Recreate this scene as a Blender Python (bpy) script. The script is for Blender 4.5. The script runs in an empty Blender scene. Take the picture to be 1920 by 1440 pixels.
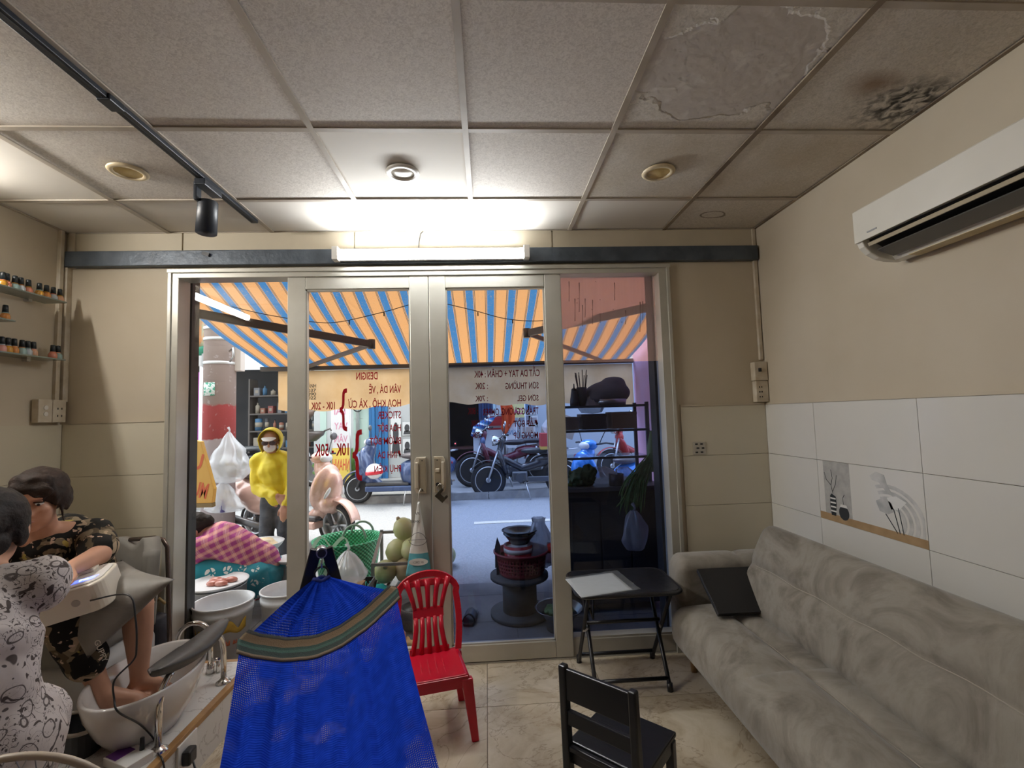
import bpy, bmesh, math, random
from mathutils import Vector, Matrix, Euler, noise as mnoise
random.seed(7)
PI = math.pi
SC = bpy.context.scene
COL = SC.collection

# ---------------------------------------------------------------- camera
F_PX, YAW, PITCH, ROLL = 873.67, .0559, .0675, .029
CZ, D = 1.429, 2.817                      # camera height, inner face of the door wall
XL, XR, ZC = -2.4335, 1.737, 2.5675       # side walls, ceiling
fw = Vector((math.sin(YAW)*math.cos(PITCH), math.cos(YAW)*math.cos(PITCH), math.sin(PITCH)))
_r = Vector((math.cos(YAW), -math.sin(YAW), 0)); _u = _r.cross(fw)
RT = _r*math.cos(ROLL) - _u*math.sin(ROLL); UP = _u*math.cos(ROLL) + _r*math.sin(ROLL)
CAM = Vector((0, 0, CZ))
cam = bpy.data.cameras.new('camera'); cam.sensor_width = 36; cam.lens = F_PX/1920*36
cam.clip_start = .02; cam.clip_end = 200
co = bpy.data.objects.new('camera', cam); COL.objects.link(co); SC.camera = co
co.matrix_world = Matrix(((RT.x, UP.x, -fw.x, 0), (RT.y, UP.y, -fw.y, 0), (RT.z, UP.z, -fw.z, CZ), (0, 0, 0, 1)))

# ---------------------------------------------------------------- world, sun, exposure
W = bpy.data.worlds.new('sky'); SC.world = W; W.use_nodes = True
bg = W.node_tree.nodes['Background']; bg.inputs[0].default_value = (.88, .94, 1, 1); bg.inputs[1].default_value = 3.6
sun = bpy.data.lights.new('sun', 'SUN'); sun.energy = 4.6; sun.angle = .5; sun.color = (1, .96, .9)
so = bpy.data.objects.new('sun', sun); COL.objects.link(so)
so.rotation_euler = Vector((-.25, .35, 1)).to_track_quat('Z', 'Y').to_euler()
SC.view_settings.view_transform = 'Standard'; SC.view_settings.look = 'None'
SC.view_settings.exposure = 0.0; SC.view_settings.gamma = 1; SC.view_settings.use_curve_mapping = False
TUBE_DOOR, TUBE_LEFT = 98, 130             # emission of the two fluorescent tubes
try:
    SC.cycles.max_bounces = 10; SC.cycles.transparent_max_bounces = 24
    SC.cycles.diffuse_bounces = 5; SC.cycles.caustics_reflective = False; SC.cycles.caustics_refractive = False
    SC.cycles.sample_clamp_indirect = 6
except Exception: pass

# ---------------------------------------------------------------- pixels to rays (a pixel is only a direction)
def ray(px, py): return fw + RT*((px-960)/F_PX) - UP*((py-720)/F_PX)
def aty(px, py, y=D): d = ray(px, py); return CAM + d*(y/d.y)
def atz(px, py, z=0.): d = ray(px, py); return CAM + d*((z-CZ)/d.z)
def atx(px, py, x): d = ray(px, py); return CAM + d*(x/d.x)
GA, GB = -.03-.028*3, .028                # the street rises gently away from the door
def gz(y): return GA + GB*y
def atg(px, py): d = ray(px, py); return CAM + d*((GA-CZ)/(d.z-GB*d.y))

# ---------------------------------------------------------------- objects
def prop(o, label=None, cat=None, group=None, kind=None):
    if label: o['label'] = label
    if cat: o['category'] = cat
    if group: o['group'] = group
    if kind: o['kind'] = kind
    return o
def thing(name, label, cat, loc=(0, 0, 0), rz=0, group=None):
    o = bpy.data.objects.new(name, None); COL.objects.link(o); o.empty_display_size = .1
    o.location = loc; o.rotation_euler = (0, 0, rz)
    return prop(o, label, cat, group)
def link(o, parent=None, world=False):
    COL.objects.link(o)
    if parent:
        o.parent = parent
        if world and parent.parent is None:
            o.matrix_parent_inverse = (Matrix.Translation(parent.location) @ parent.rotation_euler.to_matrix().to_4x4()).inverted()
    return o
def copy_tree(o, loc=None, rz=None, label=None, parent=None):
    c = o.copy(); COL.objects.link(c)
    if parent: c.parent = parent
    if loc is not None: c.location = loc
    if rz is not None: c.rotation_euler = (0, 0, rz)
    if label: c['label'] = label
    for ch in list(o.children): copy_tree(ch, parent=c)
    return c

def frame(a, b):
    z = (b-a).normalized(); x = z.orthogonal().normalized(); return x, z.cross(x), z
class MB:
    """collects simple solids; build() links them as one mesh"""
    def __init__(s): s.v = []; s.f = []; s.sm = []
    def add(s, vs, fs, smooth=False, M=None):
        n = len(s.v); s.v += [tuple(M @ Vector(q)) if M else tuple(q) for q in vs]
        s.f += [tuple(i+n for i in q) for q in fs]; s.sm += [smooth]*len(fs); return s
    def box(s, c, d, M=None, rz=0):
        R = Matrix.Rotation(rz, 3, 'Z'); c = Vector(c)
        vs = [c + R @ Vector((sx*d[0]/2, sy*d[1]/2, sz*d[2]/2)) for sx in (-1, 1) for sy in (-1, 1) for sz in (-1, 1)]
        return s.add(vs, [(0, 1, 3, 2), (4, 6, 7, 5), (0, 4, 5, 1), (2, 3, 7, 6), (0, 2, 6, 4), (1, 5, 7, 3)], False, M)
    def lohi(s, a, b, M=None):
        a, b = Vector(a), Vector(b); return s.box((a+b)/2, [abs(q) for q in (b-a)], M)
    def hexa(s, pts): # 8 points: 4 bottom ring, 4 top ring
        return s.add(pts, [(3, 2, 1, 0), (4, 5, 6, 7), (0, 1, 5, 4), (1, 2, 6, 5), (2, 3, 7, 6), (3, 0, 4, 7)])
    def bar(s, a, b, w, h, up=(0, 0, 1)):
        a, b = Vector(a), Vector(b); z = (b-a).normalized(); x = z.cross(Vector(up))
        if x.length < 1e-4: x = z.orthogonal()
        x.normalize(); y = x.cross(z)
        p = [(-w/2, -h/2), (w/2, -h/2), (w/2, h/2), (-w/2, h/2)]
        return s.hexa([a+x*i+y*j for i, j in p] + [b+x*i+y*j for i, j in p])
    def tube(s, path, r, n=10, cap=True, closed=False):
        P = [Vector(q) for q in path]; rs = r if isinstance(r, (list, tuple)) else [r]*len(P)
        vs = []; fs = []; x = None
        for i, p in enumerate(P):
            if closed: t = P[(i+1) % len(P)] - P[i-1]
            else: t = P[min(i+1, len(P)-1)] - P[max(i-1, 0)]
            t.normalize()
            if x is None: x = t.orthogonal().normalized()
            else:
                x = (x - t*x.dot(t)); x = x.normalized() if x.length > 1e-6 else t.orthogonal().normalized()
            y = t.cross(x)
            for k in range(n):
                a = 2*PI*k/n; vs.append(p + (x*math.cos(a) + y*math.sin(a))*rs[i])
        m = len(P)
        for i in range(m if closed else m-1):
            j = (i+1) % m
            for k in range(n): fs.append((i*n+k, i*n+(k+1) % n, j*n+(k+1) % n, j*n+k))
        s.add(vs, fs, True)
        if cap and not closed:
            s.add(vs[:n], [tuple(reversed(range(n)))]); s.add(vs[-n:], [tuple(range(n))])
        return s
    def cyl(s, a, b, r, r2=None, n=16): return s.tube([a, b], [r, r if r2 is None else r2], n)
    def lathe(s, prof, c=(0, 0, 0), n=24, M=None, sx=1, sy=1):
        vs = []; fs = []; c = Vector(c)
        for (r, z) in prof:
            for k in range(n): a = 2*PI*k/n; vs.append(c + Vector((r*math.cos(a)*sx, r*math.sin(a)*sy, z)))
        for i in range(len(prof)-1):
            for k in range(n): fs.append((i*n+k, i*n+(k+1) % n, (i+1)*n+(k+1) % n, (i+1)*n+k))
        s.add(vs, fs, True, M)
        if prof[0][0] > 1e-4: s.add(vs[:n], [tuple(reversed(range(n)))], False, M)
        if prof[-1][0] > 1e-4: s.add(vs[-n:], [tuple(range(n))], False, M)
        return s
    def ball(s, c, r, n=16, m=10, M=None):
        r = r if isinstance(r, (tuple, list)) else (r, r, r); c = Vector(c); vs = []; fs = []
        for i in range(m+1):
            t = PI*i/m
            for k in range(n): a = 2*PI*k/n; vs.append(c + Vector((r[0]*math.sin(t)*math.cos(a), r[1]*math.sin(t)*math.sin(a), -r[2]*math.cos(t))))
        for i in range(m):
            for k in range(n): fs.append((i*n+k, i*n+(k+1) % n, (i+1)*n+(k+1) % n, (i+1)*n+k))
        return s.add(vs, fs, True, M)
    def prism(s, pts, dz, M=None, smooth=False): # outline in xy extruded along +z
        n = len(pts); vs = [(x, y, 0) for x, y in pts] + [(x, y, dz) for x, y in pts]
        fs = [tuple(reversed(range(n))), tuple(range(n, 2*n))] + [(i, (i+1) % n, n+(i+1) % n, n+i) for i in range(n)]
        return s.add(vs, fs, smooth, M)
    def ring(s, outer, inner, dz, M=None): # outline with a hole (equal counts)
        n = len(outer); vs = [(x, y, z) for z in (0, dz) for q in (outer, inner) for x, y in q]
        fs = []
        for i in range(n):
            j = (i+1) % n
            fs += [(i, j, n+j, n+i)[::-1], (2*n+i, 2*n+j, 3*n+j, 3*n+i), (i, j, 2*n+j, 2*n+i), (n+i, 3*n+i, 3*n+j, n+j)]
        return s.add(vs, fs, False, M)
    def grid(s, fn, nu, nv, M=None, smooth=True):
        vs = [fn(i/nu, j/nv) for j in range(nv+1) for i in range(nu+1)]
        fs = [(j*(nu+1)+i, j*(nu+1)+i+1, (j+1)*(nu+1)+i+1, (j+1)*(nu+1)+i) for j in range(nv) for i in range(nu)]
        return s.add(vs, fs, smooth, M)
    def mesh(s, name, m):
        me = bpy.data.meshes.new(name); me.from_pydata(s.v, [], s.f)
        me.polygons.foreach_set('use_smooth', s.sm)
        bm = bmesh.new(); bm.from_mesh(me); bmesh.ops.remove_doubles(bm, verts=bm.verts, dist=1e-6)
        bmesh.ops.recalc_face_normals(bm, faces=bm.faces); bm.to_mesh(me); bm.free()
        if m: me.materials.append(m)
        return me
    def build(s, name, m, parent=None, world=False, bevel=0, solid=0, seg=2, sub=0):
        o = bpy.data.objects.new(name, s.mesh(name, m)); link(o, parent, world)
        if solid: k = o.modifiers.new('s', 'SOLIDIFY'); k.thickness = solid; k.offset = 0
        if bevel:
            k = o.modifiers.new('b', 'BEVEL'); k.width = bevel; k.segments = seg; k.limit_method = 'ANGLE'; k.angle_limit = .6; k.harden_normals = False
        if sub: k = o.modifiers.new('ss', 'SUBSURF'); k.levels = sub; k.render_levels = sub
        return o
def inst(me, name, parent, loc=(0, 0, 0), rot=(0, 0, 0), sc=(1, 1, 1)):
    o = bpy.data.objects.new(name, me); link(o, parent); o.location = loc; o.rotation_euler = rot; o.scale = sc; return o
def baked(o):
    dg = bpy.context.evaluated_depsgraph_get(); me = bpy.data.meshes.new_from_object(o.evaluated_get(dg)); return me
class Blob:
    """overlapping round cones and ellipsoids fused into one continuous skin"""
    def __init__(s): s.m = MB()
    def c(s, a, ra, b, rb, n=14):
        a, b = Vector(a), Vector(b); x, y, z = frame(a, b); L = (b-a).length; path = []; rr = []
        for i in range(6): t = PI/2*i/5; path.append(a - z*ra*math.cos(t)); rr.append(max(ra*math.sin(t), 1e-4))
        for i in range(6): t = PI/2*i/5; path.append(b + z*rb*math.sin(t)); rr.append(max(rb*math.cos(t), 1e-4))
        s.m.tube(path, rr, n); return s
    def chain(s, pts): # [(p, r), ...]
        for (a, ra), (b, rb) in zip(pts, pts[1:]): s.c(a, ra, b, rb)
        return s
    def e(s, c, r, M=None):
        if M is not None: s.m.ball((0, 0, 0), r, 18, 12, Matrix.Translation(Vector(c)) @ M.to_4x4())
        else: s.m.ball(c, r, 18, 12)
        return s
    def build(s, name, m, parent=None, world=True, vox=.012, smooth=4, noise=0, nscale=8):
        me = bpy.data.meshes.new(name); me.from_pydata(s.m.v, [], s.m.f)
        t = bpy.data.objects.new('tmp', me); COL.objects.link(t)
        k = t.modifiers.new('r', 'REMESH'); k.mode = 'VOXEL'; k.voxel_size = vox
        k = t.modifiers.new('s', 'SMOOTH'); k.factor = .5; k.iterations = smooth
        nm = baked(t); bpy.data.objects.remove(t); nm.name = name
        nm.materials.clear(); nm.materials.append(m)
        if noise:
            for v in nm.vertices:
                q = v.co*nscale; d = mnoise.noise_vector(q)*noise; v.co += d
        nm.polygons.foreach_set('use_smooth', [True]*len(nm.polygons))
        o = bpy.data.objects.new(name, nm); return link(o, parent, world)
def text_mesh(txt, name, m, h, w=None, ext=.0008, bold=0.0):
    cu = bpy.data.curves.new('t', 'FONT'); cu.body = txt; cu.size = 1; cu.extrude = 0; cu.offset = bold; cu.resolution_u = 3
    t = bpy.data.objects.new('tmp', cu); COL.objects.link(t); me = baked(t); bpy.data.objects.remove(t)
    xs = [v.co.x for v in me.vertices]; ys = [v.co.y for v in me.vertices]
    if not xs: return me
    sx0, sx1 = min(xs), max(xs); cap = .73
    k = h/cap; kx = (w/(sx1-sx0)) if w else k
    for v in me.vertices: v.co = ((v.co.x-sx0)*kx, v.co.y*k, v.co.z)
    me.materials.clear(); me.materials.append(m); me.name = name; return me

# ---------------------------------------------------------------- materials
class NT:
    def __init__(s, name):
        s.m = bpy.data.materials.new(name); s.m.use_nodes = True; s.t = s.m.node_tree; s.n = s.t.nodes
        s.b = s.n['Principled BSDF']; s.out = s.n['Material Output']; s._co = None
    def node(s, ty, **kw):
        q = s.n.new(ty)
        for k, v in kw.items():
            if k.startswith('i_'): s.set(q.inputs[int(k[2:]) if k[2:].isdigit() else k[2:]], v)
            else: setattr(q, k, v)
        return q
    def set(s, sock, v):
        if hasattr(v, 'node'): s.t.links.new(v, sock)
        elif isinstance(v, (tuple, list)) and len(v) == 3 and sock.type == 'RGBA': sock.default_value = (*v, 1)
        else: sock.default_value = v
    def co(s):
        if not s._co: s._co = s.n.new('ShaderNodeTexCoord').outputs['Object']
        return s._co
    def noise(s, sc, det=3, dist=0, rough=.5, vec=None):
        q = s.node('ShaderNodeTexNoise'); s.set(q.inputs['Vector'], vec or s.co()); q.inputs['Scale'].default_value = sc
        q.inputs['Detail'].default_value = det; q.inputs['Distortion'].default_value = dist; q.inputs['Roughness'].default_value = rough
        return q.outputs['Fac']
    def wave(s, sc, axis='X', dist=0, dsc=2, vec=None, profile='SIN', kind='BANDS'):
        q = s.node('ShaderNodeTexWave', wave_type=kind, wave_profile=profile)
        if kind == 'BANDS': q.bands_direction = axis
        s.set(q.inputs['Vector'], vec or s.co()); q.inputs['Scale'].default_value = sc
        q.inputs['Distortion'].default_value = dist; q.inputs['Detail Scale'].default_value = dsc; return q.outputs['Fac']
    def voro(s, sc, feature='F1', out='Distance', rnd=1, vec=None):
        q = s.node('ShaderNodeTexVoronoi', feature=feature); s.set(q.inputs['Vector'], vec or s.co()); q.inputs['Scale'].default_value = sc
        q.inputs['Randomness'].default_value = rnd; return q.outputs[out]
    def ramp(s, fac, stops, interp='LINEAR'):
        q = s.node('ShaderNodeValToRGB'); s.set(q.inputs[0], fac); r = q.color_ramp; r.interpolation = interp
        while len(r.elements) < len(stops): r.elements.new(.5)
        for e, (p, c) in zip(r.elements, stops):
            e.position = p; e.color = (c, c, c, 1) if isinstance(c, (int, float)) else (*c, 1)
        return q.outputs[0]
    def mix(s, fac, a, b, mode='MIX'):
        q = s.node('ShaderNodeMix', data_type='RGBA', blend_type=mode); s.set(q.inputs[0], fac); s.set(q.inputs[6], a); s.set(q.inputs[7], b); return q.outputs[2]
    def math(s, op, a, b=0., c=0.):
        q = s.node('ShaderNodeMath', operation=op); s.set(q.inputs[0], a); s.set(q.inputs[1], b); s.set(q.inputs[2], c); return q.outputs[0]
    def xyz(s, vec=None):
        q = s.node('ShaderNodeSeparateXYZ'); s.set(q.inputs[0], vec or s.co()); return q.outputs
    def bump(s, h, st=.2, dist=.01):
        q = s.node('ShaderNodeBump'); q.inputs['Strength'].default_value = st; q.inputs['Distance'].default_value = dist
        s.set(q.inputs['Height'], h); s.set(s.b.inputs['Normal'], q.outputs[0]); return s
    def base(s, col, rough=.5, metal=0, spec=.5):
        s.set(s.b.inputs['Base Color'], col); s.set(s.b.inputs['Roughness'], rough); s.b.inputs['Metallic'].default_value = metal
        s.b.inputs['Specular IOR Level'].default_value = spec; return s
def P(name, col, rough=.5, metal=0, col2=None, nsc=8, ndet=4, bump=0, bsc=None, spec=.5, coat=0, lo=.35, hi=.65, dist=0):
    t = NT(name); c = col
    if col2: c = t.ramp(t.noise(nsc, ndet, dist), [(lo, col), (hi, col2)])
    t.base(c, rough, metal, spec)
    if coat: t.b.inputs['Coat Weight'].default_value = coat
    if bump: t.bump(t.noise(bsc or nsc*4, 4), bump)
    return t.m
def glow(name, col, st):
    t = NT(name); t.base((.8, .8, .8)); t.set(t.b.inputs['Emission Color'], col); t.b.inputs['Emission Strength'].default_value = st; return t.m
def film(name, tint, milk=(1, 1, 1), fac=.0, gloss=.06, rough=.0, transl=0):
    """thin clear or milky sheet: tinted see-through, a bit of diffuse, fresnel reflection"""
    t = NT(name); tr = t.node('ShaderNodeBsdfTransparent'); t.set(tr.inputs[0], tint)
    sh = tr.outputs[0]
    if fac:
        df = t.node('ShaderNodeBsdfDiffuse'); t.set(df.inputs[0], milk); tl = t.node('ShaderNodeBsdfTranslucent'); t.set(tl.inputs[0], milk)
        mm = t.node('ShaderNodeMixShader'); mm.inputs[0].default_value = .5; t.t.links.new(df.outputs[0], mm.inputs[1]); t.t.links.new(tl.outputs[0], mm.inputs[2])
        m2 = t.node('ShaderNodeMixShader'); t.set(m2.inputs[0], fac if not callable(fac) else fac(t)); t.t.links.new(sh, m2.inputs[1]); t.t.links.new(mm.outputs[0], m2.inputs[2]); sh = m2.outputs[0]
    gl = t.node('ShaderNodeBsdfGlossy'); gl.inputs['Roughness'].default_value = rough; gl.inputs[0].default_value = (1, 1, 1, 1)
    fr = t.node('ShaderNodeLayerWeight'); fr.inputs[0].default_value = .25
    k = t.math('ADD', t.math('MULTIPLY', fr.outputs['Facing'], gloss), gloss*.7)
    m3 = t.node('ShaderNodeMixShader'); t.set(m3.inputs[0], k); t.t.links.new(sh, m3.inputs[1]); t.t.links.new(gl.outputs[0], m3.inputs[2])
    t.t.links.new(m3.outputs[0], t.out.inputs[0]); return t.m
def cloth(name, col, transl=.4, rough=.9):
    """thin cloth that lets light through; col is a colour or fn(NT)->socket"""
    t = NT(name); c = col(t) if callable(col) else col
    t.base(c, rough, 0, .15); tl = t.node('ShaderNodeBsdfTranslucent'); t.set(tl.inputs[0], c)
    m = t.node('ShaderNodeMixShader'); m.inputs[0].default_value = transl
    t.t.links.new(t.b.outputs[0], m.inputs[1]); t.t.links.new(tl.outputs[0], m.inputs[2]); t.t.links.new(m.outputs[0], t.out.inputs[0]); return t.m

WHITE = P('white_plastic', (.72, .70, .66), .35)
DIRTYW = P('aged_white_plastic', (.62, .56, .46), .45, col2=(.5, .42, .3), nsc=14)
BLACK = P('black_plastic', (.012, .012, .014), .35)
CHROME = P('chrome', (.75, .73, .70), .12, 1)
STEEL = P('steel', (.5, .5, .5), .3, 1)
ALU = P('cream_aluminium', (.50, .48, .42), .32, .25, col2=(.45, .43, .37), nsc=5, bump=0)
RED = P('red_plastic', (.50, .006, .024), .28)
SKIN = P('skin', (.50, .27, .18), .5, col2=(.55, .30, .20), nsc=9, spec=.3)
HAIR = P('dark_hair', (.012, .009, .008), .65, col2=(.022, .014, .011), nsc=40, bump=.3, bsc=120, spec=.25)
# ================================================================ the room
def struct(o, label=None, cat=None): return prop(o, label, cat, kind='structure')
Y0 = -2.2
# --- floor
def m_marble():
    t = NT('beige_floor_tile'); oi = t.node('ShaderNodeObjectInfo')
    v = t.node('ShaderNodeVectorMath', operation='ADD'); t.set(v.inputs[0], t.co()); cc = t.node('ShaderNodeCombineXYZ'); t.set(cc.inputs[0], t.math('MULTIPLY', oi.outputs['Random'], 37.)); t.set(v.inputs[1], cc.outputs[0])
    v = v.outputs[0]
    n = t.noise(3.2, 6, 1.6, .62, v); c = t.ramp(n, [(.3, (.42, .33, .22)), (.5, (.58, .49, .36)), (.7, (.68, .59, .46))])
    vein = t.noise(2.1, 8, 2.6, .6, v); k = t.ramp(vein, [(.485, 0), (.5, 1), (.515, 0)])
    c = t.mix(t.math('MULTIPLY', k, .55), c, (.22, .15, .09))
    t.base(c, .22); return t.m
FT = m_marble()
fl = struct(MB().lohi((XL-.1, Y0, -.12), (XR+.1, D+.13, -.004)).build('floor', P('grout', (.16, .12, .08), .9)), 'beige marbled tile floor of the salon', 'floor')
tm = MB().box((0, 0, -.004), (.5965, .5965, .008)).mesh('floor_tile', FT)
for i in range(-5, 4):
    for j in range(-6, 2):
        x0, x1 = max(XL, -.033+.6*i-.6), min(XR, -.033+.6*i); y0, y1 = max(Y0, 2.405+.6*j-.6), min(D+.12, 2.405+.6*j)
        if x1-x0 < .02 or y1-y0 < .02: continue
        inst(tm, 'floor_tile', fl, ((x0+x1)/2, (y0+y1)/2, 0), (0, 0, 0), ((x1-x0-.0035)/.5965, (y1-y0-.0035)/.5965, 1))
# --- walls
PAINT = P('beige_wall_paint', (.55, .48, .37), .75, col2=(.50, .43, .32), nsc=2.2, ndet=6)
TILE_W = P('white_wall_tile', (.70, .68, .63), .12, col2=(.66, .64, .59), nsc=1.5)
TILE_B = P('cream_wall_tile', (.62, .57, .45), .16, col2=(.59, .54, .42), nsc=1.5)
ZT = 1.452
wr = struct(MB().lohi((XR, Y0, -.1), (XR+.12, D+.14, 2.75)).build('wall_right', PAINT), 'right wall, beige paint above glossy white tiles', 'wall')
wl = struct(MB().lohi((XL-.12, Y0, -.1), (XL, D+.14, 2.75)).build('wall_left', PAINT), 'left wall, beige paint above cream tiles', 'wall')
struct(MB().lohi((XL-.1, Y0-.1, -.1), (XR+.1, Y0, 2.75)).build('wall_front', PAINT), 'plain beige wall at the rear of the salon', 'wall')
OX0, OX1, OZ = -1.85, 1.16, 2.345          # the shop-front opening
wb = struct(MB().lohi((XL, D, -.1), (OX0, D+.14, 2.75)).lohi((OX1, D, -.1), (XR, D+.14, 2.75)).lohi((OX0, D, OZ), (OX1, D+.14, 2.75)).build('wall_back', PAINT), 'beige wall around the glass shop front', 'wall')
def tiles(par, mat, rng, fix, axis, zs, name='wall_tile', th=.008):
    for a0, a1 in zip(rng, rng[1:]):
        for z0, z1 in zip(zs, zs[1:]):
            g = .0012
            if axis == 'x': p, q = (fix-th if fix > 0 else fix, a0+g, z0+g), ((fix if fix > 0 else fix+th), a1-g, z1-g)
            else: p, q = (a0+g, fix-th, z0+g), (a1-g, fix, z1-g)
            MB().lohi(p, q).build(name, mat, par)
zs = [ZT-.3*k for k in range(4, -1, -1)] ; zs = [0] + zs
tiles(wr, TILE_W, [-.013, .587, 1.187, 1.787, 2.385, D-.008], XR, 'x', zs)
tiles(wl, TILE_B, [1.0, 1.6, 2.2, D-.008], XL, 'x', zs)
tiles(wb, TILE_B, [XL+.008, OX0-.002], D, 'y', zs); tiles(wb, TILE_B, [OX1+.03, XR-.008], D, 'y', zs)
# edge of the plaster above the tiles
for nm, par, a, b in (('tile_edge', wr, (XR-.012, .5, ZT), (XR, D, ZT+.012)), ('tile_edge', wb, (OX1+.03, D-.012, ZT), (XR, D, ZT+.012)), ('tile_edge', wb, (XL, D-.012, ZT), (OX0, D, ZT+.012))):
    MB().lohi(a, b).build(nm, PAINT, par)
# ledge panels of the bulkhead above the beam
for a, b in ((XL, -1.78), (-1.775, -.775), (-.77, .43), (.435, XR)):
    MB().lohi((a+.002, D-.012, 2.452), (b-.002, D, ZC)).build('bulkhead_panel', P('bulkhead_cream', (.56, .49, .37), .6, col2=(.5, .44, .33), nsc=4) if a == XL else bpy.data.materials['bulkhead_cream'], wb)
BEAM = P('blue_grey_painted_steel', (.085, .105, .13), .42, .2, col2=(.05, .062, .078), nsc=9, bump=.3, bsc=24)
b = struct(MB().lohi((XL+.02, D-.045, 2.362), (XR-.01, D, 2.452)).build('trim_1', BEAM, bevel=.004), 'dark blue-grey steel beam across the top of the shop front', 'beam')
MB().bar((-1.64, D-.05, 2.432), (-1.60, D-.052, 2.418), .012, .02).build('bolt', BLACK, b)
# --- printed tile on the right wall: still life and lilies
GREYP = P('print_grey', (.38, .37, .35), .2, col2=(.47, .46, .43), nsc=26); LEDGE = P('print_ledge', (.42, .28, .15), .3, col2=(.34, .22, .11), nsc=18)
INK = P('print_ink', (.03, .035, .04), .25); PETAL = P('print_petal', (.40, .40, .38), .2, col2=(.62, .61, .58), nsc=14); PALE = P('print_pale', (.74, .73, .69), .15)
pt = [o for o in wr.children if abs(max(v.co.y for v in o.data.vertices)-2.3838) < .01 and abs(max(v.co.z for v in o.data.vertices)-(ZT-.3)) < .01][0]
pt.name = 'printed_wall_tile'
def deco(name, pts, m, d=.0006): # pts are (u,v) 0..1 across the tile, u from the far end
    A = Matrix(((0, 0, -1, XR-.008), (-1, 0, 0, 2.385), (0, 1, 0, ZT-.6), (0, 0, 0, 1)))
    return MB().prism([(u*.598, v*.3) for u, v in pts], d, A).build(name, m, pt)
def blobpts(cu, cv, ru, rv, n=18, a0=0, a1=2*PI, tilt=0):
    o = []
    for k in range(n):
        a = a0+(a1-a0)*k/n; x, y = ru*math.cos(a), rv*math.sin(a); o.append((cu+x*math.cos(tilt)-y*math.sin(tilt)/2, cv+(x*math.sin(tilt)*2+y*math.cos(tilt))))
    return o
deco('print_panel', [(.07, .1), (.36, .1), (.36, .995), (.07, .995)], GREYP)
deco('print_ledge', [(.0, .0), (1, .0), (1, .12), (.36, .12), (0, .12)], LEDGE, .0008)
deco('print_vase', [(.135, .1), (.185, .1), (.2, .3), (.195, .42), (.15, .46), (.13, .42), (.125, .25)], INK, .001)
for k in range(4): deco('print_vase_band', [(.132, .16+.07*k), (.192, .16+.07*k), (.192, .185+.07*k), (.132, .185+.07*k)], PALE, .0013)
deco('print_bowl', blobpts(.275, .18, .055, .115), INK, .001); deco('print_bowl_rim', [(.235, .27), (.315, .27), (.305, .315), (.245, .315)], PALE, .0013)
def twig(pts, w=.004):
    for (a, b_), (c, d_) in zip(pts, pts[1:]):
        n = Vector((-(d_-b_), c-a)).normalized()*w; n2 = Vector((n.x*.6, n.y*1.6)); deco('print_twig', [(a-n2.x, b_-n2.y), (c-n2.x, d_-n2.y), (c+n2.x, d_+n2.y), (a+n2.x, b_+n2.y)], INK, .001)
twig([(.165, .46), (.15, .6), (.10, .68), (.08, .8)]); twig([(.15, .6), (.17, .72), (.16, .86)]); twig([(.165, .5), (.2, .62), (.22, .78)]); twig([(.275, .32), (.27, .42), (.29, .48)])
for k in range(4): # arching leaves behind the lilies
    R0, R1 = .11+.05*k, .14+.05*k
    deco('print_leaf', [(min(.985, .71+R0*math.cos(a)), .26+1.75*R0*math.sin(a)) for a in [PI*.62-PI*.8*i/12 for i in range(13)]] + [(min(.985, .71+R1*math.cos(a)), .26+1.75*R1*math.sin(a)) for a in [PI*.62-PI*.8*i/12 for i in range(12, -1, -1)]], PETAL)
deco('print_petal', [(.56, .86), (.62, .93), (.69, .9), (.71, .76), (.76, .6), (.7, .66), (.64, .78), (.58, .8)], PETAL, .0009)
deco('print_petal', [(.60, .5), (.66, .56), (.73, .52), (.76, .4), (.7, .34), (.63, .36)], PETAL, .0009)
deco('print_petal', [(.70, .58), (.78, .62), (.86, .56), (.8, .44), (.73, .42)], PALE, .0009)
for a, b_ in (((.68, .34), (.77, .1)), ((.75, .44), (.79, .1)), ((.79, .46), (.82, .1))): twig([a, b_], .005)
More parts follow.
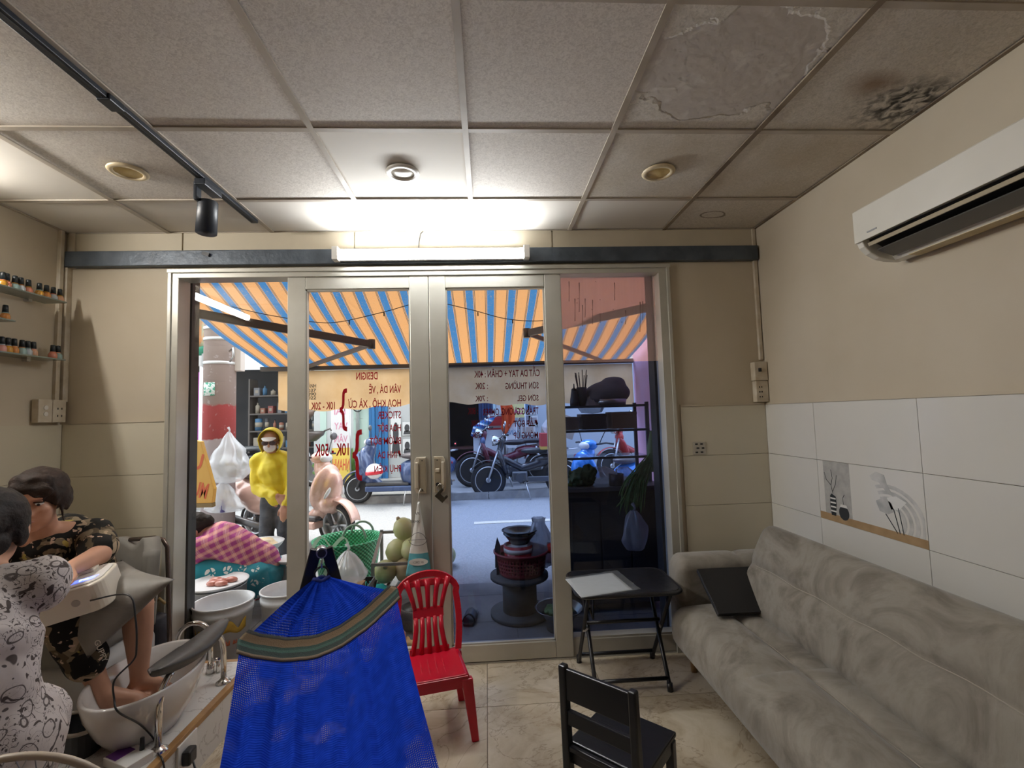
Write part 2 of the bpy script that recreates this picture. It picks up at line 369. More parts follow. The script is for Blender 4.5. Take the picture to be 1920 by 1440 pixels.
# --- ceiling
def m_tile(name, kind):
    t = NT(name); x, y, z = t.xyz(); fine = t.noise(90, 4, 1.5)
    if kind == 'smooth': c = t.ramp(t.noise(2, 4), [(.3, (.66, .61, .54)), (.7, (.72, .67, .60))])
    elif kind == 'tex': c = t.ramp(fine, [(.35, (.54, .485, .43)), (.6, (.70, .645, .58))])
    else:
        c = t.ramp(fine, [(.35, (.53, .485, .42)), (.6, (.68, .625, .55))])
    def blot(cx, cy, r, sx=1, sy=1, wob=.5, nsc=6, soft=.25):
        d = t.math('SQRT', t.math('ADD', t.math('POWER', t.math('MULTIPLY', t.math('SUBTRACT', x, cx), sx), 2.), t.math('POWER', t.math('MULTIPLY', t.math('SUBTRACT', y, cy), sy), 2.)))
        d = t.math('ADD', d, t.math('MULTIPLY', t.math('SUBTRACT', t.noise(nsc, 5), .5), wob*r*2))
        return t.ramp(t.math('DIVIDE', d, r), [(1-soft, 1), (1, 0)])
    h = fine
    if kind == 'peel':
        k = blot(.02, -.02, .25, .75, 1, .55, 5, .04); c = t.mix(k, c, (.54, .485, .43)); h = t.math('ADD', t.math('MULTIPLY', t.noise(30, 6), .9), t.math('MULTIPLY', k, -2.))
        r = t.noise(9, 8, 1.); c = t.mix(t.math('MULTIPLY', t.ramp(r, [(.55, 0), (.62, 1)]), .25), c, (.80, .77, .70))
        t.base(c, .8); t.bump(h, .5, .006); return t.m
    if kind == 'mould':
        k = blot(-.03, .02, .13, 1, 1.5, .5, 5, .9); c = t.mix(t.math('MULTIPLY', k, .75), c, (.20, .10, .035))
        k2 = t.math('MULTIPLY', blot(.19, .13, .24, 1.05, 1.25, .4, 5, .7), t.ramp(t.noise(26, 5, .6), [(.40, 0), (.60, 1)])); c = t.mix(t.math('MULTIPLY', k2, .97), c, (.018, .015, .012))
        t.base(c, .8); t.bump(t.math('ADD', t.noise(45, 6), t.math('MULTIPLY', k2, -.6)), .5, .006); return t.m
    if kind == 'ring':
        k = blot(-.08, .0, .085, 1, 1.6, .35, 14, .1); k2 = blot(-.08, .0, .07, 1, 1.6, .35, 14, .1); e = t.math('SUBTRACT', k, k2); c = t.mix(t.math('MULTIPLY', e, .8), c, (.14, .10, .06))
    if kind == 'yellowed':
        c = t.mix(t.math('MULTIPLY', t.ramp(t.noise(3, 5), [(.35, 0), (.7, 1)]), .5), c, (.42, .33, .2))
    t.base(c, .8); t.bump(h, .12 if kind != 'smooth' else .03, .003); return t.m
TM = {k: m_tile('ceiling_tile_'+k, k) for k in ('smooth', 'tex', 'peel', 'mould', 'ring', 'yellowed')}
ce = struct(MB().lohi((XL-.1, Y0, ZC+.03), (XR+.1, D+.1, ZC+.16)).build('ceiling', P('dark_ceiling_void', (.1, .085, .07), .9)), 'suspended ceiling of stained square panels', 'ceiling')
CX = [XL+.002]+[-.657+.6*k for k in range(-2, 4)]+[XR-.002]; CY = [-2.2]+[1.7915+.6*k for k in range(-6, 2)]+[D-.002]
kinds = {(1.79, -1.857): 'tex', (1.79, -1.257): 'tex', (1.79, -.657): 'smooth', (1.79, -.057): 'tex', (1.79, .543): 'yellowed', (1.79, 1.143): 'yellowed',
         (1.19, .543): 'peel', (1.19, 1.143): 'mould', (2.39, 1.143): 'ring'}
for i in range(len(CX)-1):
    for j in range(len(CY)-1):
        x0, x1, y0, y1 = CX[i], CX[i+1], CY[j], CY[j+1]
        if y0 > 2.3: k = 'smooth'
        elif x0 < -1.9: k = 'smooth'
        else: k = 'tex'
        for (yy, xx), v in kinds.items():
            if abs(yy-y0) < .01 and abs(xx-x0) < .01: k = v
        tl = random.uniform(-.0015, .002)
        o = MB().box((0, 0, 0), (x1-x0-.006, y1-y0-.006, .012)).build('ceiling_tile', TM[k], ce); o.location = ((x0+x1)/2, (y0+y1)/2, ZC+.011+abs(tl)); o.rotation_euler = (random.uniform(-.003, .003), random.uniform(-.003, .003), 0)
GRIDM = P('ceiling_grid_bar', (.48, .42, .35), .5, col2=(.36, .30, .23), nsc=5)
GRIDS = P('stained_grid_bar', (.34, .27, .19), .6, col2=(.13, .09, .06), nsc=4, ndet=6)
for x in CX[1:-1]: MB().lohi((x-.012, Y0, ZC-.002), (x+.012, D, ZC+.004)).build('grid_bar', GRIDS if x > 1 else GRIDM, ce)
for y in CY[1:-1]: MB().lohi((XL, y-.012, ZC-.0012), (XR, y+.012, ZC+.0045)).build('grid_bar', GRIDM, ce)
for a, b_ in (((XL, Y0, ZC-.001), (XL+.018, D, ZC+.004)), ((XR-.018, Y0, ZC-.001), (XR, D, ZC+.004)), ((XL, D-.018, ZC-.001), (XR, D, ZC+.004))): MB().lohi(a, b_).build('edge_bar', GRIDS if a[0] > 1 else GRIDM, ce)

# ================================================================ shop front: frame, two fixed panes, two sliding doors
GLASS = film('clear_glass', (.97, .98, .975), gloss=.075)
def dirt(t):
    x, y, z = t.xyz(); v = t.node('ShaderNodeCombineXYZ'); t.set(v.inputs[0], t.math('MULTIPLY', x, 30.)); t.set(v.inputs[2], t.math('MULTIPLY', z, 1.6))
    return t.math('ADD', .30, t.math('MULTIPLY', t.noise(1, 5, 0, .6, v.outputs[0]), .12))
GLASS_D = film('dusty_glass', (.9, .84, .85), (.78, .60, .56), fac=dirt, gloss=.05)
TINT = film('blue_window_film', (.30, .40, .66), gloss=.05)
fr = struct(thing('trim_2', 'cream aluminium frame around the glass shop front', 'door frame', (-.35, D, 0)))
for a, b_ in (((OX0, D-.02, 0), (-1.79, D+.09, OZ)), ((1.09, D-.02, 0), (OX1, D+.09, OZ)), ((OX0-.005, D-.03, 2.322), (OX1+.005, D+.02, OZ+.002)), ((-1.80, D-.022, 2.292), (1.10, D+.085, 2.322)), ((-1.79, D+.04, 0), (1.09, D+.1, .02)), ((OX0, D-.028, 0), (OX0+.022, D, OZ)), ((OX1-.022, D-.028, 0), (OX1, D, OZ))):
    MB().lohi(a, b_).build('frame_bar', ALU, fr, world=True, bevel=.003)
MB().lohi((-1.79, D-.01, 0), (1.09, D+.03, .008)).build('floor_track', STEEL, fr, world=True)
ZF = 1.747                                  # top of the blue film
def pane(par, x0, x1, z0, z1, y, m, name='glass'):
    return MB().add([(x0, y, z0), (x1, y, z0), (x1, y, z1), (x0, y, z1)], [(0, 1, 2, 3)]).build(name, m, par, world=True)
w1 = struct(thing('window_1', 'clear fixed glass pane beside the nail polish wall', 'window', (-1.48, D+.06, 0)))
pane(w1, -1.79, -1.12, .02, 2.30, D+.06, GLASS)
MB().lohi((-1.79, D+.05, .0), (-1.1, D+.075, .05)).build('bottom_rail', ALU, w1, world=True)
DRIP = P('dried_drip', (.16, .10, .09), .7)
w2 = struct(thing('window_2', 'fixed glass pane with dark blue film behind the folding table', 'window', (.78, D+.06, 0)))
pane(w2, .44, 1.09, ZF, 2.30, D+.06, GLASS_D); pane(w2, .44, 1.09, .1, ZF, D+.06, TINT, 'tinted_glass')
MB().lohi((.44, D-.005, 0), (1.09, D+.075, .105)).build('bottom_rail', ALU, w2, world=True, bevel=.003)
for px, ya, yb in ((1067, 528, 565), (1078, 560, 602), (1086, 530, 585), (1092, 572, 612), (1097, 560, 595), (1111, 562, 608), (1125, 588, 606), (1152, 530, 563), (1173, 582, 608), (1200, 566, 622), (1205, 565, 600)):
    a, b_ = aty(px, ya, D+.059), aty(px, yb, D+.059); MB().tube([a, a.lerp(b_, .4)+Vector((.001, 0, 0)), b_], [.003, .0012, .0018], 5).build('drip_mark', DRIP, w2, world=True)
for px, py in ((1084, 560), (1082, 568), (1117, 528), (1125, 562), (1131, 587), (1166, 604), (1150, 580), (1110, 580)):
    a = aty(px, py, D+.059); MB().ball(a, (.003, .001, .003), 8, 4).build('dirt_spot', DRIP, w2, world=True)
MB().lohi((.47, D-.002, .105), (1.09, D+.065, .117)).build('glazing_bead', ALU, w2, world=True)
def door(n, x0, x1, label, g0, g1, zt, zb, tint):
    d = struct(thing('door_%d' % n, label, 'sliding door', ((x0+x1)/2, D, 0)))
    y0, y1 = D-.015, D+.03
    for a, b_, nm in (((x0, y0, .012), (g0, y1, 2.292), 'stile'), ((g1, y0, .012), (x1, y1, 2.292), 'stile'), ((g0, y0+.001, zt), (g1, y1-.001, 2.291), 'top_rail'), ((g0, y0+.001, .013), (g1, y1-.001, zb), 'bottom_rail')):
        MB().lohi(a, b_).build(nm, ALU, d, world=True, bevel=.004)
    for a, b_ in (((g0, y0+.008, zb), (g0+.008, y1-.008, zt)), ((g1-.008, y0+.008, zb), (g1, y1-.008, zt)), ((g0, y0+.008, zt-.008), (g1, y1-.008, zt)), ((g0, y0+.008, zb), (g1, y1-.008, zb+.008))): MB().lohi(a, b_).build('glazing_bead', ALU, d, world=True)
    y = D+.01
    if tint: pane(d, g0, g1, ZF, zt, y, GLASS); pane(d, g0, g1, zb, ZF, y, TINT, 'tinted_glass')
    else: pane(d, g0, g1, zb, zt, y, GLASS)
    return d
d1 = door(1, -1.168, -.3365, 'sliding glass door with red price lettering and a hanging bag', -1.064, -.449, 2.216, .10, False)
d2 = door(2, -.3335, .475, 'sliding glass door with blue film and a padlock on its handle', -.232, .372, 2.214, .108, True)
# handles
def handle(d, x, flip):
    o = [(-.032, -.105), (.032, -.105), (.032, .105), (-.010, .105), (-.032, .085)]; o = [(p*flip, q) for p, q in o]
    A = Matrix(((1, 0, 0, x), (0, 0, -1, D-.015), (0, 1, 0, 1.095), (0, 0, 0, 1)))
    h = MB().prism([(p*.98, q) for p, q in [(-.032*flip, -.08), (-.02*flip, -.105), (.038*flip, -.105), (.038*flip, .105), (-.02*flip, .105), (-.032*flip, .08)]], .012, A).build('handle', DIRTYW, d, world=True, bevel=.003)
    MB().box((x+.016*flip, D-.029, 1.095), (.034, .006, .19)).build('handle_plate', P('handle_brown', (.33, .28, .20), .4), h)
    MB().box((x-.016*flip, D-.034, 1.095), (.018, .016, .15)).build('grip', DIRTYW, h, bevel=.004)
    for s in (-1, 1): MB().cyl((x+.016*flip, D-.034, 1.095+.085*s), (x+.016*flip, D-.031, 1.095+.085*s), .004, n=8).build('screw', BLACK, h)
    return h
handle(d1, -.402, 1); h2 = handle(d2, -.282, -1)
MB().box((-.297, D-.036, 1.12), (.026, .014, .022)).build('latch_button', DIRTYW, h2, bevel=.004); MB().cyl((-.297, D-.034, 1.04), (-.297, D-.04, 1.04), .011).build('keyhole', BLACK, h2)
# red lettering, read from the street, on the outer face of the glass
INKR = cloth('red_vinyl_letters', (.42, .006, .018), .45, .5)
def letter(d, txt, xa, xb, yt, yb, bold=.016):
    # start of the line is at the right as seen from indoors
    p = aty(xb, yb, D+.016); q = aty(xa, yb, D+.016); t_ = aty(xb, yt, D+.016)
    me = text_mesh(txt, 'lettering', INKR, (t_.z-p.z), (p.x-q.x), bold=bold)
    o = bpy.data.objects.new('lettering', me); link(o, d, True)
    o.matrix_basis = Matrix(((-1, 0, 0, p.x), (0, 0, 1, D+.0155), (0, 1, 0, p.z), (0, 0, 0, 1))); return o
for a in (('DESIGIN', 668, 708, 697, 711), ('VÂN DÁ , VẼ', 692, 752, 722, 736), ('HOẠ KHÔ , XÀ CỪ', 653, 752, 748, 762), ('STICKER', 708, 752, 770, 784), ('HOA BỘT', 708, 752, 795, 808), ('BƯỚM BỘT', 693, 752, 819, 832), ('ĐINH DÁ', 708, 752, 845, 858), ('PHỤ KIỆN', 702, 752, 871, 884), ('10K - 20K', 583, 628, 753, 767)): letter(d1, *a)
letter(d1, '10K - 50K', 590, 654, 830, 853, .022)
for a in (('CẮT DA TAY + CHÂN : 40K', 889, 1012, 692, 705), ('SƠN THƯỜNG', 948, 1010, 716, 728), (': 20K', 891, 915, 717, 729), ('SƠN GEL', 970, 1010, 740, 751), (': 70K', 891, 915, 741, 752), ('TRÁNG GƯƠNG, OMBER', 905, 1010, 763, 776), (': 80K', 877, 896, 764, 776), ('ĐẮP BỘT', 963, 1009, 787, 799), (': 150K', 883, 905, 787, 799), ('MÓNG ÚP', 963, 1009, 809, 821), (': 70K', 885, 905, 809, 821)): letter(d2, *a)
for a in (('}', 637, 651, 729, 790), ('}', 661, 679, 806, 879)): letter(d1, *a, .012)
# ================================================================ lamps and fittings
TUBE1 = glow('fluorescent_tube', (.93, .97, 1), TUBE_DOOR); TUBE2 = glow('wall_fluorescent_tube', (1, .97, .92), TUBE_LEFT)
def batten(name, label, a, b, out, m):
    a, b, out = Vector(a), Vector(b), Vector(out); t = thing(name, label, 'light', (a+b)/2)
    d = (b-a).normalized(); up = Vector((0, 0, 1))
    MB().bar(a+out*.012, b+out*.012, .07, .024, out).build('housing', WHITE, t, world=True, bevel=.003)
    c = MB(); n = 12
    prof = [(math.cos(PI*k/n)*.030, math.sin(PI*k/n)*.032) for k in range(n+1)]
    A, B = a+d*.035+out*.024, b-d*.035+out*.024
    c.add([p+up*i+out*j for p in (A, B) for i, j in prof], [(k, k+1, n+2+k, n+1+k) for k in range(n)], True)
    c.build('tube', m, t, world=True)
    for p, s in ((a, 1), (b, -1)): MB().bar(p+out*.03, p+d*s*.035+out*.03, .078, .062, out).build('end_cap', WHITE, t, world=True, bevel=.003)
    return t
batten('fluorescent_light', 'lit fluorescent batten mounted on the dark beam above the doors', (-.881, D-.045, 2.407), (.281, D-.045, 2.407), (0, -1, 0), TUBE1)
batten('fluorescent_light', 'lit fluorescent batten high on the left wall above the polish shelves', (XL, .90, 2.50), (XL, 2.12, 2.50), (1, 0, 0), TUBE2)
w = MB(); w.tube([(-.36, D-.014, ZC), (-.375, D-.02, 2.55), (-.385, D-.02, 2.50), (-.385, D-.03, 2.46)], .003, 6); prop(w.build('lamp_cable', BLACK), 'short black cable from the ceiling to the batten over the doors', 'cable')
RIMY = P('yellowed_rim', (.58, .47, .30), .4); DIFY = P('yellowed_diffuser', (.66, .50, .22), .4); RIMW = P('pale_rim', (.62, .58, .52), .4); DIFW = P('pale_diffuser', (.74, .68, .58), .35)
for x, y, r, dmat, lb in ((-1.571, 2.10, RIMY, DIFY, 'yellowed round downlight in the ceiling beside the track rail'), (-.36, 2.108, RIMW, DIFW, 'white round downlight in the ceiling in front of the door batten'), (.846, 2.105, RIMY, DIFY, 'yellowed round downlight in the ceiling under the peeling panel')):
    t = thing('downlight', lb, 'light', (x, y, ZC), 0, 'recessed ceiling downlights')
    MB().lathe([(.076, 0), (.078, -.004), (.072, -.010), (.056, -.012), (.052, -.006), (.052, 0)], n=32).build('rim', r, t)
    MB().lathe([(.0, -.006), (.052, -.006), (.052, -.002), (0, -.002)], n=32).build('diffuser', dmat, t)
TRK = P('track_black', (.018, .022, .03), .4)
t = thing('track_rail', 'black ceiling track rail with a twisted joint', 'track light', (-1.28, 1.6, ZC))
for y0, y1 in ((.2, 1.60), (1.64, 2.625)):
    s = MB().lohi((-1.298+(.0 if y0 < 1 else .006), y0, ZC-.020), (-1.262+(.0 if y0 < 1 else .006), y1, ZC-.002)).build('rail', TRK, t, world=True, bevel=.002)
    MB().lohi((-1.284, y0+.02, ZC-.0215), (-1.272, y1-.02, ZC-.0195)).build('slot', P('slot_black', (.004, .004, .005), .6), s)
MB().box((-1.278, 1.622, ZC-.013), (.046, .07, .024)).build('joint', TRK, t, world=True, bevel=.004)
t = thing('track_spotlight', 'black cylinder spotlight clipped to the ceiling track', 'spotlight', (-1.275, 2.22, ZC-.02))
MB().lohi((-1.30, 2.12, ZC-.05), (-1.252, 2.26, ZC-.019)).build('adapter', TRK, t, world=True, bevel=.004)
MB().lohi((-1.315, 2.14, ZC-.11), (-1.30, 2.18, ZC-.025)).build('arm', TRK, t, world=True, bevel=.003)
c0 = Vector((-1.283, 2.20, ZC-.10)); c1 = c0+Vector((0, -.01, -.15))
MB().tube([c0, c1, c1, c0+(c1-c0)*.7], [.042, .044, .036, .034], 24, False).build('head', TRK, t, world=True); MB().cyl(c0, c0+Vector((0, 0, .003)), .042, n=24).build('head_cap', TRK, t, world=True)
# ---- air conditioner
t = thing('air_conditioner', 'white wall air conditioner with an open dark vent slot', 'air conditioner', (XR, 1.4, 2.02))
ACW = NT('ac_white'); x, y, z = ACW.xyz(); ACW.base(ACW.ramp(ACW.noise(3, 4), [(.3, (.66, .63, .55)), (.7, (.72, .69, .62))]), .16); ACW = ACW.m
prof = [(XR, 2.018), (1.70, 2.010), (1.645, 2.012), (1.60, 2.022), (1.565, 2.042), (1.54, 2.068), (1.532, 2.09), (1.528, 2.215), (1.534, 2.226), (1.60, 2.238), (XR, 2.245)]
def acseg(pr, ya, yb, name, m, par, bevel=0):
    A = Matrix(((1, 0, 0, 0), (0, 0, 1, ya), (0, 1, 0, 0), (0, 0, 0, 1))); return MB().prism(pr, yb-ya, A).build(name, m, par, world=True, bevel=bevel)
Y1, Y2 = 1.0, 1.79
bodyp = [(XR, 2.018), (1.70, 2.010), (1.665, 2.012), (1.64, 2.05), (1.60, 2.09), (1.56, 2.10), (1.532, 2.09), (1.528, 2.215), (1.534, 2.226), (1.60, 2.238), (XR, 2.245)]
acseg(bodyp, Y1, Y2-.03, 'body', ACW, t); acseg(prof, Y2-.03, Y2, 'end_cap', ACW, t, .004); acseg(prof, Y1-.03, Y1, 'end_cap', ACW, t, .004)
pan = acseg([(1.523, 2.088), (1.528, 2.088), (1.528, 2.222), (1.523, 2.218)], Y1, Y2-.002, 'front_panel', ACW, t, .001)
o = MB().box((1.5215, 1.70, 2.112), (.001, .045, .006)).build('badge', P('badge_grey', (.25, .25, .25), .4), pan)
acseg([(1.575, 2.046), (1.64, 2.022), (1.642, 2.026), (1.577, 2.051)], Y1+.01, Y2-.05, 'vane', P('ac_vane', (.09, .085, .075), .4), t)
acseg([(1.545, 2.078), (1.55, 2.066), (1.555, 2.066), (1.553, 2.082)], Y1+.01, Y2-.04, 'vent_lip', P('ac_lip', (.44, .37, .25), .4), t)
acseg([(1.56, 2.095), (1.60, 2.085), (1.64, 2.045), (1.60, 2.075), (1.565, 2.085)], Y1+.005, Y2-.032, 'vent_recess', P('ac_dark', (.008, .008, .008), .7), t)
acseg([(1.655, 2.0085), (1.70, 2.0070), (1.73, 2.0150), (1.70, 2.0095), (1.655, 2.0115)], Y1+.1, Y2-.1, 'underside_tray', P('ac_stain', (.50, .40, .22), .4, col2=(.4, .27, .09), nsc=6), t)
# ---- wiring
t = thing('cable_trunking', 'cream cable trunking down the left corner to the switch box', 'trunking', (XL+.02, D-.03, 1.58))
MB().lohi((XL, D-.07, 1.58), (XL+.02, D-.045, ZC)).build('duct', DIRTYW, t, world=True, bevel=.002); MB().lohi((XL+.02, D-.022, 2.36), (XL+.055, D, ZC)).build('duct_stub', DIRTYW, t, world=True); MB().lohi((XL, D-.035, 1.58), (XL+.03, D-.001, 2.36)).build('duct', DIRTYW, t, world=True, bevel=.002)
t = thing('switch_box', 'white surface box with two switches and a socket by the left corner', 'socket', (XL+.02, 2.72, 1.45))
for k, (y0, y1) in enumerate(((2.625, 2.705), (2.709, 2.789))):
    b = MB().lohi((XL+.008, y0, 1.464), (XL+.045, y1, 1.59)).build('module', DIRTYW, t, world=True, bevel=.003); ym = (y0+y1)/2
    if k == 0:
        for zz in (1.51, 1.545): MB().cyl((XL+.045, ym, zz), (XL+.049, ym, zz), .012, n=14).build('dimple', WHITE, b)
    else:
        for zz in (1.50, 1.54):
            for yy in (-.012, .012): MB().box((XL+.0455, ym+yy, zz), (.002, .005, .011)).build('pin_hole', BLACK, b)
t = thing('cable_trunking', 'narrow cream cable trunking down the right corner to the breaker', 'trunking', (XR-.02, D-.02, 1.72))
MB().lohi((XR-.028, D-.02, 1.73), (XR-.006, D, ZC)).build('duct', DIRTYW, t, world=True, bevel=.002)
t = thing('breaker_box', 'white circuit breaker above a socket strip in the right corner', 'socket', (XR-.04, D-.02, 1.45))
b = MB().lohi((XR-.085, D-.05, 1.60), (XR-.004, D-.001, 1.715)).build('breaker', DIRTYW, t, world=True, bevel=.003); MB().box((XR-.055, D-.054, 1.665), (.014, .012, .022)).build('toggle', BLACK, b)
b = MB().lohi((XR-.08, D-.045, 1.468), (XR-.004, D-.001, 1.598)).build('socket_strip', DIRTYW, t, world=True, bevel=.003)
for zz in (1.50, 1.53, 1.56):
    for xx in (-.06, -.045): MB().box((XR+xx, D-.0455, zz), (.005, .002, .009)).build('pin_hole', BLACK, b)
t = thing('wall_socket', 'flush white socket plate with six dark holes above the sofa arm', 'socket', (1.293, D-.008, 1.197))
p = MB().box((1.293, D-.011, 1.197), (.078, .006, .078)).build('plate', P('socket_grey', (.45, .42, .36), .4), t, world=True, bevel=.002)
for i, zz in enumerate((1.222, 1.197, 1.172)):
    for xx in (-.018, .014): MB().box((1.293+xx+(.008 if i == 1 else 0), D-.0145, zz), (.016, .002, .009)).build('hole', BLACK, p)
# ---- glass shelves with nail polish
SHG = P('green_shelf_glass', (.20, .24, .21), .12); CAPM = P('polish_cap', (.012, .018, .022), .3)
def shelf(z, y0, y1, lb):
    t = thing('glass_shelf', lb, 'shelf', (XL, (y0+y1)/2, z), 0, 'glass shelves on the left wall')
    MB().lohi((XL+.008, y0, z-.008), (XL+.128, y1, z)).build('pane', SHG, t, world=True, bevel=.002)
    for yy in (y0+.12, y1-.1): MB().box((XL+.014, yy, z-.014), (.026, .02, .012)).build('bracket', STEEL, t, world=True)
shelf(2.128, 1.5, 2.675, 'top green glass shelf holding nail polish bottles'); shelf(1.968, 1.5, 2.40, 'short middle green glass shelf with a single polish bottle in view'); shelf(1.808, 1.5, 2.68, 'bottom green glass shelf holding nail polish bottles')
cols = {'orange': (.62, .24, .05), 'amber': (.55, .27, .03), 'coral': (.62, .22, .14), 'teal': (.30, .45, .44), 'pale blue': (.45, .50, .55), 'pink': (.65, .30, .26), 'peach': (.66, .36, .22)}
pm = {k: P('polish_'+k.replace(' ', '_'), v, .12, coat=.5) for k, v in cols.items()}
bm_ = {k: MB().lathe([(.0, 0), (.017, .001), (.0195, .006), (.0195, .026), (.015, .036), (.009, .040), (.009, .043), (0, .043)], n=16).mesh('bottle', m) for k, m in pm.items()}
cap_ = MB().lathe([(0, .041), (.0125, .041), (.0105, .078), (.008, .080), (0, .080)], n=14).mesh('cap', CAPM)
band_ = {k: MB().lathe([(.0098, .0385), (.0128, .0385), (.0128, .0425), (.0098, .0425)], n=14).mesh('neck_band', m) for k, m in pm.items()}
rows = ((2.128, ((1, 'amber'), (12, 'coral'), (27, 'teal'), (38, 'pale blue'), (51, 'coral'), (73, 'amber'), (86, 'orange'), (98, 'pale blue'), (109, 'peach')), 'top'), (1.968, ((6, 'orange'),), 'middle'), (1.808, ((1, 'pink'), (12, 'amber'), (26, 'orange'), (38, 'teal'), (51, 'pale blue'), (62, 'peach'), (96, 'coral'), (108, 'teal')), 'bottom'))
seen = {}
for z, bs, rn in rows:
    for i, (px, k) in enumerate(bs):
        p = atx(px, 720-(0), XL+.066); 
        # the bottle stands on the shelf: depth from the wall it is set against
        yy = p.y; key = (k, rn); seen[key] = seen.get(key, 0)+1
        nb = bs[i-1][1] if i else bs[min(1, len(bs)-1)][1]
        nx = bs[i+1][1] if i+1 < len(bs) else None
        lb = 'small %s nail polish bottle alone on the short glass shelf' % k if rn == 'middle' else ('%s nail polish bottle on the %s shelf between %s and %s ones' % (k, rn, nb, nx) if i and nx else '%s nail polish bottle at the end of the %s shelf row' % (k, rn))
        if sum(1 for q in bs if q[1] == k) == 1 and rn != 'middle': lb = 'only %s nail polish bottle on the %s glass shelf' % (k, rn)
        # same depth as the photographed column of pixels at this height
        for _ in range(3): pass
        q = None
        for s in range(60):
            y_ = 2.2+s*.01
            v = Vector((XL+.066, y_, z+.02))-CAM; dd = v.dot(fw); X = 960+F_PX*v.dot(RT)/dd
            if X >= px: q = y_; break
        t = thing('nail_polish_bottle', lb, 'nail polish', (XL+.066, q or 2.2, z), 0, 'nail polish bottles on the wall shelves')
        inst(bm_[k], 'bottle', t); inst(cap_, 'cap', t); inst(band_[random.choice(list(pm))], 'neck_band', t)

# ================================================================ sofa
def m_suede():
    t = NT('taupe_suede'); n = t.noise(3.2, 7, 2.2, .62); n2 = t.noise(22, 5, 1.2)
    c = t.ramp(n, [(.32, (.150, .128, .102)), (.46, (.235, .210, .175)), (.58, (.30, .272, .232)), (.7, (.26, .23, .19))])
    t.base(t.mix(t.math('MULTIPLY', n2, .28), c, (.14, .118, .092)), .85, 0, .2)
    t.b.inputs['Sheen Weight'].default_value = .35; t.b.inputs['Sheen Roughness'].default_value = .4; t.bump(t.noise(9, 5, 1.), .25, .01); return t.m
SUEDE = m_suede(); SEAM = P('seam_thread', (.34, .30, .25), .8)
def slab(name, par, org, U, V, S, w, th, ln, r, m, seams_u=(), seams_s=(), dent=.022, ns=60, nw=40, crown=.02, world=True):
    """rounded cushion: org corner, U across (w), V thickness direction (th), S along (ln)"""
    org, U, V, S = Vector(org), Vector(U).normalized(), Vector(V).normalized(), Vector(S).normalized()
    sec = []
    def seg(a, b, n):
        for i in range(n): sec.append(a+(b-a)*i/n)
    def arc(c, a0, n=5):
        for i in range(n): a = a0+PI/2*i/n; sec.append(c+Vector((r*math.cos(a), r*math.sin(a))))
    seg(Vector((w-r, th)), Vector((r, th)), nw); arc(Vector((r, th-r)), PI/2); seg(Vector((0, th-r)), Vector((0, r)), 3); arc(Vector((r, r)), PI); seg(Vector((r, 0)), Vector((w-r, 0)), 6); arc(Vector((w-r, r)), 1.5*PI); seg(Vector((w, r)), Vector((w, th-r)), 3); arc(Vector((w-r, th-r)), 0)
    st = [r*(1-math.cos(PI/2*i/5)) for i in range(6)] + [r+(ln-2*r)*i/ns for i in range(1, ns)] + [ln-r+r*math.sin(PI/2*i/5) for i in range(6)]
    vs = []; n = len(sec)
    for s in st:
        e = min(s, ln-s); ins = r-math.sqrt(max(0, r*r-(r-e)**2)) if e < r else 0
        for q in sec:
            u = ins+(q.x)*(w-2*ins)/w; v = ins+(q.y)*(th-2*ins)/th; d = 0
            if q.y > th*.6:
                for su in seams_u: d = max(d, math.exp(-abs((q.x-su)/.024)**1.3))
                for ss in seams_s: d = max(d, .75*math.exp(-((s-ss)/.02)**2))
                k = crown*math.sin(PI*max(0, min(1, q.x/w)))
                v += (k - d*dent)*min(1, e/r)*((q.y/th-.6)/.4)
            vs.append(org+U*u+V*v+S*s)
    fs = [(i*n+k, i*n+(k+1) % n, (i+1)*n+(k+1) % n, (i+1)*n+k) for i in range(len(st)-1) for k in range(n)]
    fs += [tuple(range(n)), tuple((len(st)-1)*n+k for k in range(n))]
    return MB().add(vs, fs, True).build(name, m, par, world)
t = thing('sofa', 'taupe suede sofa bed with low arm and wooden legs along the tiled wall', 'sofa', (1.3, 1.6, 0))
seat = slab('seat', t, (.93, .55, .20), (1, 0, .0), (0, 0, 1), (0, 1, 0), .56, .205, 1.96, .075, SUEDE, (.27,), (.62, 1.28), .026)
back = slab('backrest', t, (1.392, .55, .36), (.40, 0, .92), (-.92, 0, .40), (0, 1, 0), .455, .12, 1.93, .055, SUEDE, (.23,), (.62, 1.28), .02)
for nm_, par_, org_, U_, V_, th_, w_, su_, ln_ in (('seam', seat, (.93, .55, .20), (1, 0, 0), (0, 0, 1), .205, .56, .27, 1.96), ('seam', back, (1.392, .55, .36), Vector((.40, 0, .92)).normalized(), Vector((-.92, 0, .40)).normalized(), .12, .455, .23, 1.93)):
    dn_ = .026 if th_ > .2 else .02; v_ = th_+.02*math.sin(PI*su_/w_)-dn_+.0015
    MB().tube([Vector(org_)+Vector(U_)*(su_+.004*math.sin(k*.9))+Vector(V_)*v_+Vector((0, .08+(ln_-.16)*k/40, 0)) for k in range(41)], .0026, 6).build(nm_, SEAM, par_)
arm = slab('armrest', t, (1.0, 2.50, .22), (0, 1, 0), (0, 0, 1), (1, 0, 0), .17, .40, .60, .05, SUEDE, (), (.36,), .012)
for x, y in ((1.10, 2.60), (1.10, .75), (1.58, 2.55), (1.58, .75)): MB().cyl((x, y, 0), (x, y, .225), .016, .026, 16).build('leg', P('pine_leg', (.38, .22, .09), .5, col2=(.32, .18, .07), nsc=12) if x == 1.10 and y > 2 else bpy.data.materials['pine_leg'], t, world=True)
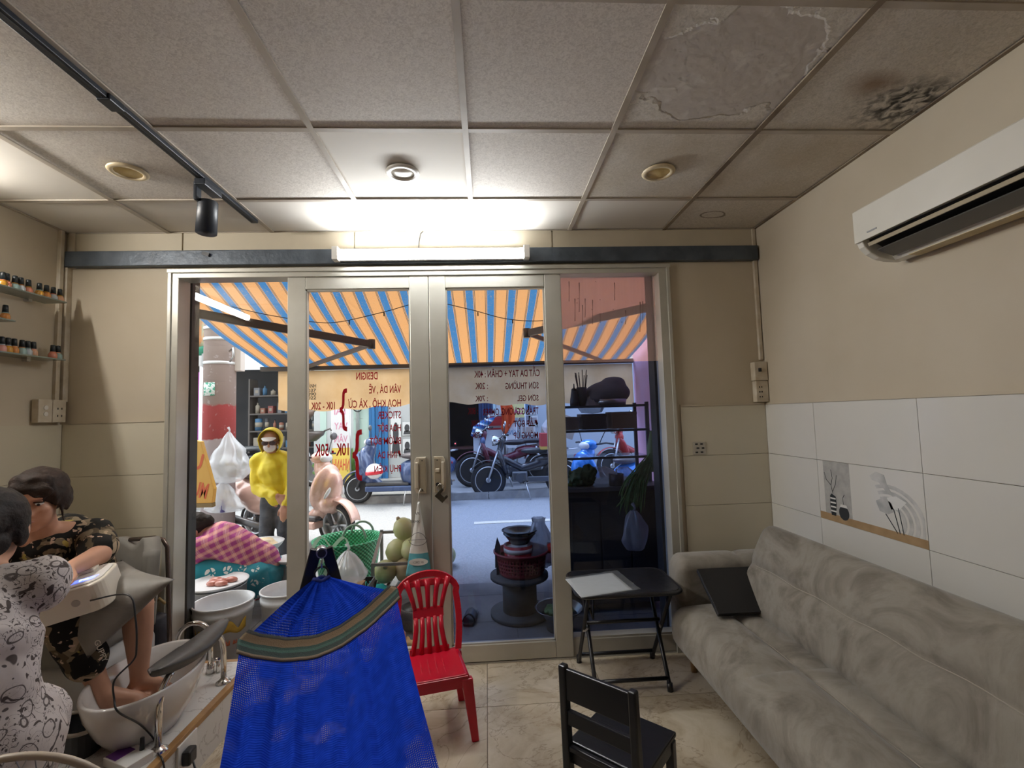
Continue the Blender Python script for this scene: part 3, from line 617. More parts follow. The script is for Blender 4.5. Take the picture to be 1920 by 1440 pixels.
# laptop leaning on the arm
A, B_, C_, D_ = Vector((1.085, 2.262, .43)), Vector((1.405, 2.26, .43)), Vector((1.085, 2.475, .575)), None
ex = (B_-A).normalized(); ey = (C_-A); H = ey.length; ey.normalize(); ez = ex.cross(ey).normalized(); Wd = (B_-A).length
Ml = Matrix(((ex.x, ey.x, ez.x, A.x), (ex.y, ey.y, ez.y, A.y), (ex.z, ey.z, ez.z, A.z), (0, 0, 0, 1)))
t = thing('laptop', 'closed black laptop leaning on the sofa arm', 'laptop', tuple(A))
LB = P('laptop_black', (.006, .006, .007), .5)
MB().box((Wd/2, H/2, .009), (Wd, H, .014), Ml).build('base', LB, t, world=True, bevel=.004); MB().box((Wd/2, H/2, .0215), (Wd, H, .008), Ml).build('lid', LB, t, world=True, bevel=.003)
MB().cyl(Ml @ Vector((.03, H-.004, .017)), Ml @ Vector((Wd-.03, H-.004, .017)), .006, n=10).build('hinge', BLACK, t, world=True)

# ================================================================ folding table
TT = NT('black_woodgrain'); TT.base((.012, .012, .014), .28); TT.bump(TT.wave(3, 'X', 6, 3), .25, .004); TT = TT.m
TB = P('black_table_metal', (.010, .010, .012), .35)
t = thing('folding_table', 'black folding table with crossed legs in front of the dark pane', 'table', (.71, 2.575, 0))
def rrect(w, h, r, n=6):
    o = []
    for cx, cy, a0 in ((w/2-r, h/2-r, 0), (-w/2+r, h/2-r, PI/2), (-w/2+r, -h/2+r, PI), (w/2-r, -h/2+r, 1.5*PI)):
        o += [(cx+r*math.cos(a0+PI/2*k/n), cy+r*math.sin(a0+PI/2*k/n)) for k in range(n+1)]
    return o
TZ = .515
MB().prism(rrect(.53, .365, .06), .016, Matrix.Translation((0, 0, TZ-.016))).build('top', TT, t, bevel=.003)
MB().tube([(x, y, TZ-.010) for x, y in rrect(.545, .38, .065)], .011, 8, closed=True).build('rim', TB, t)
for i, x in enumerate((-.215, .215)):
    s = .012 if i == 0 else -.012
    MB().tube([(x, .19, 0), (x, .175, .03), (x, -.15, TZ-.02)], .011, 8).build('leg', TB, t); MB().tube([(x+s*2, -.14, 0), (x+s*2, -.13, .03), (x+s*2, .15, TZ-.02)], .011, 8).build('leg', TB, t)
    for y in (.19, ): MB().cyl((x, y, 0), (x, y-.008, .04), .015, n=10).build('foot_cap', BLACK, t)
    MB().cyl((x+s*2, -.14, 0), (x+s*2, -.133, .04), .015, n=10).build('foot_cap', BLACK, t)
    MB().cyl((x-.006, .013, .262), (x+s*2+.006, .013, .262), .014, n=10).build('pivot', STEEL, t)
for y, z, a, b in ((.165, .055, -.215, .215), (-.118, .055, -.19, .19), (.0, .30, -.2, .2)): MB().cyl((a, y, z), (b, y, z), .010, n=8).build('crossbar', TB, t)
MB().tube([(-.2, -.09, .41), (-.17, -.03, .33), (-.15, .02, TZ-.03)], .006, 6).build('brace', TB, t)
t = thing('document_sleeve', 'white sheet in a clear crinkled sleeve on the folding table', 'paper', (.6, 2.55, TZ))
PA = [atz(px, py, TZ+.002) for px, py in ((1058, 1085), (1157, 1071), (1202, 1107), (1092, 1124))]
def quadgrid(P4, dz, amp, n=14):
    def fn(u, v):
        p = P4[0].lerp(P4[1], u).lerp(P4[3].lerp(P4[2], u), v); return (p.x, p.y, p.z+dz+amp*mnoise.noise(Vector((u*7, v*7, 3.1))))
    return MB().grid(fn, n, n)
cen = sum(PA, Vector())/4; PB = [p.lerp(cen, .12)+Vector((-.018, 0, 0)) for p in PA]
quadgrid(PB, .001, .0).build('sheet', P('paper_white', (.72, .72, .71), .7), t, world=True, solid=.001); quadgrid(PA, .0055, .004, 24).build('sleeve', film('clear_sleeve', (.9, .92, .93), (.85, .88, .9), .22, .16, .12), t, world=True)

# ================================================================ red plastic chair (low)
t = thing('plastic_chair', 'low red plastic chair with slotted arched back beside the hammock', 'chair', (-.282, 2.275, 0), .22)
SZ = .275
def seatfn(u, v):
    x = (u-.5)*.285*(1-.06*v)*(1.02); y = (v-.5)*.27; return (x, y, SZ-.012*math.sin(PI*u)*math.sin(PI*v)+.004*(1-v))
MB().grid(seatfn, 24, 24).build('seat', RED, t, solid=.006)
for k in range(6): MB().bar((-.09+.036*k, -.085, SZ-.004), (-.085+.034*k, .085, SZ-.006), .004, .004).build('seat_rib', P('red_rib', (.55, .03, .05), .25) if k == 0 else bpy.data.materials['red_rib'], t)
for a, b in (((-.145, -.135), (.145, -.135)), ((-.145, -.135), (-.137, .135)), ((.145, -.135), (.137, .135)), ((-.137, .135), (.137, .135))):
    MB().bar((*a, SZ-.022), (*b, SZ-.022), .010, .05).build('apron', RED, t, bevel=.003)
for x, y in ((-.138, -.128), (.138, -.128), (-.13, .128), (.13, .128)):
    fx, fy = x*1.22, y*(1.15 if y < 0 else 1.3); w = .026; q = [(-w, -w*.6), (w, -w*.6), (w, w*.6), (-w, w*.6)]; k = .62
    MB().hexa([(fx+a*k, fy+b*k, 0) for a, b in q] + [(x+a, y+b, SZ-.01) for a, b in q]).build('leg', RED, t, bevel=.005)
def backpt(x, h): return (x, .125+.10*h*.9+.02*abs(x)*0, SZ+.355*h)
arch = [backpt(-.14-.012*math.sin(PI*min(1, h*1.3)), h) for h in [i/10*.72 for i in range(11)]]
arch += [backpt(-.152*math.cos(a)*1.0, .72+.28*math.sin(a)) for a in [PI*i/14 for i in range(1, 14)]] + [backpt(.14+.012*math.sin(PI*min(1, h*1.3)), h) for h in [i/10*.72 for i in range(10, -1, -1)]]
m = MB(); n = len(arch)
for i in range(n-1): 
    m.bar(arch[i], arch[i+1], .03, .017, (0, 1, 0))
    m.ball(arch[i], (.0155, .0085, .0155), 10, 6)
m.build('back_arch', RED, t)
def splat(u, h): # width of the splat
    wd = .062+.05*max(0, (h-.45)/.5)**1.5+.02*max(0, (.25-h)/.25); return backpt(u*wd, h)
for k in range(5):
    u = -1+.5*k
    MB().tube([splat(u, h) for h in (.0, .15, .3, .45)], [.0135, .0125, .012, .011], 8).build('back_slat', RED, t)
    MB().tube([splat(u, h) for h in (.55, .68, .8, .93)], [.011, .012, .013, .02], 8).build('back_slat', RED, t)
for h, hh in ((.50, .05), (.02, .04)):
    a, b = splat(-1.2, h), splat(1.2, h); MB().bar(a, b, .012, hh, (0, .25, 1)).build('back_band', RED, t, bevel=.004)
MB().grid(lambda u, v: backpt(-.125+.25*u, .84+.10*v*math.sin(PI*(.12+.76*u))), 12, 4).build('back_crest', RED, t, solid=.012)

# ================================================================ small black wooden chair
KB = P('black_lacquered_wood', (.007, .008, .010), .3, bump=.05, bsc=30)
p0, p1 = Vector((.258, 1.715, 0)), Vector((.452, 1.535, 0)); ang = math.atan2(p1.y-p0.y, p1.x-p0.x)
t = thing('wooden_chair', 'small black wooden chair with slatted back on the tile floor', 'chair', tuple((p0+p1)/2), ang)
hw = (p1-p0).length/2
for s in (-1, 1):
    MB().hexa([(s*hw-.014, -.016, 0), (s*hw+.014, -.016, 0), (s*hw+.014, .026, 0), (s*hw-.014, .026, 0), (s*hw-.014, -.03, .545), (s*hw+.014, -.03, .545), (s*hw+.014, .0, .545), (s*hw-.014, .0, .545)]).build('back_post', KB, t, bevel=.006)
    MB().lohi((s*hw-.015, .245, 0), (s*hw+.015, .275, .25)).build('leg', KB, t, bevel=.003)
    MB().lohi((s*hw-.01, .02, .215), (s*hw+.01, .25, .25)).build('side_rail', KB, t)
for z0, z1 in ((.430, .535), (.345, .395), (.255, .275)): MB().lohi((-hw+.012, -.022+(.545-z1)*.02, z0), (hw-.012, -.004+(.545-z1)*.02, z1)).build('back_slat', KB, t, bevel=.004)
MB().lohi((-hw-.012, .018, .25), (hw+.012, .29, .268)).build('seat', KB, t, bevel=.005); MB().lohi((-hw+.01, .255, .21), (hw-.01, .27, .25)).build('front_rail', KB, t); MB().lohi((-hw+.01, .0, .21), (hw-.01, .015, .25)).build('back_rail', KB, t)

# ================================================================ hammock on its folding stand
R0 = Vector((-.693, 2.0, .806)); AX = Vector((.27, -.72, 0)).normalized(); SD = Vector((AX.y, -AX.x, 0))*-1
if SD.x < 0: SD = -SD
t = thing('hammock_stand', 'black folding steel hammock stand with round hub under the blue hammock', 'hammock stand', (R0.x, R0.y, 0))
HS = P('black_powder_steel', (.008, .008, .009), .35)
KN = R0+Vector((0, 0, .088))
LEG = 2.9
for e, (c, s) in enumerate(((KN, 1), (KN+AX*LEG, -1))):
    for sd in (-1, 1):
        top = c+SD*.020*sd+AX*.0; ft = Vector((c.x, c.y, 0))+SD*.24*sd-AX*.16*s
        MB().bar(top+Vector((0, 0, .012)), ft+Vector((0, 0, .012)), .045, .02, AX).build('leg', HS, t, world=True, bevel=.004)
    MB().cyl(c-AX*.025*1, c+AX*.03, .021, n=20).build('hub', STEEL, t, world=True); MB().cyl(c+AX*.03, c+AX*.034, .016, n=20).build('hub_cap', BLACK, t, world=True)
    MB().tube([c+AX*.015*s+Vector((0, 0, -.02)), c+AX*.02*s+Vector((0, 0, -.062))], .004, 8).build('hook', STEEL, t, world=True)
    a = Vector((c.x, c.y, .02))-AX*.16*s; MB().bar(a-SD*.24, a+SD*.24, .03, .03).build('foot_bar', HS, t, world=True)
MB().bar(Vector((KN.x, KN.y, .02))-AX*.16, Vector((KN.x, KN.y, .02))+AX*(LEG+.16), .03, .03).build('base_bar', HS, t, world=True)
def m_hammock():
    t = NT('blue_hammock_net'); x, y, z = t.xyz(); n = t.noise(4, 3)
    c = t.ramp(t.noise(30, 2), [(.3, (.005, .034, .42)), (.7, (.008, .050, .56))])
    uv = t.node('ShaderNodeUVMap'); ux, uy, _ = t.xyz(uv.outputs[0])
    wv = t.math('MULTIPLY', t.math('GREATER_THAN', t.math('SINE', t.math('MULTIPLY', ux, 1250.)), .5), t.math('GREATER_THAN', t.math('SINE', t.math('MULTIPLY', uy, 1000.)), .3))
    hole = t.math('MULTIPLY', wv, t.ramp(n, [(.53, 0), (.64, 1)])); t.base(c, .85, 0, .08); t.set(t.b.inputs['Alpha'], t.math('SUBTRACT', 1., hole)); t.bump(t.math('SINE', t.math('MULTIPLY', uy, 900.)), .25, .004)
    tl = t.node('ShaderNodeBsdfTranslucent'); t.set(tl.inputs[0], c); m = t.node('ShaderNodeMixShader'); m.inputs[0].default_value = .3
    t.t.links.new(t.b.outputs[0], m.inputs[1]); t.t.links.new(tl.outputs[0], m.inputs[2]); 
    tr = t.node('ShaderNodeBsdfTransparent'); m2 = t.node('ShaderNodeMixShader'); t.set(m2.inputs[0], hole); t.t.links.new(m.outputs[0], m2.inputs[1]); t.t.links.new(tr.outputs[0], m2.inputs[2]); t.t.links.new(m2.outputs[0], t.out.inputs[0]); t.b.inputs['Alpha'].default_value = 1
    for l in list(t.t.links):
        if l.to_socket == t.b.inputs['Alpha']: t.t.links.remove(l)
    return t.m
HM = m_hammock()
h = thing('hammock', 'bright blue net hammock with woven green and brown band, hanging from a ring', 'hammock', (R0.x, R0.y, R0.z-.02))
def ham(u, s): # u -1..1 across, s metres along the axis from the ring
    s2 = min(s, LEG-s); k = min(1, s2/.20)
    wd = .022+.243*(k**.92 if k < 1 else 1)+(.012*min(1, (s2-.2)/.5) if s2 > .2 else 0)
    zc = .79-.185*k if s2 < .2 else .605-.30*(1-math.exp(-(s2-.2)/.55))*1.15
    zc += (wd**2)*0 + (.105*k)*abs(u)**1.8 * (1 if s2 < .3 else max(.35, 1-(s2-.3)*.9))
    pl = .008*math.sin(u*17+1.1*math.sin(s2*3))+.003*math.sin(u*41+s2*5)
    zc += pl*min(1, s2/.1)*min(1, max(.12, (abs(s2-.205)-.035)/.12))
    tilt = .04*u*k
    c = R0+AX*s; lat = SD*(wd*u)
    p = Vector((c.x, c.y, 0))+lat; return Vector((p.x, p.y, zc+tilt))
def hgrid(s0, s1, nu, nv, name, m, dz=0, sol=0):
    mb = MB(); mb.grid(lambda a, b: ham(-1+2*a, s0+(s1-s0)*b)+Vector((0, 0, dz)), nu, nv)
    o = mb.build(name, m, h, world=True, solid=sol); me = o.data
    return o
o = MB(); o.grid(lambda a, b: ham(-1+2*a, LEG*b), 90, 170); cl = o.build('net', HM, h, world=True)
uvl = cl.data.uv_layers.new(name='uv')
for lp in cl.data.loops:
    v = cl.data.vertices[lp.vertex_index].co; w_ = v-R0; uvl.data[lp.index].uv = (w_.dot(SD)+.5, w_.dot(AX))
BAND = NT('woven_band'); uv = BAND.node('ShaderNodeUVMap'); ux, uy, _ = BAND.xyz(uv.outputs[0])
BAND.base(BAND.ramp(uy, [(0, (.012, .012, .010)), (.12, (.16, .105, .055)), (.3, (.17, .11, .06)), (.38, (.02, .05, .04)), (.5, (.035, .085, .065)), (.62, (.015, .03, .025)), (.75, (.02, .035, .03)), (.84, (.20, .15, .10)), (1, (.012, .012, .010))], 'CONSTANT'), .8); BAND.bump(BAND.noise(300, 2), .5, .002); BAND = BAND.m
for s0 in (.175, LEG-.235):
    mb = MB(); mb.grid(lambda a, b: ham(-1.03+2.06*a, s0+.06*b)+Vector((0, 0, .012-.012*b)), 60, 8); o = mb.build('woven_band', BAND, h, world=True, solid=.006)
    uvl = o.data.uv_layers.new(name='uv')
    for lp in o.data.loops:
        i = lp.vertex_index; v = o.data.vertices[i].co; uvl.data[lp.index].uv = (0, max(0, min(1, ((v-R0).dot(AX)-s0)/.06)))
for c, s in ((R0, 1), (R0+AX*LEG, -1)):
    MB().tube([c+Vector((0, 0, -.0))+SD*.026*math.cos(a)+Vector((0, 0, .026*math.sin(a))) for a in [2*PI*k/24 for k in range(24)]], .004, 8, closed=True).build('ring', BLACK, h, world=True)
    MB().tube([c+SD*.03*math.cos(a)+Vector((0, 0, -.024+.006*math.sin(3*a))) + AX*.008*math.sin(a) for a in [2*PI*k/16 for k in range(16)]], .009, 8, closed=True).build('gathered_cord', P('hammock_cord', (.012, .03, .22), .7) if s == 1 else bpy.data.materials['hammock_cord'], h, world=True)

# bag on the door handle, padlock
t = thing('carrier_bag', 'white and turquoise paper-look bag hanging from the left door handle', 'bag', (-.405, D-.05, .531))
def bagfn(sgn):
    def fn(u, v):
        z = .531+.415*v; x0 = -.487+.075*v+.0*u; x1 = -.338-.065*v; x = x0+(x1-x0)*u; b = .024*math.sin(PI*u)*(1-v*.7)+.004*mnoise.noise(Vector((u*5, v*8, 1)))
        return (x, D-.048-sgn*b, z)
    return fn
BGM = NT('bag_white_turquoise'); x, y, z = BGM.xyz(); BGM.base(BGM.ramp(z, [(0, (.10, .36, .42)), (.655, (.10, .36, .42)), (.656, (.74, .73, .69))], 'CONSTANT'), .4); BGM = BGM.m
for s in (-1, 1): MB().grid(bagfn(s), 14, 24).build('bag_panel', BGM, t, world=True, solid=.0008)
MB().tube([(-.41, D-.05, .94), (-.405, D-.045, 1.0), (-.395, D-.035, 1.02)], .0025, 6).build('string', WHITE, t, world=True)
BK = P('bag_print', (.05, .05, .055), .6); PILL = P('bag_pill', (.7, .74, .72), .5)
def bagtext(txt, x, z, h_, m=BK, w=None):
    me = text_mesh(txt, 'print', m, h_, w); o = bpy.data.objects.new('print', me); link(o, t, True); o.matrix_basis = Matrix(((1, 0, 0, x), (0, 0, -1, D-.0755+.03*max(0, z-.6)), (0, 1, 0, z), (0, 0, 0, 1))); return o
MB().prism([(x*.055/.5, y*.02/.5) for x, y in [(.5*math.cos(a), .5*math.sin(a)) for a in [2*PI*k/20 for k in range(20)]]], .001, Matrix(((1, 0, 0, -.41), (0, 0, -1, D-.0742), (0, 1, 0, .612), (0, 0, 0, 1)))).build('pill_label', PILL, t, world=True)
bagtext('1282 lô', -.44, .605, .013, BK, .06); bagtext('TRMK', -.455, .83, .016); bagtext('VR', -.425, .875, .016)
MB().bar((-.465, D-.074, .735), (-.365, D-.074, .738), .001, .006, (0, 1, 0)).build('print', BK, t, world=True)
MB().tube([(-.455+.09*k/12, D-.0735, .738+.038*math.sin(PI*k/12)**.6) for k in range(13)], .0014, 5).build('print', BK, t, world=True); MB().tube([(-.46+.1*k/12, D-.0738, .73-.026*math.sin(PI*k/12)**.5) for k in range(13)], .0014, 5).build('print', BK, t, world=True)
t = thing('padlock', 'dark open-sided brass padlock hanging on the right door handle', 'padlock', (-.272, D-.05, .955))
PM = Matrix.Translation((-.274, D-.05, .975)) @ Matrix.Rotation(.75, 4, 'Y')
MB().box((-.0, 0, -.012), (.062, .018, .03), PM).box((-.022, 0, .018), (.018, .018, .032), PM).box((.024, 0, .012), (.016, .018, .02), PM).build('body', P('dull_brass', (.06, .05, .035), .4, .6), t, world=True, bevel=.003)
MB().tube([(-.282+.016*math.cos(a), D-.045, 1.02+.022*math.sin(a)) for a in [PI*1.8*k/14-.8 for k in range(15)]], .004, 8).build('shackle', CHROME, t, world=True)
# ================================================================ pedicure corner
MARB = NT('white_marble'); MARB.base(MARB.mix(MARB.math('MULTIPLY', MARB.ramp(MARB.noise(4, 8, 2.5), [(.48, 0), (.5, 1), (.52, 0)]), .6), (.62, .60, .57), (.30, .27, .24)), .25); MARB = MARB.m
OAK = P('oak_trim', (.40, .22, .08), .45, col2=(.30, .15, .05), nsc=10)
PX1, PZ, PY0, PY1 = -1.227, .20, 1.74, 2.60
t = thing('foot_spa_platform', 'low white marble platform with an oak edge under the foot basin', 'platform', (-1.83, 2.17, 0))
MB().lohi((XL+.01, PY0, 0), (PX1-.004, PY1, PZ)).build('body', MARB, t, world=True); MB().lohi((PX1-.03, PY0, PZ-.022), (PX1, PY1+.004, PZ+.002)).build('edge_trim', OAK, t, world=True, bevel=.002); MB().lohi((XL+.01, PY1-.02, PZ-.018), (PX1, PY1+.004, PZ+.002)).build('edge_trim', OAK, t, world=True, bevel=.002)
p = atx(350, 1402, PX1)
t = thing('wall_socket', 'white socket plate on the side of the marble platform with a black plug', 'socket', (PX1, p.y, p.z))
MB().lohi((PX1-.003, p.y-.06, p.z-.04), (PX1+.006, p.y+.06, p.z+.04)).build('plate', WHITE, t, world=True, bevel=.002)
g = MB().lohi((PX1+.006, p.y-.045, p.z-.045), (PX1+.04, p.y+.005, p.z+.01)).build('plug', BLACK, t, world=True, bevel=.008)
MB().tube([(PX1+.035, p.y-.02, p.z-.03), (PX1+.06, p.y-.03, p.z-.09), (PX1+.05, p.y-.1, .012), (PX1+.1, p.y-.3, .008)], .004, 6).build('plug_cord', BLACK, g)
# basin
BC = Vector((-1.425, 2.085, PZ)); CER = P('white_ceramic', (.66, .63, .60), .08, coat=.4)
t = thing('foot_basin', 'oval white ceramic foot basin on the marble platform', 'basin', tuple(BC))
prof = [(.0, 0), (.105, 0), (.115, .006), (.150, .07), (.178, .15), (.190, .215), (.186, .222), (.176, .218), (.164, .16), (.138, .085), (.10, .04), (0, .035)]
MB().lathe(prof, n=48, sx=1.0, sy=1.45, M=Matrix.Rotation(.12, 4, 'Z')).build('bowl', CER, t)
MB().lathe([(0, .036), (.02, .036), (.02, .04), (0, .04)], n=16).build('drain', CHROME, t)
# faucet
t = thing('faucet', 'chrome gooseneck faucet at the back of the foot basin', 'faucet', (-1.397, 2.478, PZ))
f0 = Vector((-1.397, 2.478, PZ)); tp = aty(345, 1160, 2.43)
pa = [f0, f0+Vector((0, 0, .14))]; rad = .075
for k in range(11): a = PI*k/10; pa.append(Vector((-1.397-rad+rad*math.cos(a), 2.478-.02*k/10, PZ+.17+rad*math.sin(a)*1.05)))
pa.append(pa[-1]+Vector((0, 0, -.07)))
MB().tube(pa, .011, 12).build('spout', CHROME, t, world=True); MB().cyl(f0, f0+Vector((0, 0, .05)), .022, .016, 20).build('base', CHROME, t, world=True); MB().cyl(f0+Vector((.0, 0, .06)), f0+Vector((.05, -.02, .075)), .007, n=10).build('lever', CHROME, t, world=True); MB().cyl(f0+Vector((.035, .0, .0)), f0+Vector((.035, 0, .06)), .009, n=12).build('valve_stem', CHROME, t, world=True)
# foot rest on a bent chrome tube
t = thing('foot_rest', 'black padded foot rest on a bent chrome tube beside the basin', 'foot rest', (-1.28, 2.15, PZ))
q1, q2 = Vector((-1.274, 1.925, PZ)), Vector((-1.285, 2.385, PZ))
ra, rb = Vector((-1.27, 1.99, .455)), Vector((-1.30, 2.33, .455))
MB().tube([q1, q1+Vector((0, 0, .17)), q1+Vector((0, .015, .215)), q1+Vector((0, .05, .245)), ra], .0125, 14).build('tube', CHROME, t, world=True)
MB().tube([q2, q2+Vector((0, 0, .15)), q2+Vector((-.003, -.01, .2)), q2+Vector((-.01, -.03, .235)), rb], .0125, 14).build('tube', CHROME, t, world=True)
for q in (q1, q2): MB().lathe([(.034, 0), (.034, .004), (.022, .012), (.014, .02), (0, .02)], q, 20).build('flange', CHROME, t, world=True)
LEA = P('black_leatherette', (.045, .043, .042), .38, bump=.06, bsc=40)
pdA, pdB = Vector((-1.275, 1.875, .485)), Vector((-1.285, 2.40, .462))
mb = MB()
def padfn(u, v):
    c = pdA.lerp(pdB, v); wd = .056*math.sin(PI*min(1, max(0, v)))**.5+.004; th = .030*math.sin(PI*v)**.5+.004; a = 2*PI*u
    z = c.z+th*math.sin(a)+.012*math.cos(a)**2*(1 if v < .5 else .6)-.03*(math.sin(PI*v)) +.02; return (c.x+wd*math.cos(a), c.y, z)
mb.grid(padfn, 24, 30).build('pad', LEA, t, world=True)
# armchair
GREYV = P('grey_velvet', (.20, .185, .165), .8, col2=(.25, .235, .21), nsc=4, bump=.1, bsc=20, spec=.2)
t = thing('armchair', 'grey velvet armchair with a metal arm frame in the corner by the glass', 'armchair', (-1.98, 2.42, PZ))
slab('seat', t, (-2.22, 2.10, .42), (1, 0, 0), (0, 0, 1), (0, 1, 0), .50, .17, .46, .05, GREYV)
slab('base', t, (-2.19, 2.14, PZ), (1, 0, 0), (0, 0, 1), (0, 1, 0), .50, .22, .40, .04, P('light_grey_vinyl', (.42, .41, .40), .4))
def backfn(u, v):
    a = (u-.5)*2.5; x = -1.965+.30*math.sin(a)*(1-.05*v); y = 2.36+.23*math.cos(a)+.05*v; top = .80+.075*math.cos((u-.5)*PI*3)**2*(.6+.4*abs(u-.5)) ; return (x, y, .46+(top-.46)*v)
MB().grid(backfn, 40, 14).build('backrest', GREYV, t, world=True, solid=.07, bevel=0)
fr_ = [aty(243, 1012, 2.62), aty(290, 1008, 2.62), aty(306, 1012, 2.62), aty(314, 1026, 2.62), aty(318, 1190, 2.62)]
fr_.append(Vector((fr_[-1].x, 2.62, .0)))
MB().tube(fr_, .011, 10).build('arm_frame', P('bronze_tube', (.16, .12, .10), .25, .8), t, world=True)
# pillow and nail lamp on the customer's lap
PIL = NT('grey_satin'); PIL.base(PIL.ramp(PIL.noise(5, 3), [(.3, (.19, .175, .155)), (.7, (.25, .23, .205))]), .5, 0, .4); PIL.bump(PIL.noise(7, 3, 1.5), .35, .02); PIL = PIL.m
c4 = [aty(328, 1086, 2.02), aty(228, 1050, 2.22), aty(70, 1120, 2.12), aty(165, 1235, 1.90)]
mid = sum(c4, Vector())/4; nrm = (c4[0]-c4[2]).cross(c4[1]-c4[3]).normalized()
if nrm.z < 0: nrm = -nrm
t = thing('pillow', 'grey satin pillow across the lap of the seated customer', 'pillow', tuple(mid))
def pilfn(sg):
    def fn(u, v):
        p = c4[2].lerp(c4[1], u).lerp(c4[3].lerp(c4[0], u), v); k = (max(0, math.sin(PI*u))*max(0, math.sin(PI*v)))**.55
        pinch = 1-.10*(math.sin(PI*u)*(abs(v-.5)*2)**2+math.sin(PI*v)*(abs(u-.5)*2)**2); p = mid+(p-mid)*pinch
        q = p+nrm*(sg*.085*k); q += Vector((0, 0, 1))*.012*mnoise.noise(Vector((u*5, v*5, sg)))*k; return q
    return fn
MB().grid(pilfn(1), 30, 30).grid(pilfn(-1), 30, 30).build('cover', PIL, t, world=True)
L0, L1 = aty(222, 1128, 1.90), aty(115, 1138, 1.90)
lc = aty(172, 1103, 1.97)
t = thing('nail_lamp', 'white nail curing lamp with a blue digital display on the grey pillow', 'nail lamp', (lc.x, lc.y, lc.z-.05))
LW = P('lamp_cream', (.70, .64, .54), .3)
ra_ = -.42; MLm = Matrix.Translation((lc.x-.03, lc.y-.005, lc.z-.045)) @ Matrix.Rotation(.24, 4, 'X') @ Matrix.Rotation(-.16, 4, 'Y') @ Matrix.Rotation(.30, 4, 'Z')
MB().prism(rrect(.235, .19, .05), .108, MLm @ Matrix.Translation((0, 0, -.020))).build('body', LW, t, world=True, bevel=.006)
MB().prism(rrect(.215, .16, .045), .006, MLm @ Matrix.Translation((0, .004, .087))).build('top_panel', WHITE, t, world=True, bevel=.003)
MB().prism([(-.105, -.03), (.055, -.03), (.055, .02), (-.105, .02)], .02, MLm @ Matrix.Translation((0, .055, .088))).build('ridge', LW, t, world=True, bevel=.008)
scn = MB().prism([(-.035, -.015), (.035, -.015), (.045, .013), (-.035, .013)], .0015, MLm @ Matrix.Translation((.045, -.035, .093))).build('display', glow('display_blue', (.03, .12, 1), 1.6), t, world=True)
me = text_mesh('90', 'digits', glow('display_digit', (.55, .75, 1), 2.2), .018, .03); o = bpy.data.objects.new('digits', me); link(o, scn, True); o.matrix_basis = MLm @ Matrix.Translation((.03, -.044, .0952))
MB().lathe([(.012, 0), (.0135, 0), (.0135, .001), (.012, .001)], n=20, M=MLm @ Matrix.Translation((.03, -.095, .035)) @ Matrix.Rotation(PI/2, 4, 'X')).build('logo', P('lamp_logo', (.42, .38, .33), .4), t, world=True)
cp = [MLm @ Vector((.075, -.098, .03)), aty(240, 1115, 1.86), aty(254, 1160, 1.84), aty(256, 1215, 1.84), aty(250, 1238, 1.84), aty(215, 1275, 1.80), aty(214, 1310, 1.79), aty(222, 1335, 1.78), atz(262, 1358, .33), atz(288, 1385, .24), atz(296, 1412, .207), Vector((-1.22, 1.87, .20)), Vector((-1.20, 1.86, .10)), Vector((-1.19, 1.80, .01))]
def smooth(pts, n=6):
    P_ = [Vector(p) for p in pts]; o = []
    for i in range(len(P_)-1):
        a, b, c, d = P_[max(0, i-1)], P_[i], P_[i+1], P_[min(len(P_)-1, i+2)]
        for k in range(n):
            t_ = k/n; o.append(.5*((2*b)+(c-a)*t_+(2*a-5*b+4*c-d)*t_*t_+(3*b-a-3*c+d)*t_**3))
    return o+[P_[-1]]
MB().tube(smooth(cp), .0032, 6).build('power_cord', BLACK, t, world=True)

# ---------------------------------------------------------------- people
def head(bl, M, s=1.0):
    def e(c, r): bl.e(M @ (Vector(c)*s), [q*s for q in r], M.to_3x3().normalized())
    e((0, -.012, .03), (.076, .094, .088)); e((0, .028, -.04), (.060, .066, .072)); e((0, .058, -.092), (.026, .024, .022)); e((0, .066, .035), (.055, .024, .03))
    for sx in (-1, 1): e((sx*.034, .058, -.022), (.026, .03, .024)); e((sx*.080, -.008, -.012), (.010, .019, .032)); e((sx*.010, .100, -.034), (.010, .009, .008)); e((sx*.03, .088, .026), (.022, .010, .007))
    bl.c(M @ (Vector((0, .088, .012))*s), .008*s, M @ (Vector((0, .108, -.030))*s), .0115*s)
    e((0, .088, -.058), (.022, .010, .006)); e((0, .085, -.070), (.019, .011, .007))
def face_bits(par, M, s=1.0, lids=True, mouth=(.34, .12, .10), mask=False):
    EY = P('eye_white', (.7, .68, .65), .2) if 'eye_white' not in bpy.data.materials else bpy.data.materials['eye_white']
    IR = P('eye_dark', (.02, .012, .01), .15) if 'eye_dark' not in bpy.data.materials else bpy.data.materials['eye_dark']
    S = M @ Matrix.Scale(s, 4)
    for sx in (-1, 1):
        e = MB().ball((sx*.033, .080, .004), (.013, .010, .006), 12, 8, S).build('eye', EY, par, world=True)
        MB().ball((sx*.033, .0875, .002), (.0055, .004, .005), 10, 6, S).build('iris', IR, e)
        MB().tube([S @ Vector((sx*(.033+.016*t), .0885-.006*abs(t), .0095+.002*(1-t*t))) for t in (-1, -.5, 0, .5, 1)], .0022*s, 6).build('eyelash', IR, par, world=True)
        MB().tube([S @ Vector((sx*(.034+.02*t), .093-.010*abs(t), .031+.004*(1-t*t))) for t in (-1, -.5, 0, .5, 1)], .0032*s, 6).build('eyebrow', HAIR, par, world=True)
    MB().tube([S @ Vector((.021*t, .0985-.007*abs(t), -.0640+.002*abs(t))) for t in (-1, -.6, -.2, .2, .6, 1)], [.001*s, .004*s, .005*s, .005*s, .004*s, .001*s], 6).build('lips', P('lips', mouth, .4), par, world=True)
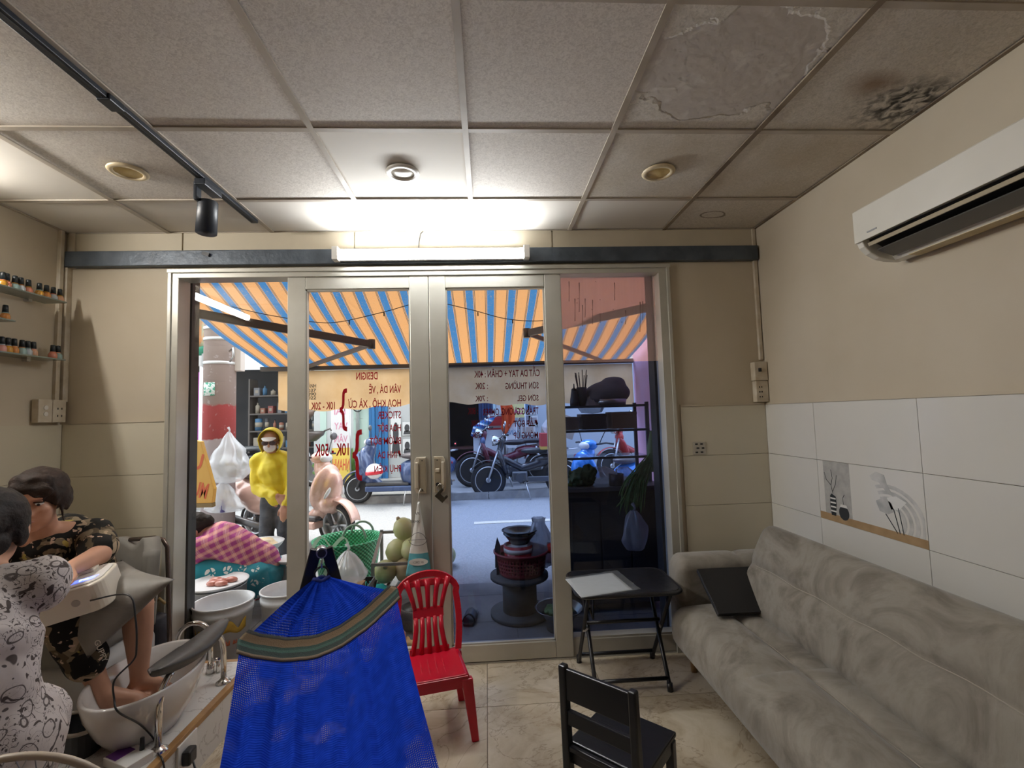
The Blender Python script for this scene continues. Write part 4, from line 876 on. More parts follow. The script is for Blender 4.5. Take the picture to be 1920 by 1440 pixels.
def hand(bl, wrist, direc, normal, side=1, curl=.5, L=.17):
    """palm and five fingers; direc along the hand, normal out of the back of the hand"""
    w = Vector(wrist); d = Vector(direc).normalized(); n = Vector(normal); n = (n-d*n.dot(d)).normalized(); x = d.cross(n)*side
    k = L/.17
    for i in range(4):
        o = (-.030+.020*i)*k; b = w+x*o*.55; kn = w+d*(.082-.006*abs(i-1.4))*k+x*o
        bl.c(b+d*.01*k, .013*k, kn, .0115*k)
        ln = [.036, .041, .038, .029][i]*k; p = kn; dd = d.copy()
        for sgm in range(3):
            a = curl*(.55+.35*sgm); dd = (dd*math.cos(a)-n*math.sin(a)).normalized(); q = p+dd*ln*[1, .72, .6][sgm]; bl.c(p, (.0095-.0009*sgm)*k, q, (.0088-.0009*sgm)*k); p = q
    t0 = w+d*.022*k-x*.026*k; t1 = t0+(d*.6-x*.75-n*.35).normalized()*.036*k; t2 = t1+(d*.85-x*.25-n*.4*(curl+.4)).normalized()*.032*k; t3 = t2+(d*.9-n*.5*(curl+.3)).normalized()*.024*k
    bl.c(t0, .014*k, t1, .0115*k).c(t1, .011*k, t2, .010*k).c(t2, .010*k, t3, .0085*k)
def look(pos, fwd, up=(0, 0, 1)):
    f = Vector(fwd).normalized(); u = Vector(up); r = f.cross(u).normalized(); u = r.cross(f)
    return Matrix(((r.x, f.x, u.x, pos[0]), (r.y, f.y, u.y, pos[1]), (r.z, f.z, u.z, pos[2]), (0, 0, 0, 1)))
def foot(bl, ankle, toe, s=1.0, up=Vector((0, 0, 1))):
    a, t_ = Vector(ankle), Vector(toe); d = (t_-a); d.z = 0; d.normalize(); sd = d.cross(up)
    heel = a-d*.035*s-up*.05*s; ball = Vector((t_.x, t_.y, heel.z-.003))-d*.05*s
    bl.c(a, .034*s, heel, .03*s).c(heel, .03*s, ball, .026*s).c(a+d*.02, .034*s, ball+up*.012, .022*s).c(ball-sd*.022*s, .020*s, ball+sd*.022*s, .022*s)
    for i in range(5): b = ball+sd*(.032-.016*i)*s; bl.c(b, .012*s, b+d*(.05-.006*i)*s-up*.006, (.0115 if i == 0 else .0085)*s)
# --- customer in the armchair
def m_camo():
    t = NT('camouflage_print'); a = t.noise(11, 2, .6); b = t.noise(15, 2, .8); v = t.node('ShaderNodeVectorMath', operation='ADD'); t.set(v.inputs[0], t.co()); v.inputs[1].default_value = (3, 7, 1); c2 = t.noise(10, 2, .6, .5, v.outputs[0])
    c = t.ramp(a, [(0, (.10, .075, .045)), (.47, (.22, .17, .11)), (.60, (.40, .30, .20))], 'CONSTANT'); c = t.mix(t.ramp(b, [(.50, 0), (.51, 1)]), c, (.012, .011, .010)); c = t.mix(t.ramp(c2, [(.66, 0), (.67, 1)]), c, (.55, .44, .12)); c = t.mix(t.ramp(t.noise(38, 2), [(.66, 0), (.68, 1)]), c, (.55, .38, .28))
    t.base(c, .85, 0, .2); t.bump(t.noise(16, 3), .3, .01); return t.m
CAMO = m_camo()
base = Vector((-1.93, 2.36, PZ)); pc = thing('person', 'customer in a camouflage print outfit seated with bare feet in the basin', 'person', tuple(base))
HD = Vector((-1.825, 2.02, 1.145)); HM_ = look(HD, (.36, -.90, -.14))
bl = Blob(); head(bl, HM_, 1.02)
pel = Vector((-1.93, 2.36, .66)); chest = Vector((-1.90, 2.22, .90)); nb = Vector((-1.865, 2.10, .985))
bl.c(nb, .05, HD+Vector((-.01, .02, -.07)), .048).c(chest, .11, nb, .06).c(pel, .13, chest, .12)
shL, shR = Vector((-1.745, 2.20, .955)), Vector((-2.0, 2.08, .955))
elL, elR = aty(186, 1040, 2.06), Vector((-1.98, 1.86, .88))
wrL, wrR = aty(128, 1068, 1.90), Vector((-1.78, 1.76, .88))
bl.c(nb, .06, shL, .055).c(nb, .06, shR, .055)
bl.c(shL, .052, elL, .043).c(elL, .042, wrL, .028).c(shR, .052, elR, .042).c(elR, .04, wrR, .028)
hand(bl, wrL, wrL-elL, (0, 0, 1), 1, .25); hand(bl, wrR, wrR-elR, (0, 0, 1), -1, .25)
knL, knR = aty(258, 1135, 2.12), aty(125, 1165, 1.98)
anL, anR = atz(262, 1278, .345), atz(196, 1306, .345)
toL, toR = atz(330, 1292, .27), atz(290, 1312, .285)
hpL, hpR = pel+Vector((.09, 0, -.01)), pel+Vector((-.09, -.02, -.01))
for hp, kn, an, to in ((hpL, knL, anL, toL), (hpR, knR, anR, toR)):
    cf = kn.lerp(an, .38)+Vector((-.008, .012, 0)); bl.chain([(hp, .085), (kn, .058), (cf, .053), (kn.lerp(an, .8), .036), (an, .033)]); foot(bl, an, to, .95)
bl.build('body', SKIN, pc, vox=.0075, smooth=5)
face_bits(pc, HM_, 1.02)
hb = Blob(); S = HM_ @ Matrix.Scale(1.02, 4)
def he(b_, c, r): b_.e(S @ Vector(c), r, S.to_3x3().normalized())
he(hb, (0, -.018, .040), (.092, .105, .088)); he(hb, (0, -.085, .0), (.065, .05, .075)); he(hb, (.080, -.015, .0), (.018, .045, .058)); he(hb, (-.080, -.015, .0), (.018, .045, .058)); he(hb, (.0, .050, .085), (.070, .035, .035)); he(hb, (-.036, .080, .050), (.040, .014, .032)); he(hb, (.02, .082, .064), (.048, .014, .022)); he(hb, (-.068, .045, .02), (.012, .016, .045)); he(hb, (.064, .06, .04), (.014, .018, .03))
hb.c(S @ Vector((-.075, .03, .03)), .010, S @ Vector((-.086, .03, -.09)), .004)
hb.build('hair', P('brown_hair', (.035, .02, .014), .65, col2=(.018, .011, .008), nsc=35, bump=.3, bsc=110, spec=.25), pc, vox=.007, smooth=4, noise=.004, nscale=40)
sb = Blob(); sb.c(pel+Vector((0, 0, .03)), .155, chest, .150).c(chest, .145, nb+Vector((0, .02, -.035)), .085).c(nb+Vector((0, .02, -.03)), .075, shL, .066).c(nb+Vector((0, .02, -.03)), .070, shR, .066)
mdL = shL.lerp(elL, .72); mdR = shR.lerp(elR, .72); sb.c(shL, .072, mdL, .073).c(shR, .072, mdR, .07)
sb.build('shirt', CAMO, pc, vox=.011, smooth=4, noise=.009, nscale=14)
pb = Blob(); pb.c(hpL, .115, hpR, .115)
pb.chain([(hpL, .11), (knL.lerp(hpL, .12), .078)]); pb.chain([(hpR, .11), (knR, .080), (knR.lerp(anR, .30), .077), (knR.lerp(anR, .52), .073)])
pt_ = pb.build('trousers', CAMO, pc, vox=.011, smooth=4, noise=.008, nscale=14)
wt = P('trouser_print_white', (.6, .56, .5), .8); a_ = aty(176, 1203, 1.865); me = text_mesh('GUPPY', 'print', wt, .022, .085, bold=.01); o = bpy.data.objects.new('print', me); link(o, pt_, True)
o.matrix_basis = Matrix.Translation(a_) @ Matrix.Rotation(1.15, 4, 'Y') @ Matrix.Rotation(PI/2, 4, 'X')
# --- nail technician, back to the room
def m_doodle():
    t = NT('doodle_print_cotton'); co = t.co(); n = t.node('ShaderNodeTexNoise'); t.set(n.inputs['Vector'], co); n.inputs['Scale'].default_value = 9
    v = t.node('ShaderNodeVectorMath', operation='ADD'); t.set(v.inputs[0], co); sc_ = t.node('ShaderNodeVectorMath', operation='SCALE'); t.set(sc_.inputs[0], n.outputs['Color']); sc_.inputs['Scale'].default_value = .06; t.set(v.inputs[1], sc_.outputs[0]); v = v.outputs[0]
    d1 = t.voro(17, vec=v); k1 = t.ramp(d1, [(.33, 0), (.35, 1), (.385, 1), (.405, 0)])        # rings
    k2 = t.ramp(t.voro(42, vec=v), [(.16, 1), (.19, 0)]); k3 = t.ramp(t.noise(27, 2, 1.5), [(.485, 0), (.495, 1), (.505, 1), (.515, 0)])
    m = t.ramp(t.noise(5, 2), [(.42, 0), (.5, 1)]); k3 = t.math('MULTIPLY', k3, m); k4 = t.ramp(t.noise(34, 1, .5), [(.64, 0), (.66, 1)])
    k = t.math('MAXIMUM', t.math('MAXIMUM', t.math('MULTIPLY', k1, .85), t.math('MULTIPLY', k2, .85)), t.math('MAXIMUM', k3, t.math('MULTIPLY', k4, .9)))
    c = t.mix(k, (.58, .52, .50), (.035, .022, .02)); t.base(c, .85, 0, .2); t.bump(t.noise(7, 4), .35, .02); return t.m
DOOD = m_doodle()
base = Vector((-1.40, 1.42, 0)); pn = thing('person', 'nail technician with tied black hair in a white doodle print dress, seated', 'person', tuple(base))
HD = Vector((-1.492, 1.50, 1.130)); HM2 = look(HD, (-.50, .72, -.30))
bl = Blob(); head(bl, HM2, 1.0)
nb = Vector((-1.455, 1.435, 1.00)); chest = Vector((-1.425, 1.39, .86)); pel = Vector((-1.42, 1.36, .56))
shR, shL = Vector((-1.345, 1.50, .975)), Vector((-1.62, 1.34, .97))
bl.c(nb, .05, HD+Vector((.01, -.01, -.06)), .05).c(chest, .11, nb, .06).c(pel, .13, chest, .12).c(nb, .055, shR, .05).c(nb, .055, shL, .05)
elR, wrR = Vector((-1.52, 1.70, .86)), Vector((-1.66, 1.80, .885)); elL, wrL = Vector((-1.70, 1.52, .84)), Vector((-1.74, 1.72, .88))
bl.c(shR, .05, elR, .042).c(elR, .04, wrR, .027).c(shL, .05, elL, .042).c(elL, .04, wrL, .027); hand(bl, wrR, wrR-elR, (0, 0, 1), 1, .5); hand(bl, wrL, wrL-elL, (0, 0, 1), -1, .5)
for sx in (-1, 1):
    hp = pel+Vector((.09*sx, .03, -.03)); kn = Vector((-1.60+.10*sx, 1.62, .50)); an = Vector((-1.55+.10*sx, 1.56, .085)); bl.chain([(hp, .085), (kn, .058), (kn.lerp(an, .4), .05), (an, .034)]); foot(bl, an, an+Vector((-.05, .16, -.07)), .92)
bl.build('body', SKIN, pn, vox=.0085, smooth=5); face_bits(pn, HM2)
hb = Blob(); S = HM2
he(hb, (0, -.022, .035), (.090, .104, .092)); he(hb, (0, -.095, .012), (.055, .05, .06)); he(hb, (0, -.06, -.05), (.06, .05, .045)); he(hb, (.07, -.005, -.0), (.018, .055, .06)); he(hb, (-.07, -.005, -.0), (.018, .055, .06)); he(hb, (0, -.128, .0), (.042, .03, .045))
hr = hb.build('hair', HAIR, pn, vox=.007, smooth=4, noise=.003, nscale=50)
MB().tube([S @ Vector((.04*math.cos(a), -.150+.006*math.sin(2*a), -.005+.03*math.sin(a))) for a in [2*PI*k/20 for k in range(20)]], .006, 8, closed=True).build('hair_clip', P('clip_dark', (.05, .05, .055), .2), hr)
db = Blob(); db.c(nb+Vector((.01, -.01, -.05)), .085, chest, .155).c(nb+Vector((.01, -.01, -.045)), .08, shR, .078).c(nb+Vector((.01, -.01, -.045)), .08, shL, .076).c(chest, .145, pel, .18).c(shR, .074, shR.lerp(elR, .40), .074).c(shL, .074, shL.lerp(elL, .5), .07)
db.c(pel, .18, Vector((-1.42, 1.42, .53)), .19).c(pel+Vector((.03, .05, 0)), .165, Vector((-1.45, 1.55, .52)), .13).c(pel+Vector((-.1, .03, 0)), .17, Vector((-1.62, 1.56, .52)), .13).c(Vector((-1.46, 1.55, .52)), .13, Vector((-1.54, 1.64, .50)), .10).c(Vector((-1.66, 1.56, .52)), .12, Vector((-1.68, 1.64, .50)), .10)
db.build('dress', DOOD, pn, vox=.011, smooth=5, noise=.012, nscale=11)
t = thing('stool', 'black round stool under the nail technician', 'stool', (-1.37, 1.38, 0))
MB().lathe([(0, .345), (.15, .345), (.158, .332), (.15, .31), (0, .31)], n=28).build('seat', BLACK, t); MB().cyl((0, 0, .04), (0, 0, .31), .025, n=16).build('column', CHROME, t)
for k in range(5): a = 2*PI*k/5; MB().bar((0, 0, .05), (.18*math.cos(a), .18*math.sin(a), .02), .03, .02).build('foot', BLACK, t)
# --- clutter on and around the platform
t = thing('waste_basket', 'dark grey basket with a pale rim on the platform behind the dress', 'basket', tuple(atz(140, 1408, PZ)))
def orr(w, h, r): return rrect(w, h, r, 4)
o1, o2, o3 = orr(.20, .15, .05), orr(.175, .125, .045), orr(.165, .115, .04)
vs = [(x, y, z) for q, z in ((o2, 0), (o1, .10)) for x, y in q]; n = len(o1)
mb = MB(); mb.add(vs, [tuple(reversed(range(n)))]+[(i, (i+1) % n, n+(i+1) % n, n+i) for i in range(n)], False); mb.build('wall', P('dark_basket', (.02, .022, .024), .5), t, solid=.004)
MB().tube([(x, y, .10) for x, y in o1], .007, 8, closed=True).build('rim', P('basket_rim', (.42, .38, .32), .4), t)
t = thing('product_box', 'white carton with a purple panel on the platform edge', 'box', tuple(atz(238, 1432, PZ)), -.45)
MB().lohi((-.07, -.04, 0), (.07, .05, .03)).build('carton', WHITE, t, bevel=.002); MB().lohi((-.065, -.035, .03), (-.005, .03, .0312)).build('purple_panel', P('purple_print', (.12, .03, .20), .5), t)
t = thing('nail_polish_bottle', 'clear bottle with a tall black cap on the platform by the chrome post', 'nail polish', tuple(atz(266, 1421, PZ)))
MB().lathe([(0, 0), (.014, 0), (.014, .024), (.007, .03), (0, .03)], n=14).build('bottle', P('clear_polish', (.55, .53, .50), .08, coat=.5), t); MB().lathe([(0, .03), (.0085, .03), (.007, .072), (0, .072)], n=12).build('cap', BLACK, t)
t = thing('umbrella', 'folded black star print umbrella leaning between armchair and glass', 'umbrella', (-1.72, 2.70, 0))
u0, u1 = aty(300, 1300, 2.68), aty(290, 1152, 2.68)
MB().tube([u0+(u1-u0)*k for k in (-.25, .1, .3, .55, .8, .95, 1.0)], [.012, .03, .048, .055, .05, .06, .03], 10).build('canopy', P('umbrella_black', (.012, .013, .018), .6, col2=(.02, .02, .03), nsc=20), t, world=True); MB().tube([u1, u1+(u1-u0)*.12, u1+(u1-u0)*.2+Vector((.03, 0, 0)), u1+(u1-u0)*.13+Vector((.06, 0, 0))], .008, 8).build('handle', P('umbrella_handle', (.3, .2, .08), .5), t, world=True); MB().tube([u0-(u1-u0)*.25, Vector((u0.x+.01, 2.68, .0))], .005, 6).build('tip', STEEL, t, world=True)
# fan
FC = Vector((-1.05, 1.13, .505)); fd = Vector((-.2, .95, .10)).normalized()
t = thing('standing_fan', 'standing fan with a wire guard beside the nail technician', 'fan', (FC.x, FC.y, 0))
fx = fd.cross(Vector((0, 0, 1))).normalized(); fy = fx.cross(fd); R_ = .225
def fp(a, r, o): return FC+fx*(r*math.cos(a))+fy*(r*math.sin(a))+fd*o
MB().tube([fp(2*PI*k/48, R_, 0) for k in range(48)], .008, 8, closed=True).build('guard_rim', P('fan_rim', (.40, .33, .26), .4), t, world=True)
WIRE = P('fan_wire', (.45, .45, .46), .3, .6)
for sgn, nw in ((1, 36), (-1, 36)):
    for k in range(nw):
        a = 2*PI*k/nw; MB().tube([fp(a, R_*q, sgn*.055*math.sqrt(max(0, 1-q*q))) for q in (.18, .5, .75, .92, 1)], .0014, 4, False).build('guard_wire', WIRE, t, world=True)
MB().cyl(FC+fd*.05, FC+fd*.06, .045, n=24).build('badge', P('fan_badge', (.2, .03, .03), .4), t, world=True)
for k in range(3):
    a0 = 2*PI*k/3; MB().grid(lambda u, v: fp(a0+(u-.5)*(1.1-.35*v), .03+.15*v, .012*(u-.5)*3), 8, 6).build('blade', P('fan_blade', (.05, .06, .08), .3) if k == 0 else bpy.data.materials['fan_blade'], t, world=True, solid=.003)
MB().cyl(FC-fd*.05, FC-fd*.17, .06, .045, 20).build('motor', BLACK, t, world=True); hb_ = FC-fd*.11; MB().cyl((hb_.x, hb_.y, .03), (hb_.x, hb_.y, hb_.z), .014, n=12).build('pole', BLACK, t, world=True); MB().lathe([(0, 0), (.15, 0), (.15, .015), (.05, .035), (0, .035)], (hb_.x, hb_.y, 0), 28).build('base', BLACK, t, world=True)
# ================================================================ outdoors: ground, awning, pole
def gslab(x0, x1, y0, y1, th=.1, dz=0):
    return MB().hexa([(x0, y0, gz(y0)+dz-th), (x1, y0, gz(y0)+dz-th), (x1, y1, gz(y1)+dz-th), (x0, y1, gz(y1)+dz-th), (x0, y0, gz(y0)+dz), (x1, y0, gz(y0)+dz), (x1, y1, gz(y1)+dz), (x0, y1, gz(y1)+dz)])
CONC = P('pavement_concrete', (.38, .37, .35), .8, col2=(.30, .29, .28), nsc=3, bump=.1); SLAB = P('shaded_paving_slab', (.20, .20, .205), .75, col2=(.14, .14, .145), nsc=4, bump=.1)  # slab grey is darkened: shade under the awning put into the colour
ASPH = P('asphalt', (.36, .36, .36), .85, col2=(.28, .28, .285), nsc=60, bump=.25, bsc=150)
pv = struct(gslab(-9, 9, D+.13, 4.12, .12, -.004).build('trim_3', P('pavement_joint', (.16, .16, .155), .9)), 'concrete slab pavement outside the shop door', 'pavement')
for i in range(-7, 6):
    for y0, y1 in ((D+.14, 3.40), (3.404, 3.86), (3.864, 4.12)):
        x0 = -.45+.62*i; gslab(x0+.003, x0+.617, y0, y1, .03).build('paving_slab', SLAB, pv)
struct(gslab(-14, 14, 4.12, 7.74, .12, -.012).build('trim_4', ASPH), 'grey asphalt street', 'street')
fs = struct(gslab(-14, 14, 7.74, 14, .12, .10).build('trim_5', CONC), 'raised concrete pavement across the street', 'pavement')
KERB = P('kerb_concrete', (.42, .41, .39), .85, col2=(.3, .29, .28), nsc=7)
for i in range(-7, 8): gslab(i*1.0+.004, i*1.0+.996, 7.66, 7.80, .14, .105).build('kerb_stone', KERB, fs)
o = prop(gslab(-.20, 1.35, 6.13, 6.24, .004, -.0075).build('lane_mark', P('pale_road_paint', (.72, .66, .50), .7, col2=(.6, .55, .45), nsc=20)), 'pale yellow painted dash on the street', 'road marking')
# awning
PHASE = -.28
def aw(t):
    x, y, z = t.xyz(); f = t.math('FRACT', t.math('ADD', t.math('DIVIDE', t.math('SUBTRACT', x, PHASE), .167), 100.5))
    a = t.math('ABSOLUTE', t.math('SUBTRACT', f, .5))      # 0 at the middle of a blue stripe
    c = t.ramp(a, [(0, (.035, .125, .27)), (.165, (.035, .12, .25)), (.166, (.48, .27, .135)), (.19, (.06, .045, .04)), (.215, (.48, .27, .135)), (.238, (.06, .045, .04)), (.263, (.47, .235, .095))], 'CONSTANT')
    return t.mix(t.math('MULTIPLY', t.ramp(t.noise(60, 3), [(.60, 0), (.66, 1)]), .4), c, (.30, .2, .12))
AWM = cloth('striped_awning_canvas', aw, .5); VAL = cloth('ochre_valance_canvas', lambda t: t.ramp(t.noise(5, 4), [(.3, (.74, .48, .24)), (.7, (.82, .58, .33))]), .55)
ABR = P('dark_arm_metal', (.10, .085, .075), .4, .4)
t = thing('awning', 'striped orange and blue folding awning above the pavement', 'awning', (-.35, 2.96, 2.62))
AX0, AX1, AYF, AZF = -2.30, 1.56, 5.0, 2.0
def awf(u, v): 
    x = AX0+(AX1-AX0)*u; y = 2.97+(AYF-2.97)*v; z = 2.64+(AZF-2.64)*v-.07*math.sin(PI*v)+.012*math.sin(v*9+u*4)*math.sin(PI*v)+.010*math.sin(u*34)*math.sin(PI*v); return (x, y, z)
MB().grid(awf, 90, 24).build('canvas', AWM, t, world=True)
MB().lohi((AX0-.05, AYF-.03, AZF-.035), (AX1+.05, AYF+.02, AZF+.012)).build('front_bar', ABR, t, world=True, bevel=.004); MB().cyl((AX0, 3.0, 2.66), (AX1, 3.0, 2.66), .05, n=16).build('roller', ABR, t, world=True)
vx0, vx1 = -2.17, 1.60
vl = MB().grid(lambda u, v: (vx0+(vx1-vx0)*u, AYF-.012+.018*math.sin(u*47)*v+.02*mnoise.noise(Vector((u*20, v*2, 0)))*v, AZF-.04-(.40+.012*math.sin(u*63)+.02*math.sin(u*11))*v-.10*max(0, (u-.86)/.14)*v), 140, 12).build('valance', VAL, t, world=True)
ADI = P('ad_ink', (.06, .05, .045), .8)
for txt, py, h_ in (('ẢNH', 727, 7), ('037', 735, 6), ('890', 742, 6), ('022', 749, 6)):
    p = aty(577, py, AYF-.035); q = aty(577, py-h_, AYF-.035); me = text_mesh(txt, 'print', ADI, q.z-p.z, .085, bold=.02); o = bpy.data.objects.new('print', me); link(o, vl, False); o.matrix_basis = Matrix(((1, 0, 0, p.x), (0, 0, -1, AYF-.036), (0, 1, 0, p.z), (0, 0, 0, 1)))
for q in (((-1.92, 3.0, 2.15), (-.965, 4.0, 2.07), (-1.86, 4.96, 2.0)), ((1.35, 3.0, 2.17), (.365, 4.0, 2.14), (1.25, 4.96, 2.0))):
    a, b, c = [Vector(k) for k in q]; ar = MB().bar(a, b, .03, .06).build('upper_arm', ABR, t, world=True, bevel=.006); MB().bar(b, c, .028, .04).build('lower_arm', ABR, t, world=True, bevel=.006); MB().cyl(b+Vector((0, 0, -.04)), b+Vector((0, 0, .04)), .03, n=14).build('elbow', ABR, t, world=True)
t = thing('hanging_wire', 'thin black wire strung under the awning with small clips', 'wire', (-.35, 3.5, 2.3))
wp = [aty(px, py, 3.5) for px, py in ((435, 575), (500, 590), (590, 604), (640, 603), (720, 585), (800, 566), (880, 580), (950, 598), (1020, 601), (1080, 585))]
MB().tube(smooth(wp, 5), .003, 5).build('wire', BLACK, t, world=True)
for px, py in ((655, 602), (720, 586), (896, 586), (961, 600)): p = aty(px, py, 3.5); MB().box((p.x, p.y, p.z-.012), (.008, .008, .03)).build('clip', BLACK, t, world=True)
# roller-shutter rails just outside the glass
RAIL = P('shutter_rail_dark', (.05, .05, .052), .5, .3, col2=(.03, .03, .032), nsc=6)
struct(MB().lohi((-1.90, 2.955, -.02), (-1.808, 3.03, 2.6)).build('trim_6', RAIL), 'dark steel shutter rail outside the clear pane', 'shutter rail')
struct(MB().lohi((1.092, 2.955, -.02), (1.42, 3.06, 2.6)).build('trim_7', RAIL), 'black steel shutter rail outside the tinted pane', 'shutter rail')
struct(MB().lohi((1.62, 2.96, -.05), (1.8, 5.02, 2.9)).build('wall_pink', P('pink_plaster', (.72, .36, .46), .8, col2=(.66, .42, .62), nsc=2)), 'pink neighbouring wall beside the food cart', 'wall')
t = thing('plastic_sheet', 'dirty pinkish plastic sheet slung under the right end of the awning', 'plastic sheet', (.85, 3.1, 2.5))
e0 = [aty(1046, 617, 3.6), aty(1110, 604, 3.55), aty(1165, 588, 3.5), aty(1235, 562, 3.45)]
def shf(u, v):
    k = u*3; i = min(2, int(k)); b = e0[i].lerp(e0[i+1], k-i); a = Vector((.42+.95*u, 3.0, 2.58)); p = a.lerp(b, v); return (p.x, p.y, p.z-.05*math.sin(PI*v)+.01*math.sin(u*18+v*3))
MB().grid(shf, 30, 12).build('sheet', cloth('pinkish_plastic', (.86, .62, .56), .7, .5), t, world=True)
# utility pole
def m_pole():
    t = NT('weathered_painted_pole'); x, y, z = t.xyz(); n = t.noise(9, 6); zz = t.math('ADD', z, t.math('MULTIPLY', t.math('SUBTRACT', n, .5), .10))
    c = t.ramp(t.math('DIVIDE', zz, 3.), [(0, (.42, .36, .36)), (.30, (.40, .33, .33)), (.402, (.40, .33, .33)), (.405, (.30, .035, .035)), (.533, (.34, .045, .045)), (.536, (.24, .17, .145)), (1, (.34, .27, .235))])
    t.base(t.mix(t.math('MULTIPLY', t.ramp(t.noise(22, 5), [(.64, 0), (.68, 1)]), .35), c, (.56, .50, .48)), .8); t.bump(n, .3); return t.m
pX, pY = -3.10, 5.6
t = thing('utility_pole', 'weathered concrete utility pole with a red painted ring and steel bands', 'pole', (pX, pY, gz(pY)))
MB().lathe([(.172, 0), (.166, 2), (.155, 5)], n=32).build('shaft', m_pole(), t)
for py in (618, 638, 682): z = aty(412, py, pY).z-gz(pY); MB().lathe([(.164, z-.016), (.172, z-.016), (.172, z+.016), (.164, z+.016)], n=32).build('band', P('band_white', (.75, .75, .74), .35, .5) if py == 618 else bpy.data.materials['band_white'], t)
p = aty(397, 731, pY-.16)
def curved(name, m, a0, a1, z0, z1, par, r=.170): return MB().grid(lambda u, v: (r*math.cos(a0+(a1-a0)*u), r*math.sin(a0+(a1-a0)*u), z0+(z1-z0)*v), 10, 2).build(name, m, par, solid=.002)
z0 = aty(400, 743, pY).z-gz(pY); z1 = aty(400, 719, pY).z-gz(pY)
STK = NT('sticker_green_white'); x, y, z = STK.xyz(); STK.base(STK.mix(STK.ramp(STK.noise(40, 2), [(.5, 0), (.52, 1)]), (.7, .74, .7), (.05, .35, .22)), .5); curved('sticker', STK.m, -2.2, -1.35, z0, z1, t, .171)
MB().tube([(.16, -.1, 2.22), (.22, -.14, 2.25), (.23, -.15, 2.15), (.17, -.11, 2.1)], .012, 8).build('hook', STEEL, t)
p = aty(446, 652, pY+.05); MB().lohi((p.x-.06, p.y-.05, p.z-.28), (p.x+.06, p.y+.05, p.z+.28)).build('junction_box', P('pale_box', (.66, .58, .52), .5), t, world=True, bevel=.005)
# carrier bags on the pole
BAG = film('thin_white_plastic', (.93, .94, .95), (.86, .86, .88), .42, .12, .25)
def bag(name, label, prof, loc, mat, sq=.8, group=None, seed=0, cat='bag', knot=True):
    t = thing(name, label, cat, loc, 0, group); h = prof[-1][1]
    def fn(u, v):
        k = v*(len(prof)-1); i = min(len(prof)-2, int(k)); r = prof[i][0]+(prof[i+1][0]-prof[i][0])*(k-i); z = prof[i][1]+(prof[i+1][1]-prof[i][1])*(k-i); a = 2*PI*u
        w = 1+.13*math.sin(5*a+seed)*v+.10*math.sin(11*a+2*seed+z*8)*v+.30*mnoise.noise(Vector((math.cos(a)*1.5, math.sin(a)*1.5, z*8+seed)))+.05*math.sin(17*a+z*30); return (r*w*math.cos(a), r*w*sq*math.sin(a), z)
    MB().grid(fn, 36, 28).build('sack', mat, t)
    if knot: MB().tube([(0, 0, h-.01), (.01, 0, h+.02), (-.008, 0, h+.05)], [.012, .008, .014], 8).build('knot', mat, t)
    return t
b1p = aty(428, 907, 5.28); tt = bag('carrier_bag', 'bulging white carrier bag tied to the utility pole, above another', [(0, 0), (.13, .02), (.19, .12), (.20, .22), (.14, .36), (.05, .5), (.015, .56)], tuple(b1p), BAG, .7, 'bags on the utility pole', 1)
Blob().e((-.06, -.02, .2), (.06, .06, .12)).e((.05, 0, .15), (.08, .07, .09)).build('contents', P('bag_contents_grey', (.28, .27, .27), .6, col2=(.5, .46, .42), nsc=20), tt, world=False, vox=.02)
b2p = aty(418, 962, 5.28); tt = bag('carrier_bag', 'flat white carrier bag with a purple bottle under the bulging one', [(0, 0), (.15, .015), (.20, .05), (.17, .14), (.12, .24), (.05, .31), (.02, .34)], tuple(b2p), BAG, .5, 'bags on the utility pole', 4)
MB().lathe([(0, .02), (.025, .02), (.025, .09), (.01, .11), (.01, .15), (0, .15)], (.03, -.06, 0), 12).build('contents', P('purple_bottle', (.06, .04, .2), .3), tt)
# leaning food sign
sA, sB = Vector((-2.63, 4.32, 1.27)), Vector((-2.38, 4.32, .80))
t = thing('food_sign', 'tilted orange and yellow food sign board with big letters by the pole', 'sign', (-2.62, 4.32, .62))
SGM = Matrix.Translation((-2.66, 4.30, .70)) @ Matrix.Rotation(.22, 4, 'Y') @ Matrix.Rotation(PI/2, 4, 'X')
MB().prism([(-.35, -.02), (.24, .10), (.225, .22), (.02, .60), (-.35, .60)], .05, SGM).build('board', P('sign_yellow', (.78, .46, .10), .5), t, world=True, bevel=.004); MB().prism([(-.35, -.06), (.25, .065), (.24, .10), (-.35, -.02)], .055, SGM).build('edge', P('sign_edge', (.26, .19, .08), .6), t, world=True)
SR = P('sign_red', (.70, .14, .05), .5)
for txt, x, y, h_ in (('NUM', -.02, .13, .13), ('U', -.01, .36, .14)):
    me = text_mesh(txt, 'lettering', SR, h_, .20 if len(txt) > 1 else .09, bold=.03); o = bpy.data.objects.new('lettering', me); link(o, t, True); o.matrix_basis = SGM @ Matrix.Translation((x, y, .052))
MB().cyl((-2.66, 4.33, gz(4.3)), (-2.66, 4.33, .75), .02, n=10).build('post', STEEL, t, world=True)

